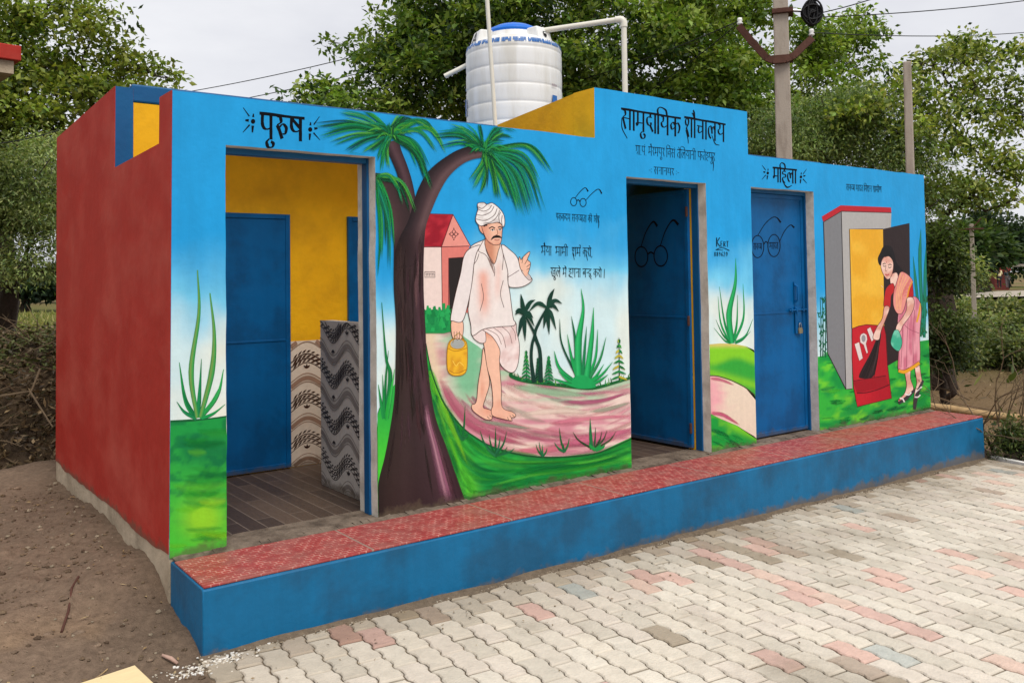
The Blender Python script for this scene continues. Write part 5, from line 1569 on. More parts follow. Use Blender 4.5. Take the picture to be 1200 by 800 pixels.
# spectacles painted on the doors
yd = .118-.0082
pd = Paint(wall_map(yd), lambda x, y, z: D3[0]+.06 < x < D3[1]-.06, lift=.0004); pd.step = 4e-6
specs(pd, (887.8, 288.6), (907, 287.4), 7.2, 13, 1.0, [[(888, 275.4), (896.3, 262.3), (905, 254.6), (910.3, 254.8), (915, 260.4)], [(913.4, 283), (919, 271), (926, 263.4), (930.8, 266.4)]])
write(pd, ['sa', 'va', 'c_', 'cha'], (882.8, 285), (893, 285), (7.4, 7.4), nib=.18, thin=.45)
write(pd, ['bha', 'aa', 'ra', 'ta'], (901.6, 284), (912, 284), (7.4, 7.4), nib=.18, thin=.45)
o = pd.build('painted_spectacles', None, M['black_paint'])
o.parent = d3; o.matrix_parent_inverse = Matrix.Translation(d3.location).inverted()
def P2(u, v, l):     # open door: drawing in metres on the face turned to the left
    return np.stack([u, .0085+l+0*u, v], 1)
pd = Paint(P2, None, lift=.0004); pd.step = 4e-6
for cx in (.30, .52): pd.ring((cx, 1.55), .075, .085, .012, INK)
pd.stroke([(.375, 1.57), (.41, 1.585), (.445, 1.57)], .014, INK)
pd.stroke([(.30, 1.64), (.24, 1.76), (.16, 1.84), (.10, 1.80)], [.01, .012, .024], INK); pd.stroke([(.52, 1.64), (.46, 1.76), (.38, 1.84), (.33, 1.80)], [.01, .012, .024], INK)
pd.build('painted_spectacles', d2, M['black_paint'])
# ================================================================== water tank and pipes on the roof
def roof_z(y): return 2.668+(y-YM)*(2.60-2.668)/(YB+.05-YM)
TX, TY = 3.70, 1.92
tank = empty('water_tank', (TX, TY, roof_z(TY)))
tag(tank, 'ribbed white cylindrical plastic water tank with a blue lid standing on the toilet block roof', 'water tank')
R0 = .452
prof = [(R0-.03, 0), (R0-.008, .012)]
z = .03
while z < .84:
    for dz, dr in ((0, 0), (.030, .001), (.085, .0015), (.128, .001), (.140, -.0015), (.148, -.005), (.158, -.0015)):
        prof.append((R0+dr, z+dz))
    z += .166
prof += [(R0, z+.012), (R0-.004, z+.03), (R0-.03, z+.075), (R0-.075, z+.105), (.275, z+.14), (.262, z+.185), (.0, z+.19)]
zt_ = z
mb = MB(); mb.lathe(prof, n=72)
body = mb.build('tank_body', M['tank_white'], tank, smooth=True, sharp=50)
mb = MB()
mb.lathe([(.262, zt_+.180), (.268, zt_+.205), (.255, zt_+.228), (.17, zt_+.270), (.07, zt_+.285), (.055, zt_+.305), (0, zt_+.307)], n=48)
mb.build('lid', M['tank_blue'], tank, smooth=True, sharp=35)
# shoulder lugs moulded on the top
def cyl(th, r, zz): return Vector((r*math.cos(th), r*math.sin(th), zz))
toward = math.atan2(CAM[1]-TY, CAM[0]-TX)
for da in (math.radians(66), math.radians(-47), math.radians(160), math.radians(-140)):
    th = toward-da
    mb = MB()
    w = .085
    lo_o, hi_o = cyl(th, R0-.035, zt_+.05), cyl(th, R0-.085, zt_+.20)
    lo_i, hi_i = cyl(th, .20, zt_+.10), cyl(th, .235, zt_+.20)
    t = Vector((-math.sin(th), math.cos(th), 0))*w
    vs = [lo_o-t*1.15, lo_o+t*1.15, hi_o+t, hi_o-t, lo_i-t, lo_i+t, hi_i+t, hi_i-t]
    mb.add(vs, [(0, 1, 2, 3), (5, 4, 7, 6), (1, 5, 6, 2), (4, 0, 3, 7), (3, 2, 6, 7), (0, 4, 5, 1)])
    lug = mb.build('shoulder_lug', M['tank_white'], tank, bevel=.014)
    if abs(da) < 1.2:
        n_ = (hi_o-lo_o).cross(t).normalized()
        if n_.dot(cyl(th, 1, 0)) < 0: n_ = -n_
        c = (lo_o+hi_o)/2+n_*.004
        up = (hi_o-lo_o).normalized(); sx = t.normalized()
        if sx.cross(up).dot(n_) < 0: sx = -sx
        mb = MB()
        if da > 0:      # tall dark triangular emblem
            for a, b, wd in (((-.05, -.055), (0, .06), .016), ((0, .06), (.05, -.055), .016), ((-.022, -.01), (.02, -.02), .018)):
                A, B = Vector(a), Vector(b); q = (B-A).normalized(); q = Vector((-q.y, q.x))*wd/2
                mb.add([c+sx*k.x+up*k.y for k in (A-q, A+q, B+q, B-q)], [(0, 1, 2, 3)])
        else:           # small dark blue shield
            mb.add([c+sx*a+up*b+n_*.002 for a, b in ((-.022, .03), (.022, .03), (.022, -.012), (.0, -.034), (-.022, -.012))], [(0, 1, 2, 3, 4)])
            mb.mi = 1
            mb.add([c+sx*a+up*b+n_*.004 for a, b in ((-.014, .02), (.014, .02), (.014, .008), (-.014, .008))], [(0, 1, 2, 3)])
        mb.build('emblem', [M['blk_ink'] if 'blk_ink' in M else M['black'], M['tank_white']], lug)
# printed band round the shoulder, broken up by the lettering cut out of it
M['band_ink'] = material('tank_band_print', (36, 104, 176), rough=.4, var=.2, scale=30, bump=0)
mb = MB(); br = random.Random(3)
def on_cyl(th, zz, r): return (r*math.cos(th), r*math.sin(th), zz)
zb0 = zt_+.022
a = toward-1.75
while a < toward+1.75:
    blk = br.uniform(.16, .30)
    b = a
    while b < a+blk:
        wd = br.uniform(.012, .03)
        h0, h1 = br.choice([(0, .042), (0, .042), (.014, .042), (0, .026), (0, .042)])
        mb.add([on_cyl(b, zb0+h0, R0+.003-.25*h0), on_cyl(b+wd, zb0+h0, R0+.003-.25*h0), on_cyl(b+wd, zb0+h1, R0+.004-.36*h1), on_cyl(b, zb0+h1, R0+.004-.36*h1)], [(0, 1, 2, 3)])
        b += wd+br.uniform(.002, .006)
    a += blk+br.uniform(.03, .05)
mb.build('printed_band', M['band_ink'], body)
for da, zz, w, h in ((.93, .30, .16, .12), (-1.35, .27, .12, .16), (-1.32, .50, .05, .03)):
    mb = MB()
    for i in range(4):
        a0 = toward+da-w/2+i*w/4; a1 = a0+w/4
        mb.add([on_cyl(a0, zz, R0+.012), on_cyl(a1, zz, R0+.012), on_cyl(a1, zz+h, R0+.012), on_cyl(a0, zz+h, R0+.012)], [(0, 1, 2, 3)])
    mb.build('printed_label', M['band_ink'], body)
mb = MB(); br = random.Random(9)
for i in range(9):
    a0 = toward+.84+i*.02
    mb.add([on_cyl(a0, .50, R0+.012), on_cyl(a0+.012, .50, R0+.012), on_cyl(a0+.012, .50+br.uniform(.018, .03), R0+.012), on_cyl(a0, .50+br.uniform(.018, .03), R0+.012)], [(0, 1, 2, 3)])
M['faint_print'] = material('faded_print', (150, 130, 136), rough=.5, bump=0)
mb.build('printed_label', M['faint_print'], body)
# overflow stub on the left
tn = Vector((-_R[0], -_R[1], 0))
s0 = Vector((0, 0, .80))+tn*(R0-.03)
mb = MB(); mb.tube([s0-tn*.02, s0+tn*.10+Vector((0, 0, -.06)), s0+tn*.235+Vector((0, 0, -.125))], .022, 12)
mb.build('overflow_pipe', M['pvc'], tank, smooth=True, sharp=50)

def pipe(name, pts, r, label, elbows=(), ends=True):
    root = empty(name, pts[-1] if pts[-1][2] < pts[0][2] else pts[0])
    o = root.location.copy()
    P = [Vector(q)-o for q in pts]
    tag(root, label, 'pipe')
    mb = MB()
    for a, b in zip(P[:-1], P[1:]): mb.tube([a, b], r, 14)
    mb.build('pipe_run', M['pvc'], root, smooth=True, sharp=50)
    for k in elbows:
        c = P[k]; a = (P[k-1]-c).normalized(); b = (P[k+1]-c).normalized()
        mb = MB(); mb.tube([c+a*.075, c+a*.03, c+(a+b)*.012, c+b*.03, c+b*.075], r*1.28, 14)
        mb.build('elbow', M['pvc'], root, smooth=True, sharp=60)
    return root
lidtop = roof_z(TY)+zt_+.12
e0 = at_depth(628, 37, 8.12); e1 = at_depth(731, 22, 7.95); e2 = at_depth(731.5, 106, 7.95)
e2 = Vector((e1.x, e1.y, 2.45))
pipe('supply_pipe', [(e0.x, e0.y, lidtop), tuple(e0), tuple(e1), tuple(e2)], .025, 'white pipe bent from the tank top down behind the raised blue parapet', (1, 2))
v0 = at_depth(580.5, 146, 7.3); v1 = at_depth(569, -30, 7.3)
pipe('vent_pipe', [(v0.x, v0.y, roof_z(v0.y)-.005), tuple(v1)], .0175, 'thin tall white vent pipe rising from the roof in front of the water tank')

# ================================================================== poles and wires
def post(name, u, v, s, w, label, group, zbase, htop, d=None):
    t = at_depth(u, v, s)
    root = empty(name, (t.x, t.y, zbase), -math.atan2(t.x-CAM[0], t.y-CAM[1]))
    tag(root, label, 'utility pole', group)
    H_ = htop-zbase
    d = d or w*.8
    mb = MB(); k = .80
    mb.add([(-w/2, -d/2, 0), (w/2, -d/2, 0), (w/2, d/2, 0), (-w/2, d/2, 0), (-w/2*k, -d/2*k, H_), (w/2*k, -d/2*k, H_), (w/2*k, d/2*k, H_), (-w/2*k, d/2*k, H_)],
           [(0, 3, 2, 1), (4, 5, 6, 7), (0, 1, 5, 4), (1, 2, 6, 5), (2, 3, 7, 6), (3, 0, 4, 7)])
    sh = mb.build('pole_shaft', M['concrete'], root, bevel=.018)
    return root, sh
PD = 13.0
pole, shaft = post('utility_pole', 917, 100, PD, .25, 'tall grey concrete utility pole with a rusty forked crossarm behind the middle of the building', 'utility poles', -.4, 7.6)
pz = pole.location
PA_ = -pole.rotation_euler.z
def rel(u, v, s=PD): 
    q = at_depth(u, v, s)-pz
    return Matrix.Rotation(PA_, 3, 'Z') @ q
pole_px = [rel(u, v, PD-.16) for u, v in ((866, 30), (880, 47), (898, 67), (906, 70), (921, 69), (931, 64), (942, 53), (952, 44))]
mb = MB()
for a, b in zip(pole_px[:-1], pole_px[1:]):
    n_ = (b-a).normalized(); q = Vector((-n_.z, 0, n_.x))*.05
    e = n_*.004
    vs = [a-e-q, b+e-q, b+e+q, a-e+q]
    y = Vector((0, .06, 0))
    mb.add([*(p for p in vs), *(p+y for p in vs)], [(0, 1, 2, 3), (7, 6, 5, 4), (0, 4, 5, 1), (1, 5, 6, 2), (2, 6, 7, 3), (3, 7, 4, 0)])
arm = mb.build('crossarm', M['rust'], pole)
for v in (14, 69):
    mb = MB(); c = rel(917, v); w = .15
    mb.box((c.x-w, -.145, c.z-.035), (c.x+w, .145, c.z+.035))
    mb.build('clamp', M['rust'], pole, bevel=.006)
for u, v in ((867, 27), (951, 40)):
    c = rel(u, v, PD-.13)
    mb = MB(); mb.lathe([(.0, -.03), (.035, -.02), (.045, 0), (.025, .02), (.04, .04), (.03, .075), (0, .085)], c, 14)
    mb.build('insulator', M['tank_white'], arm, smooth=True)
    mb = MB(); mb.tube([c+Vector((0, 0, -.10)), c+Vector((0, 0, .02))], .010, 8); mb.build('pin', M['steel'], arm)
mb = MB(); mb.tube([rel(922, 12), rel(944, 13)], .022, 8); mb.build('bracket', M['steel'], pole)
# coil of black cable hung at the pole top
cc = at_depth(951, 15, PD-.05)
coil = empty('cable_coil', tuple(cc), -YAW)
tag(coil, 'round black bundle of coiled cable hanging beside the top of the tall concrete pole', 'cable coil')
mb = MB(); cr = random.Random(2)
for k in range(30):
    ax, az = .14*cr.uniform(.45, 1.02), .185*cr.uniform(.5, 1.02)
    oy, tl = cr.uniform(-.06, .06), cr.uniform(-.35, .35)
    pts = [(ax*math.cos(t)*1.0, oy+ax*math.sin(t+1)*.3*tl, az*math.sin(t)) for t in np.linspace(0, 6.2832, 26)]
    mb.tube(pts, .014, 6, cap=False)
for k in range(20):
    pts = [(cr.uniform(-.11, .11), cr.uniform(-.05, .05), cr.uniform(-.14, .14)) for _ in range(4)]
    mb.tube([tuple(q) for q in np.array(cat(pts, 5))], .013, 6)
mb.build('loops', M['black'], coil, smooth=True)
pole2, sh2 = post('utility_pole', 1063, 75, 12.6, .135, 'bare grey concrete pole standing among the leaves behind the right end of the roof', 'utility poles', -.5, float(at_depth(1063, 72, 12.6).z))
pole3, sh3 = post('utility_pole', 1138.5, 265, 23, .125, 'thin distant concrete pole in the scrub beyond the right end of the building', 'utility poles', -.4, float(at_depth(1138, 262, 23).z))
mb = MB(); hz = float(at_depth(1138, 268, 23).z)-pole3.location.z
mb.box((-.28, -.09, hz-.02), (.28, -.06, hz+.02)); mb.tube([(0, -.07, hz), (.23, -.07, hz+.27)], .016, 6); mb.build('crossarm', M['rust'], pole3)
def wire(a, b, sag, label, group='overhead wires', r=.008):
    a, b = Vector(a), Vector(b)
    pts = [a.lerp(b, t)-Vector((0, 0, sag*4*t*(1-t))) for t in np.linspace(0, 1, 22)]
    mb = MB(); mb.tube(pts, r, 5)
    tag(mb.build('power_line', M['black']), label, 'power line', group)
W_ = lambda u, v, s: at_depth(u, v, s)
wire(W_(957, 16, PD), W_(1120, -40, 11), .06, 'black wire running up to the right from the cable coil on the tall pole')
wire(W_(957, 20, PD), W_(1330, -20, 15), .10, 'lower of the two black wires leaving the cable coil to the right')
wire(W_(951, 38, PD), W_(1330, 17, 24), .25, 'long wire crossing the sky to the right above the treetops')
wire(W_(867, 24, PD), W_(560, 118, 20), .2, 'wire from the left tip of the rusty crossarm down across the big tree')
wire(W_(867, 26, PD), W_(640, 170, 18), .2, 'wire slanting down left from the crossarm behind the raised parapet')
wire(W_(120, 122, 26), W_(470, 52, 22), .15, 'upper of the two thin wires crossing the open sky left of the big tree', r=.012)
wire(W_(150, 138, 26), W_(520, 60, 22), .15, 'lower of the two thin wires crossing the open sky left of the big tree', r=.012)
wire(W_(-60, 172, 9), W_(70, 152, 11), .05, 'dark wire passing in front of the tree at the far left', r=.007)
wire(W_(914, 80, PD), W_(909, 189, PD), 0, 'earth wire running down the face of the tall concrete pole', r=.007)

# ================================================================== trees
def leaf_material(name, trans=.35):
    m = bpy.data.materials.new(name); m.use_nodes = True
    N, L = m.node_tree.nodes, m.node_tree.links
    N.clear()
    out = N.new('ShaderNodeOutputMaterial')
    a = N.new('ShaderNodeAttribute'); a.attribute_name = 'Col'
    df = N.new('ShaderNodeBsdfPrincipled'); df.inputs['Roughness'].default_value = .5; df.inputs['Specular IOR Level'].default_value = .3
    tr = N.new('ShaderNodeBsdfTranslucent')
    mx = N.new('ShaderNodeMixShader'); mx.inputs['Fac'].default_value = trans
    g = N.new('ShaderNodeVectorMath'); g.operation = 'MULTIPLY'; g.inputs[1].default_value = (1.25, 1.35, .6)
    L.new(a.outputs['Color'], df.inputs['Base Color']); L.new(a.outputs['Color'], g.inputs[0]); L.new(g.outputs['Vector'], tr.inputs['Color'])
    L.new(df.outputs[0], mx.inputs[1]); L.new(tr.outputs[0], mx.inputs[2]); L.new(mx.outputs[0], out.inputs['Surface'])
    return m
M['leaf'] = leaf_material('leaf')
M['dry'] = leaf_material('dry_leaf', .1)

def unit(a): return a/(np.linalg.norm(a, axis=-1, keepdims=True)+1e-9)
def leaves_obj(name, C, D, Nn, Ln, Wd, col, parent, mat='leaf'):
    """one pointed leaf per row: centre C, direction D, normal Nn, length, width, colour"""
    D = unit(D); S = unit(np.cross(D, Nn)); Nn = np.cross(S, D)
    l = Ln[:, None]/2; w = Wd[:, None]/2
    a = C-D*l; b = C-S*w+Nn*w*.35-D*l*.1; c = C+D*l; d = C+S*w+Nn*w*.35-D*l*.1
    V = np.stack([a, b, c, d], 1).reshape(-1, 3).astype(np.float32)
    n = len(C)
    me = bpy.data.meshes.new(name)
    me.vertices.add(4*n); me.vertices.foreach_set('co', V.ravel())
    # two triangles folded along the midrib
    idx = np.arange(n)[:, None]*4+np.array([0, 1, 2, 0, 2, 3])[None]
    me.loops.add(6*n); me.loops.foreach_set('vertex_index', idx.ravel().astype(np.int32))
    me.polygons.add(2*n)
    me.polygons.foreach_set('loop_start', (np.arange(2*n)*3).astype(np.int32))
    try: me.polygons.foreach_set('loop_total', np.full(2*n, 3, np.int32))
    except Exception: pass
    at = me.color_attributes.new('Col', 'FLOAT_COLOR', 'POINT')
    cc_ = np.ones((n, 4, 4), np.float32); cc_[:, :, :3] = col[:, None, :]
    at.data.foreach_set('color', cc_.ravel())
    me.materials.append(M[mat])
    me.update(calc_edges=True); me.validate()
    o = bpy.data.objects.new(name, me); COL.objects.link(o)
    if parent is not None: o.parent = parent
    return o

def px_clump(u, v, s, ru, rv=None, rd=None):
    """an ellipsoidal bough: centre from a sight line at s metres, radii in photo px turned into metres"""
    c = at_depth(u, v, s); k = s/FPX
    rv = rv or ru; rd = rd or (ru+rv)/2
    return np.array(c), np.array([ru*k, rd*k, rv*k])

def tree(name, label, base, clumps, twigs=500, per=14, leaf=(.10, .045), spread=.22, cols=((70, 96, 34),), trunk=(.22, .10), fork=None,
         group=None, seed=1, cat_='tree', droop=.3, parts=('crown', 'trunk'), hollow=.45, mat='leaf', bcol=None, sub=3, thin_=1.0, cull=0.0, tuft=0, tsize=.5):
    r = np.random.default_rng(seed)
    root = empty(name, tuple(base)); tag(root, label, cat_, group)
    b = np.array(base, float)
    vol = np.array([np.prod(q[1])**(2/3) for q in clumps]); pr_ = vol/vol.sum()
    k = r.choice(len(clumps), twigs, p=pr_)
    d = unit(r.normal(size=(twigs, 3))); rad = hollow+(1-hollow)*r.random(twigs)**.6
    rad *= 1+.22*r.normal(size=twigs)*.6
    cen = np.array([q[0] for q in clumps]); rr = np.array([q[1] for q in clumps])
    T_ = cen[k]+d*rad[:, None]*rr[k]
    if tuft:        # leaves gather in tufts at the ends of the limbs, with gaps between
        nt = max(4, int(twigs/tuft)); kt = r.choice(len(clumps), nt, p=pr_)
        dt_ = unit(r.normal(size=(nt, 3))); tc0 = cen[kt]+dt_*((hollow+(1-hollow)*r.random(nt)**.5)*(1+.10*r.normal(size=nt)))[:, None]*rr[kt]
        ts = tsize*r.uniform(.6, 1.35, nt); pt_ = ts**2; pt_ /= pt_.sum()
        w_ = r.choice(nt, twigs, p=pt_); k = kt[w_]
        d = unit(r.normal(size=(twigs, 3))); d[:, 2] = np.abs(d[:, 2])*.9-.15
        T_ = tc0[w_]+d*(ts[w_]*r.random(twigs)**.45)[:, None]*np.array([1, 1, .62])
        d = d+np.array([0, 0, .0])
    if cull: T_ = T_[T_[:, 2] > b[2]+cull]; 
    twn = len(T_); k = k[:twn] if len(k) != twn else k
    # tint per twig: upper twigs lean to the lighter, yellower palette colours
    pal = np.array([lin(c) for c in cols])
    pal_pos = np.clip(.5+.6*d[:twn, 2]+.35*r.normal(size=twn), 0, 1)
    tc_ = pal[np.clip((pal_pos*(len(pal)-1)+r.normal(size=twn)*.5).round().astype(int), 0, len(pal)-1)]
    n = twn*per
    ti = np.repeat(np.arange(twn), per)
    off = r.normal(size=(n, 3))*spread*np.array([1, 1, .7])
    C = T_[ti]+off
    D = off*.8+r.normal(size=(n, 3))*.12+np.array([0, 0, -droop*spread])
    Nn = r.normal(size=(n, 3))*.6+np.array([0, 0, 1.0])
    Ln = leaf[0]*r.uniform(.65, 1.3, n); Wd = leaf[1]*r.uniform(.7, 1.3, n)
    bough = r.uniform(.70, 1.25, nt)[w_[:twn]] if tuft else r.uniform(.72, 1.22, len(clumps))[k[:twn]]
    col = tc_[ti]*bough[ti][:, None]*r.uniform(.75, 1.25, (n, 1))*(1+.06*r.normal(size=(n, 3)))
    leaves_obj(parts[0], C-b, D, Nn, Ln, Wd, np.clip(col, .004, 1), root, mat)
    # limbs: trunk to the fork, a curved limb to each bough, branchlets to some of its twigs
    mb = MB()
    fork = np.array(fork, float) if fork is not None else b+np.array([0, 0, .45*(cen[:, 2].max()-b[2])])
    r0, r1 = trunk
    mid = (b+fork)/2+r.normal(size=3)*.08*np.array([1, 1, 0])
    P = cat([tuple(b+np.array([0, 0, -.15])), tuple(mid), tuple(fork)], 5) if True else None
    P = np.array([b+np.array([0, 0, -.15]), b*.7+fork*.3, mid, fork])
    P = np.array([[np.interp(t, [0, .33, .66, 1], P[:, i]) for i in range(3)] for t in np.linspace(0, 1, 9)])
    P[1:-1] += r.normal(size=(7, 3))*r0*.12
    mb.tube([Vector(q-b) for q in P], list(np.interp(np.linspace(0, 1, 9), [0, .12, 1], [r0*1.35, r0, r1])), 9)
    nodes = [(fork, r1*.85)]
    for i in sorted(range(len(clumps)), key=lambda j: np.linalg.norm(clumps[j][0]-fork)):
        c, q = clumps[i]
        # a limb grows from the nearest part of the limbs already there
        s0, ra0 = min(nodes, key=lambda nd: np.linalg.norm(nd[0]-c)+.28*np.linalg.norm(nd[0]-fork))
        L = np.linalg.norm(c-s0)
        m1 = s0*.55+c*.45+np.array([0, 0, .06*L])+r.normal(size=3)*.13*L
        pts = np.array([((1-t)**2)*s0+2*t*(1-t)*m1+t*t*c for t in np.linspace(0, 1, 8)])
        pts[1:-1] += r.normal(size=(6, 3))*.035*L
        ra = max(.016, min(ra0*.80, .056*math.sqrt(max(q.max(), .1))*math.sqrt(L+.6)+.015))
        nodes += [(pts[j], ra*(1-.08*j)) for j in range(2, 8)]
        mb.tube([Vector(x-b) for x in pts], list(np.linspace(ra, ra*.35, 8)), 6)
        own = np.where(k[:twn] == i)[0]
        if len(own):
            for j in r.choice(own, min(len(own), sub*4)):
                e = T_[j]; s_ = pts[r.integers(3, 8)]
                mm = (s_+e)/2+r.normal(size=3)*.1*np.linalg.norm(e-s_)
                mb.tube([Vector(s_-b), Vector(mm-b), Vector(e-b)], [ra*.4*thin_, ra*.26*thin_, .006], 5)
    mb.build(parts[1], M['bark'], root, smooth=True)
    return root
NEEM = ((40, 62, 28), (62, 86, 36), (86, 112, 44), (114, 138, 56), (146, 164, 76))
OLIVE = ((56, 74, 30), (84, 102, 42), (112, 130, 54), (142, 156, 70), (170, 178, 96))
FEATH = ((80, 100, 62), (100, 122, 72), (122, 142, 82), (146, 160, 96))
gz = lambda x, y: float(ground_z(x, y))
def foot(u, s):
    p_ = at_depth(u, 330, s); return (p_.x, p_.y, gz(p_.x, p_.y)-.02)
pc = px_clump
# big dense tree behind the building
tree('broadleaf_tree', 'huge dense dark green tree filling the sky behind the white water tank', foot(640, 18.5),
     [pc(*a) for a in ((392, 112, 17.5, 30, 24), (420, 140, 17, 40, 28), (432, 82, 18, 44, 40), (470, 40, 18, 44, 44), (455, 140, 17, 46, 34), (500, 95, 17.5, 56, 46), (508, 10, 18.5, 56, 46), (560, 40, 18, 62, 56),
                        (560, -60, 18.5, 90, 60), (620, 20, 17.5, 66, 60), (640, 95, 17, 70, 48), (690, 60, 17.5, 66, 56), (700, -30, 18, 90, 64), (740, 110, 17, 62, 46), (765, 40, 17.5, 62, 56),
                        (600, 120, 18.5, 70, 50), (530, 130, 18.5, 60, 40), (690, 130, 18.5, 60, 40), (560, 70, 19, 70, 60))],
     twigs=3600, per=15, leaf=(.15, .075), spread=.15, tuft=12, tsize=.62, cols=NEEM, trunk=(.45, .30), group='trees behind the building', seed=4, hollow=.35, sub=4)
tree('broadleaf_tree', 'bright green tree behind the tall concrete pole and raised parapet', foot(860, 20),
     [pc(*a) for a in ((815, 30, 18.5, 52, 46), (800, -30, 19, 70, 40), (820, 110, 18, 56, 50), (795, 165, 17.5, 46, 30), (862, 85, 18.5, 48, 50), (880, 150, 18, 60, 50), (872, 14, 19.5, 34, 26), (940, 100, 20, 50, 44),
                        (985, 72, 20.5, 36, 34), (960, 55, 20, 26, 24), (940, 165, 19, 60, 36), (995, 130, 20, 36, 30), (1000, 42, 21, 18, 14))],
     twigs=2000, per=15, leaf=(.15, .075), spread=.15, tuft=12, tsize=.60, cols=NEEM[1:]+((124, 146, 54),), trunk=(.36, .22), group='trees behind the building', seed=5, hollow=.35, sub=4)
# the knotty tree at the right end
tree('broadleaf_tree', 'open gnarled tree with bare twisting limbs beside the right end of the building', foot(1096, 14.5),
     [pc(*a) for a in ((1040, 95, 14.5, 34, 26), (1062, 70, 15, 34, 22), (1020, 140, 14, 40, 30), (1075, 120, 14.5, 40, 32), (1095, 75, 15, 20, 16), (1130, 60, 15.5, 30, 20), (1172, 75, 15.5, 36, 28), (1140, 105, 15, 40, 28), (1185, 130, 15, 36, 32),
                        (1120, 150, 14.5, 40, 32), (1160, 180, 14.5, 44, 30), (1195, 200, 14.5, 30, 26), (1075, 175, 14, 40, 34), (1100, 215, 14, 40, 30), (1130, 228, 14, 34, 18), (1182, 240, 14.5, 26, 10), (1230, 110, 15, 40, 60))],
     twigs=980, per=11, leaf=(.105, .062), spread=.12, tuft=9, tsize=.40, cols=OLIVE, trunk=(.27, .20), fork=at_depth(1100, 262, 14.3), group='trees behind the building', seed=6, hollow=.3, sub=3, thin_=1.0)
# feathery acacia behind the right half of the roof
tree('acacia_tree', 'soft feathery grey green acacia rising behind the right half of the roof', foot(1000, 14.6),
     [pc(*a) for a in ((925, 160, 14.6, 50, 34), (975, 150, 14.6, 54, 40), (1020, 165, 14.6, 50, 40), (1050, 190, 14, 40, 30), (960, 190, 14.4, 60, 20), (890, 180, 14.6, 24, 18), (1000, 120, 15, 36, 22), (1085, 225, 14, 26, 34))],
     twigs=1700, per=20, leaf=(.075, .024), spread=.15, tuft=14, tsize=.5, cols=FEATH, trunk=(.12, .07), group='trees behind the building', seed=7, hollow=.2, droop=.8)
# left side
tree('broadleaf_tree', 'yellowish green spreading tree with dark limbs at the far left of the red side wall', foot(-8, 13.5),
     [pc(*a) for a in ((20, 15, 13.5, 44, 22), (-30, 40, 13, 50, 50), (75, 5, 14, 20, 14), (30, 70, 13.5, 20, 18), (105, 45, 13.5, 38, 22), (95, 85, 13.5, 50, 24), (150, 62, 13.8, 26, 16), (172, 82, 13.8, 26, 18), (148, 85, 13.8, 20, 12), (192, 92, 14, 14, 8), (60, 110, 13, 56, 28), (110, 118, 13.2, 40, 24),
                        (25, 130, 12.8, 50, 28), (-40, 120, 12.5, 50, 50), (70, 145, 12.8, 40, 18), (15, 165, 12.8, 46, 18), (55, 168, 13, 34, 16), (-25, 185, 12.6, 40, 30), (130, 110, 13.5, 30, 24))],
     twigs=980, per=14, leaf=(.108, .062), spread=.13, tuft=10, tsize=.46, cols=OLIVE[:4]+((140, 150, 60),), trunk=(.30, .22), fork=at_depth(8, 175, 13), group='trees behind the building', seed=8, hollow=.3, sub=4)
tree('acacia_tree', 'feathery pale green thorn tree directly left of the rear corner of the red wall', foot(20, 11),
     [pc(*a) for a in ((20, 210, 10.5, 46, 34), (55, 195, 11, 30, 36), (10, 260, 10.5, 50, 40), (50, 265, 10.8, 34, 40), (-40, 240, 10.5, 50, 60), (30, 310, 10.5, 50, 26), (70, 220, 11, 30, 40))],
     twigs=1500, per=20, leaf=(.06, .021), spread=.13, tuft=14, tsize=.36, cols=((92, 110, 70), (116, 134, 82), (140, 156, 94), (162, 174, 110)), trunk=(.14, .10), fork=at_depth(14, 330, 10.8), group='trees behind the building', seed=9, hollow=.15, droop=.8, sub=5)
# scrub on the right, near to far
def shrub(label, u, v, s, ru, rv, seed, cols, n=160, leaf=(.07, .03), per=12, spread=.12, name='shrub', group='shrubs beyond the right end'):
    f = foot(u, s)
    cl = [pc(u+dx*ru, v+dy*rv, s, ru*k, rv*k) for dx, dy, k in ((-.4, .1, .6), (.4, .15, .6), (0, -.25, .65), (.1, .4, .55))]
    tree(name, label, f, cl, twigs=n, per=per, leaf=leaf, spread=spread, cols=cols, trunk=(.05, .035), group=group, seed=seed, cat_='shrub', parts=('foliage', 'stem'), hollow=.1, droop=.4)
SC = ((78, 92, 54), (100, 114, 66), (124, 134, 80), (146, 150, 92))
SD = ((48, 62, 34), (64, 80, 42), (86, 100, 52))
shrub('tall leafy thicket pressed against the right end of the building', 1102, 300, 12.5, 26, 56, 21, SD+((100, 120, 54),), 330, (.08, .034))
shrub('dark bush at the foot of the thicket by the right end of the building', 1104, 395, 12.3, 26, 46, 22, SD, 320, (.08, .034))
shrub('yellow green bush beside the thin distant pole', 1128, 322, 34, 30, 26, 23, SC+((150, 156, 84),), 230, (.16, .07), spread=.25)
SCRUB = ((1120, 412, 17.4, 30, 22, 'low olive bush behind the ploughed strip nearest the building'), (1162, 410, 17.8, 34, 22, 'low spreading bush behind the middle of the ploughed strip'), (1205, 408, 17.2, 36, 26, 'low bush behind the ploughed strip at the right edge'),
         (1135, 388, 22, 28, 18, 'grey green bush in the second row of the scrub near the building'), (1175, 386, 22.5, 30, 20, 'grey green bush in the middle of the scrub'), (1215, 384, 22, 32, 24, 'grey green bush in the scrub cut by the right edge'),
         (1118, 366, 30, 26, 17, 'pale bush of the scrub under the yellow green bush'), (1152, 368, 31, 26, 13, 'pale bush of the scrub below the distant road'), (1190, 366, 30, 26, 14, 'pale bush of the scrub below the people on the road'))
for i, (u, v, s, ru, rv, lab) in enumerate(SCRUB):
    shrub(lab, u, v, s, ru, rv, 200+i, SC[:3] if i % 2 else SC, 190, (.006*s, .0025*s), spread=.0085*s, per=13)
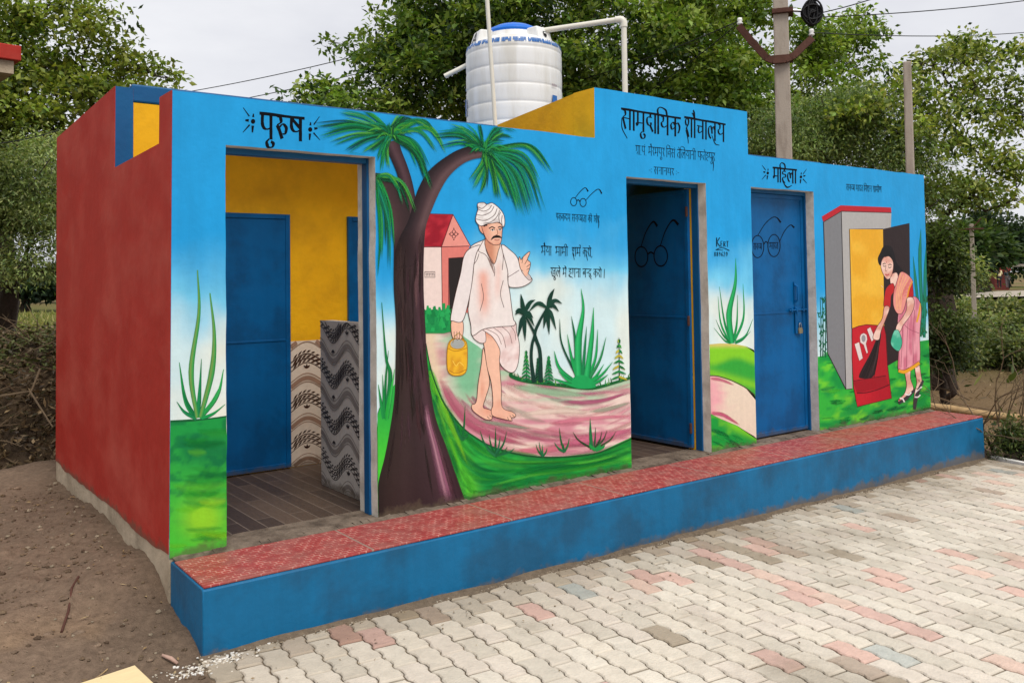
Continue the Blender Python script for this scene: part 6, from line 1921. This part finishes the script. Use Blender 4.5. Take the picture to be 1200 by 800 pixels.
shrub('weedy green plant growing beside the right corner of the blue plinth', 1188, 516, 8.6, 26, 30, 27, SD+((84, 92, 46),), 170, (.05, .02), spread=.07)
for i, (u, v, s, ru, rv, lab) in enumerate(((1122, 292, 60, 26, 26, 'dull green tree right behind the thin distant pole'), (1155, 290, 66, 30, 22, 'light green round tree beyond the boundary wall'),
        (1150, 268, 95, 26, 24, 'dark tree on the skyline above the thin distant pole'), (1180, 285, 95, 34, 34, 'dark tree on the skyline at the right edge of the photo'), (1208, 285, 100, 30, 30, 'dark skyline tree cut by the right edge of the photo'))):
    cl = [pc(u+dx*ru, v+dy*rv, s, ru*k, rv*k) for dx, dy, k in ((-.45, .2, .6), (.45, .25, .6), (0, -.3, .7), (0, .4, .7))]
    tree('distant_tree', lab, foot(u, s), cl, twigs=420, per=12, leaf=(.55, .3), spread=.55, cols=(((40, 60, 34), (56, 78, 40), (78, 98, 46)) if i < 2 else ((34, 50, 34), (46, 64, 42), (60, 78, 48))), trunk=(.4, .25), group='distant trees', seed=40+i, hollow=.2)
for i, (u, v, s, ru, rv, lab) in enumerate(((30, 335, 62, 60, 14, 'distant line of trees seen under the thorn tree on the left'), (-30, 330, 70, 50, 22, 'distant tree at the left edge of the photo'), (90, 325, 75, 50, 24, 'distant tree hidden mostly behind the red wall'))):
    cl = [pc(u+dx*ru, v+dy*rv, s, ru*k, rv*k) for dx, dy, k in ((-.5, .2, .5), (.5, .25, .5), (0, -.3, .6))]
    tree('distant_tree', lab, foot(u, s), cl, twigs=300, per=12, leaf=(.5, .28), spread=.5, cols=((34, 50, 34), (46, 64, 42)), trunk=(.4, .25), group='distant trees', seed=60+i, hollow=.2)

# ---- undergrowth left of the red wall: dry brush heap
hc = at_depth(10, 520, 8.6); hb = gz(hc.x, hc.y)
heap = empty('brush_heap', (hc.x, hc.y, hb)); tag(heap, 'long heap of dry brown brushwood and leaf litter left of the red wall', 'brush heap')
def heap_h(x, y):     # local height of the mound
    e = (x/2.1)**2+(y/1.55)**2
    return np.maximum(0, 1.05*(1-e))*(1+.25*fbm(x, y, 121, 4, 1.6))
mb = MB(); xs, ys = np.linspace(-2.3, 1.32, 60), np.linspace(-1.8, 1.8, 60)
HX, HY = np.meshgrid(xs, ys, indexing='ij'); HZ = heap_h(HX, HY)-.10
nz_ = fbm(HX, HY, 123, 5, 3.0)
mb.v = [tuple(q) for q in np.stack([HX, HY, HZ+.05*nz_], -1).reshape(-1, 3)]
hcol = mixc(lin((84, 70, 54)), lin((50, 42, 34)), np.clip(.5+nz_, 0, 1)); mb.c = [tuple(q) for q in hcol.reshape(-1, 3)]
ii = np.arange(3600).reshape(60, 60); mb.f = [tuple(q) for q in np.stack([ii[:-1, :-1], ii[1:, :-1], ii[1:, 1:], ii[:-1, 1:]], -1).reshape(-1, 4)]; mb.m = [0]*len(mb.f)
mb.build('litter_mound', M['soil'], heap, smooth=True, colors=True)
r = np.random.default_rng(77)
n = 22000
X = r.uniform(-2.2, 1.28, n); Y = r.uniform(-1.7, 1.2, n); Z = heap_h(X, Y)-.05+np.abs(r.normal(size=n))*.07
ok = heap_h(X, Y) > .02
C = np.stack([X, Y, Z], 1)[ok]; n = len(C)
pal = np.array([lin(c) for c in ((90, 74, 54), (108, 92, 68), (70, 58, 44), (128, 108, 78), (60, 56, 36), (84, 90, 48))])
hgt = C[:, 2]
cl = pal[np.where((hgt > .75) & (r.random(n) < .5), 5, r.integers(0, 5, n))]*r.uniform(.7, 1.2, (n, 1))
leaves_obj('leaf_litter', C, r.normal(size=(n, 3))*np.array([1, 1, .5]), r.normal(size=(n, 3)), r.uniform(.03, .10, n), r.uniform(.010, .035, n), cl, heap, 'dry')['kind'] = 'stuff'
mb = MB()
for _ in range(520):
    x, y = random.uniform(-2.1, 1.2), random.uniform(-1.6, 1.0)
    h = float(heap_h(x, y))
    if h < .03: continue
    a, L = random.uniform(0, 6.28), random.uniform(.15, .75); e = random.uniform(-.25, .8)
    p0 = Vector((x, y, h-.05)); d_v = Vector((math.cos(a)*math.cos(e), math.sin(a)*math.cos(e), math.sin(e)))
    if (p0+d_v*L).x > 1.3: continue
    mb.tube([p0, p0+d_v*L*.5+Vector((random.uniform(-.05, .05), random.uniform(-.05, .05), .02)), p0+d_v*L], [.007, .005, .002], 4, cap=False)
mb.build('twigs', M['twig'], heap)['kind'] = 'stuff'
for i, (a, b, c) in enumerate((((-.2, 464, 7.6), (35, 458, 7.5), (62, 500, 7.3)), ((47, 432, 7.7), (38, 455, 7.6), (33, 464, 7.55)))):
    mb = MB(); mb.tube([at_depth(*a), at_depth(*b), at_depth(*c)], [.011, .009, .006], 6)
    tag(mb.build('dead_branch', M['twig']), ('pale bent dead branch lying on the brush heap towards the red wall', 'short pale stick standing up from the brush heap')[i], 'branch', 'dead branches on the brush heap')
# bare dry shrub by the right corner of the plinth
db = at_depth(1166, 520, 8.9); root = empty('dry_shrub', (db.x, db.y, gz(db.x, db.y))); tag(root, 'leafless dry thorny shrub with crossing brown twigs beyond the right corner of the plinth', 'shrub')
mb = MB(); rr_ = random.Random(17)
def grow(p, d, L, rad, lev):
    q = [p]
    for i in range(4):
        d = (d+Vector((rr_.gauss(0, .16), rr_.gauss(0, .16), rr_.gauss(0, .10)))).normalized(); q.append(q[-1]+d*L/4)
        if lev < 3 and i > 0 and rr_.random() < .8:
            grow(q[-1], (d+Vector((rr_.gauss(0, .6), rr_.gauss(0, .6), rr_.gauss(0, .35)))).normalized(), L*rr_.uniform(.4, .7), rad*.55, lev+1)
    mb.tube(q, list(np.linspace(rad, rad*.4, 5)), 5, cap=False)
for k in range(11):
    a = rr_.uniform(0, 6.28); e = rr_.uniform(.5, 1.3)
    grow(Vector((rr_.uniform(-.25, .25), rr_.uniform(-.2, .2), -.02)), Vector((math.cos(a)*math.cos(e), math.sin(a)*math.cos(e), math.sin(e))), rr_.uniform(.6, 1.15), .011, 0)
mb.build('twigs', M['twig'], root)
# bamboo pole lying behind the plinth end
a, b = Vector((8.8, 2.4, -.40)), Vector((10.9, -2.2, -.42))
a = at_depth(1070, 474, 11.5); b = at_depth(1260, 496, 11.2)
mb = MB(); pts = [a.lerp(b, t)+Vector((0, 0, .012*math.sin(t*9))) for t in np.linspace(0, 1, 14)]; mb.tube(pts, [.045+.004*(i % 2) for i in range(14)], 9)
tag(mb.build('bamboo_pole', M['log'], smooth=True), 'long pale bamboo pole lying on the ground behind the right end of the plinth', 'pole')
mb = MB(); a, b = at_depth(1092, 452, 12.5), at_depth(1136, 468, 12.0); mb.tube([a, a.lerp(b, .5)+Vector((0, 0, .03)), b], [.012, .015, .010], 6)
tag(mb.build('dead_branch', M['twig'], smooth=True), 'thin pale stick lying on bare earth behind the bamboo pole', 'branch')
# weeds and litter cover on the right-hand field
def cover(name, label, n, xr, yr, cols, L, W, seed, up=.8, dens=None, cat_='ground cover', mat='leaf'):
    r = np.random.default_rng(seed)
    X = r.uniform(*xr, n); Y = r.uniform(*yr, n)
    if dens is not None:
        k = r.random(n) < dens(X, Y); X, Y = X[k], Y[k]
    n = len(X)
    Ln = r.uniform(*L, n); D = r.normal(size=(n, 3))*np.array([.6, .6, .3])+np.array([0, 0, up]); D = unit(D)
    Z = ground_z(X, Y)+Ln*.35*np.clip(D[:, 2], .05, 1)+.005
    pal = np.array([lin(c) for c in cols])
    o = leaves_obj(name, np.stack([X, Y, Z], 1), D, r.normal(size=(n, 3)), Ln, r.uniform(*W, n), pal[r.integers(0, len(pal), n)]*r.uniform(.7, 1.25, (n, 1)), None, mat)
    tag(o, label, cat_, kind='stuff')
cover('dry_grass', 'dry straw and stubble scattered over the field right of the building', 9000, (7.8, 17), (-4, 9), ((150, 130, 92), (120, 100, 70), (96, 88, 52), (84, 72, 54)), (.06, .22), (.008, .02), 81, .35,
      lambda x, y: .35+.65*sst(-.1, .4, fbm(x, y, 131, 3, .6)), mat='dry')
cover('weeds', 'green weeds covering the scrubland beyond the field', 16000, (13, 42), (-4, 26), ((70, 84, 40), (92, 104, 52), (118, 122, 66), (52, 66, 34)), (.18, .5), (.04, .12), 82, .7,
      lambda x, y: sst(15, 20, np.hypot(x-CAM[0], y-CAM[1]))*(.3+.7*sst(-.2, .3, fbm(x, y, 133, 3, .25))))
cover('grass', 'pale grass of the field glimpsed under the thorn tree on the left', 9000, (-4, 8), (12, 46), ((130, 134, 70), (156, 150, 96), (104, 116, 58)), (.2, .5), (.03, .08), 83, .8)

# ---- distant road, wall, gatehouse, people
mb = MB()
ra, rb = [], []
for u, v in ((1118, 349), (1140, 347.6), (1170, 346.5), (1200, 346), (1260, 345)):
    for lst, dv in ((ra, 2.6), (rb, -2.4)):
        d = ray(u, v+dv); s = (-.30-CAM[2])/d[2]; p_ = CAM+d*s; lst.append((p_[0], p_[1], max(float(ground_z(p_[0], p_[1])), -.30)+.10))
mb.add(ra+rb, [(i, i+1, i+6, i+5) for i in range(4)])
M['road'] = material('pale_road', (176, 166, 150), rough=.95, var=.15, scale=.8, bump=.3)
tag(mb.build('road', M['road']), kind='structure')
def rot_box(name, u, v, s, w, d, h, mat, parent=None):
    pass
wl_a, wl_b = at_depth(1092, 344, 82), at_depth(1166, 343, 78)
wd = (wl_b-wl_a); wa = math.atan2(wd.y, wd.x); wl = math.hypot(wd.x, wd.y)
M['brick'] = material('old_brickwork', (150, 112, 92), rough=.95, var=.25, scale=.9, tint=(116, 96, 84), tint_amt=.7, tscale=.4, bump=.4)
bw = empty('boundary_wall', (wl_a.x, wl_a.y, gz(wl_a.x, wl_a.y)-.1), wa); tag(bw, 'low weathered brick boundary wall far away beyond the scrub', 'wall')
mb = MB(); mb.box((0, 0, 0), (wl, .3, 2.0)); mb.build('wall_panel', M['brick'], bw)
mb = MB(); mb.box((0, -.03, 2.003), (wl, .33, 2.85)); mb.build('upper_course', material('dark_brickwork', (106, 76, 66), rough=.95, var=.25, scale=.9, bump=.4), bw)
mb = MB(); mb.blob((wl*.42, .1, 3.05), (.75, .5, .35), 10, 6); hut = None
tag(mb.build('thatch_bundle', M['white_chalk'], smooth=True), 'small white sack lying on top of the far boundary wall', 'sack')
bpy.context.view_layer.update()
sk_ = bpy.data.objects['thatch_bundle']; sk_.name = 'sack'; sk_.matrix_world = Matrix.Translation((wl_a.x, wl_a.y, gz(wl_a.x, wl_a.y)-.1)) @ Matrix.Rotation(wa, 4, 'Z')
g0 = at_depth(1166, 343, 76); gr = empty('gatehouse', (g0.x, g0.y, gz(g0.x, g0.y)-.1), -YAW-.35); tag(gr, 'small distant red roofed gatehouse with a cream board on top', 'building')
k = 76/FPX
mb = MB(); mb.box((0, 0, 0), (15*k, 2.0, 24*k)); mb.build('wall', material('dark_red_wall', (104, 48, 44), rough=.9, var=.2), gr)
mb = MB(); mb.prism([(-.3*k-.2, 24*k+.003), (17*k, 24*k+.003), (15*k, 33*k), (2*k, 36*k)], 'y', -.2, 2.2); mb.build('roof', material('red_roof', (142, 52, 54), rough=.8, var=.2), gr)
mb = MB(); mb.box((-1.5*k, .3, 36*k), (7.5*k, .5, 49*k)); mb.build('board', material('cream_board', (214, 204, 166), rough=.7), gr, bevel=.02)
mb = MB(); mb.box((16*k, .2, 28.5*k), (60*k, 3.0, 31.5*k)); mb.build('canopy', material('grey_sheet', (150, 142, 132), rough=.7, var=.15), gr)
mb = MB(); mb.tube([(48*k, .4, 0), (48*k, .4, 28.5*k)], .09, 8); mb.build('post', M['concrete'], gr)

# two people with a bicycle on the road
def person(loc, rz, h, shirt, trousers, label, lean=0.0):
    root = empty('person', loc, rz); tag(root, label, 'person', 'people on the distant road')
    s = h/1.72
    J = {'pel': (0, 0, .92), 'che': (0, .02+lean*.1, 1.28), 'nek': (0, .03+lean*.2, 1.46), 'hed': (0, .05+lean*.24, 1.62), 'shl': (.19, .02+lean*.15, 1.40), 'ell': (.25, .02+lean*.2, 1.12), 'hal': (.24, .12+lean*.5, .88),
         'shr': (-.19, .02+lean*.15, 1.40), 'elr': (-.25, .02+lean*.2, 1.12), 'har': (-.24, .12+lean*.5, .88), 'hil': (.09, 0, .88), 'knl': (.10, .02, .48), 'anl': (.10, -.02, .07), 'tol': (.11, .14, .03),
         'hir': (-.09, 0, .88), 'knr': (-.10, .05, .48), 'anr': (-.10, .0, .07), 'tor': (-.11, .16, .03)}
    names_ = list(J); E = [('pel', 'che'), ('che', 'nek'), ('nek', 'hed'), ('che', 'shl'), ('shl', 'ell'), ('ell', 'hal'), ('che', 'shr'), ('shr', 'elr'), ('elr', 'har'), ('pel', 'hil'), ('hil', 'knl'), ('knl', 'anl'), ('anl', 'tol'), ('pel', 'hir'), ('hir', 'knr'), ('knr', 'anr'), ('anr', 'tor')]
    R_ = dict(pel=.14, che=.15, nek=.055, hed=.10, shl=.065, ell=.045, hal=.035, shr=.065, elr=.045, har=.035, hil=.09, knl=.062, anl=.042, tol=.035, hir=.09, knr=.062, anr=.042, tor=.035)
    def skin(nm, keys, mat, grow=1.0):
        ks = [q for q in names_ if q in keys]; ed_ = [(ks.index(a), ks.index(b)) for a, b in E if a in keys and b in keys]
        me = bpy.data.meshes.new(nm); me.from_pydata([tuple(c*s for c in J[q]) for q in ks], ed_, [])
        o = bpy.data.objects.new(nm, me); COL.objects.link(o); o.parent = root; me.materials.append(mat)
        o.modifiers.new('skin', 'SKIN'); me.skin_vertices.new() if not me.skin_vertices else None
        sv = me.skin_vertices[0].data
        for i, q in enumerate(ks): sv[i].radius = (R_[q]*grow*s, R_[q]*grow*s*.85)
        sv[0].use_root = True
        o.modifiers.new('sub', 'SUBSURF').levels = 1
        return o
    skin('body', names_, material('skin_tone', (120, 78, 58), rough=.6, bump=0))
    skin('shirt', ['pel', 'che', 'shl', 'ell', 'shr', 'elr'], material('shirt_cloth', shirt, rough=.9, bump=0), 1.13)
    skin('trousers', ['pel', 'hil', 'knl', 'anl', 'hir', 'knr', 'anr'], material('trouser_cloth', trousers, rough=.9, bump=0), 1.15)
    mb = MB(); mb.blob(tuple(c*s for c in (0, .035+lean*.24, 1.66)), (.10*s, .11*s, .10*s), 10, 7); mb.build('hair', M['black'], root, smooth=True)
    return root
pp = at_depth(1171.5, 343, 71); pq = at_depth(1181, 343, 71.5)
pz_ = lambda p_: (p_.x, p_.y, gz(p_.x, p_.y)+.10)
person(pz_(pp), -YAW, 1.75, (226, 214, 170), (44, 42, 50), 'person in a cream shirt and dark trousers standing on the distant road')
person(pz_(pq), -YAW+.5, 1.62, (40, 50, 52), (130, 124, 128), 'person in a dark top and grey trousers leaning over a bicycle on the distant road', .5)
bk = at_depth(1183, 343, 70.6); bike = empty('bicycle', pz_(bk), -YAW+1.1); tag(bike, 'dark bicycle held on the distant road', 'bicycle')
for x in (-.52, .52):
    w_ = empty('wheel', (x, 0, .34)); w_.parent = bike
    mb = MB(); mb.tube([(.32*math.cos(t), 0, .32*math.sin(t)) for t in np.linspace(0, 6.2832, 25)], .022, 6, cap=False); mb.build('tyre', M['black'], w_)
    mb = MB()
    for t in np.linspace(0, math.pi, 7)[:-1]: mb.tube([(.3*math.cos(t), 0, .3*math.sin(t)), (-.3*math.cos(t), 0, -.3*math.sin(t))], .004, 4)
    mb.build('spokes', M['steel'], w_)
mb = MB()
for a, b in (((-.52, 0, .34), (-.18, 0, .82)), ((-.18, 0, .78), (.40, 0, .82)), ((-.06, 0, .32), (.40, 0, .80)), ((-.06, 0, .32), (-.18, 0, .82)), ((-.52, 0, .34), (-.06, 0, .32)), ((.52, 0, .34), (.38, 0, .95))): mb.tube([a, b], .02, 6)
mb.build('bicycle_frame', M['black'], bike)
mb = MB(); mb.blob((-.2, 0, .88), (.14, .08, .04), 10, 6); mb.build('saddle', M['black'], bike, smooth=True)
mb = MB(); mb.tube([(.30, -.28, 1.0), (.38, -.1, .98), (.38, .1, .98), (.30, .28, 1.0)], .014, 6); mb.build('handlebar', M['steel'], bike)

# ---- corner of the neighbour's roof at the top left
c0 = at_depth(19, 58, 9.5); nb = empty('neighbour_house', (c0.x, c0.y, gz(c0.x, c0.y)), .12); tag(nb, 'flat roof with a red edge jutting in at the top left corner', 'building')
zt = c0.z-nb.location.z
mb = MB(); mb.box((-4.5, -.2, zt-.16), (0, 4.0, zt)); mb.build('roof', M['red_wall'], nb, bevel=.01)
mb = MB(); mb.box((-4.45, -.15, zt-.30), (-.06, 3.9, zt-.163)); mb.build('soffit', M['plaster'], nb)
mb = MB(); mb.box((-4.3, .1, -.3), (-1.3, 3.7, zt-.303)); mb.build('wall', M['plaster'], nb)

# ================================================================== small things on the ground
mb = MB(); rg = random.Random(31)
n_p = 0
while n_p < 2600:
    x, y = rg.uniform(-2.4, .02), rg.uniform(-1.2, 2.9)
    if x > -.02 and y > -.56: continue
    s = rg.choice([.0022, .003, .003, .004, .005, .007, .011])*rg.uniform(.7, 1.3)
    mb.blob((x, y, gz(x, y)+s*.25), (s*rg.uniform(.8, 1.5), s*rg.uniform(.8, 1.3), s*.7), 6, 4, .22, tuple(lin(rg.choice([(104, 88, 72), (92, 76, 62), (120, 102, 82), (110, 92, 74), (150, 136, 116)]))))
    n_p += 1
tag(mb.build('pebbles', M['soil'], colors=True), 'small stones and clods scattered on the bare earth left of the building', 'pebbles', kind='stuff')
mb = MB()
for _ in range(1500):
    x = rg.uniform(.0, 7.4); y = -.535-abs(rg.gauss(0, .022))
    s = rg.uniform(.002, .0058)
    mb.blob((x, y, float(pave_z(x))+s*.4), (s*rg.uniform(.8, 1.6), s, s*.7), 5, 3, .3, tuple(lin(rg.choice([(196, 186, 168), (120, 104, 86), (150, 134, 112), (90, 78, 64), (170, 156, 136)]))))
for _ in range(210):
    x = rg.gauss(.02, .10); y = -.60+rg.gauss(0, .035)-.12*max(0, -x)
    s = rg.uniform(.003, .008)
    mb.blob((x, y, max(gz(x, y), float(pave_z(x)) if x > 0 else -9)+s*.4), (s*1.2, s, s*.7), 5, 3, .3, tuple(lin(rg.choice([(236, 232, 224), (220, 212, 198), (200, 188, 168)]))))
tag(mb.build('gravel_chips', M['soil'], colors=True), 'line of loose white and grey chips along the foot of the blue plinth', 'gravel', kind='stuff')
mb = MB()
for _ in range(260):
    x, y = rg.uniform(-2.3, -.03), rg.uniform(-1.1, 2.9)
    s = rg.choice([.007, .009, .012, .018])*rg.uniform(.7, 1.3)
    mb.blob((x, y, gz(x, y)+s*.1), (s*rg.uniform(.9, 1.6), s*rg.uniform(.8, 1.3), s*.6), 7, 5, .28, tuple(lin(rg.choice([(128, 109, 92), (116, 98, 82), (136, 116, 98), (108, 91, 76)]))))
tag(mb.build('soil_clods', M['soil'], colors=True, smooth=True), 'dry clods of earth lying on the bare soil beside the red wall', 'clods', kind='stuff')
nl = np.random.default_rng(91); nL = 520
lx, ly = nl.uniform(-2.5, -.02, nL), nl.uniform(-1.1, 3.0, nL)
pal = np.array([lin(c) for c in ((150, 124, 88), (120, 96, 66), (96, 78, 56), (170, 148, 110))])
o = leaves_obj('dead_leaves', np.stack([lx, ly, ground_z(lx, ly)+.008], 1), nl.normal(size=(nL, 3))*np.array([1, 1, .15]), np.array([0, 0, 1.0])+nl.normal(size=(nL, 3))*.35, nl.uniform(.015, .05, nL), nl.uniform(.003, .018, nL), pal[nl.integers(0, 4, nL)], None, 'dry')
tag(o, 'dry leaf scraps and bits of straw strewn on the bare soil left of the building', 'leaf litter', kind='stuff')
nL = 260
lx = nl.uniform(.1, 7.3, nL); ly = -.55-np.abs(nl.normal(size=nL))*.55
o = leaves_obj('litter', np.stack([lx, ly, pave_z(lx)+.006], 1), nl.normal(size=(nL, 3))*np.array([1, 1, .1]), np.array([0, 0, 1.0])+nl.normal(size=(nL, 3))*.3, nl.uniform(.008, .028, nL), nl.uniform(.003, .012, nL), pal[nl.integers(0, 4, nL)]*.8, None, 'dry')
tag(o, 'bits of dry leaf and grit lying on the pavers near the blue plinth', 'leaf litter', kind='stuff')
# soil banked against the plinth foot
mb = MB(); xs = np.linspace(.0, 7.5, 260)
for a, b in zip(xs[:-1], xs[1:]):
    w0, w1 = (.05+.05*float(fbm(q, 2, 141, 4, 2.2)) for q in (a, b))
    h0, h1 = (.018+.014*float(fbm(q, 5, 143, 4, 3)) for q in (a, b))
    z0, z1 = float(pave_z(a)), float(pave_z(b))
    mb.add([(a, -.520, z0+max(h0, .003)), (b, -.520, z1+max(h1, .003)), (b, -.522-max(w1, .015), z1-.004), (a, -.522-max(w0, .015), z0-.004)], [(0, 3, 2, 1)], tuple(lin((112, 98, 82))))
tag(mb.build('soil_edge', M['soil'], smooth=True, colors=True), kind='structure')
bd = at_depth(140, 800, 4.02); bz = gz(bd.x, bd.y)
d = ray(158, 779); s = (-.285-CAM[2])/d[2]; q1 = CAM+d*s
d = ray(100, 798); s = (-.285-CAM[2])/d[2]; q0 = CAM+d*s
d = ray(178, 798); s = (-.285-CAM[2])/d[2]; q2 = CAM+d*s
ex, ey = (q0-q1)[:2], (q2-q1)[:2]
mb = MB(); A = q1[:2]; Bq = q1[:2]+unit(ex)*.62; Dq = q1[:2]+unit(ey)*.34; Cq = Bq+unit(ey)*.34
mb.prism([tuple(A), tuple(Dq), tuple(Cq), tuple(Bq)], 'z', -.300, -.282)
tag(mb.build('plywood_offcut', M['wood_pale'], bevel=.003), 'corner of a pale cream board lying on the earth at the bottom left edge', 'board')
st = [(-.12, -.50), (-.04, -.46)]
mb = MB(); d = ray(190, 764); s = (-.27-CAM[2])/d[2]; a = CAM+d*s; d = ray(208, 766); s = (-.27-CAM[2])/d[2]; b = CAM+d*s
za, zb_ = gz(a[0], a[1])+.012, gz(b[0], b[1])+.012
mb.tube([(a[0], a[1], za), ((a[0]+b[0])/2+.004, (a[1]+b[1])/2-.006, (za+zb_)/2+.004), (b[0], b[1], zb_)], [.006, .010, .007], 7)
tag(mb.build('stick', material('pinkish_wood', (178, 146, 130), rough=.8), smooth=True), 'short pinkish stick on the dark soil by the left corner of the blue plinth', 'stick')
for lab, pts, w in (('crooked dark twig lying on the bare earth left of the building', ((72, 738), (80, 722), (84, 708), (92, 700)), .006), ('thin straight straw on the earth below the crooked twig', ((100, 782), (118, 772), (126, 767)), .003)):
    q = []
    for u, v in pts:
        d = ray(u, v); s = (-.22-CAM[2])/d[2]; p_ = CAM+d*s; q.append((p_[0], p_[1], gz(p_[0], p_[1])+w*.8))
    mb = MB(); mb.tube(q, w, 6); tag(mb.build('twig', M['rust'] if w > .005 else M['log']), lab, 'twig')
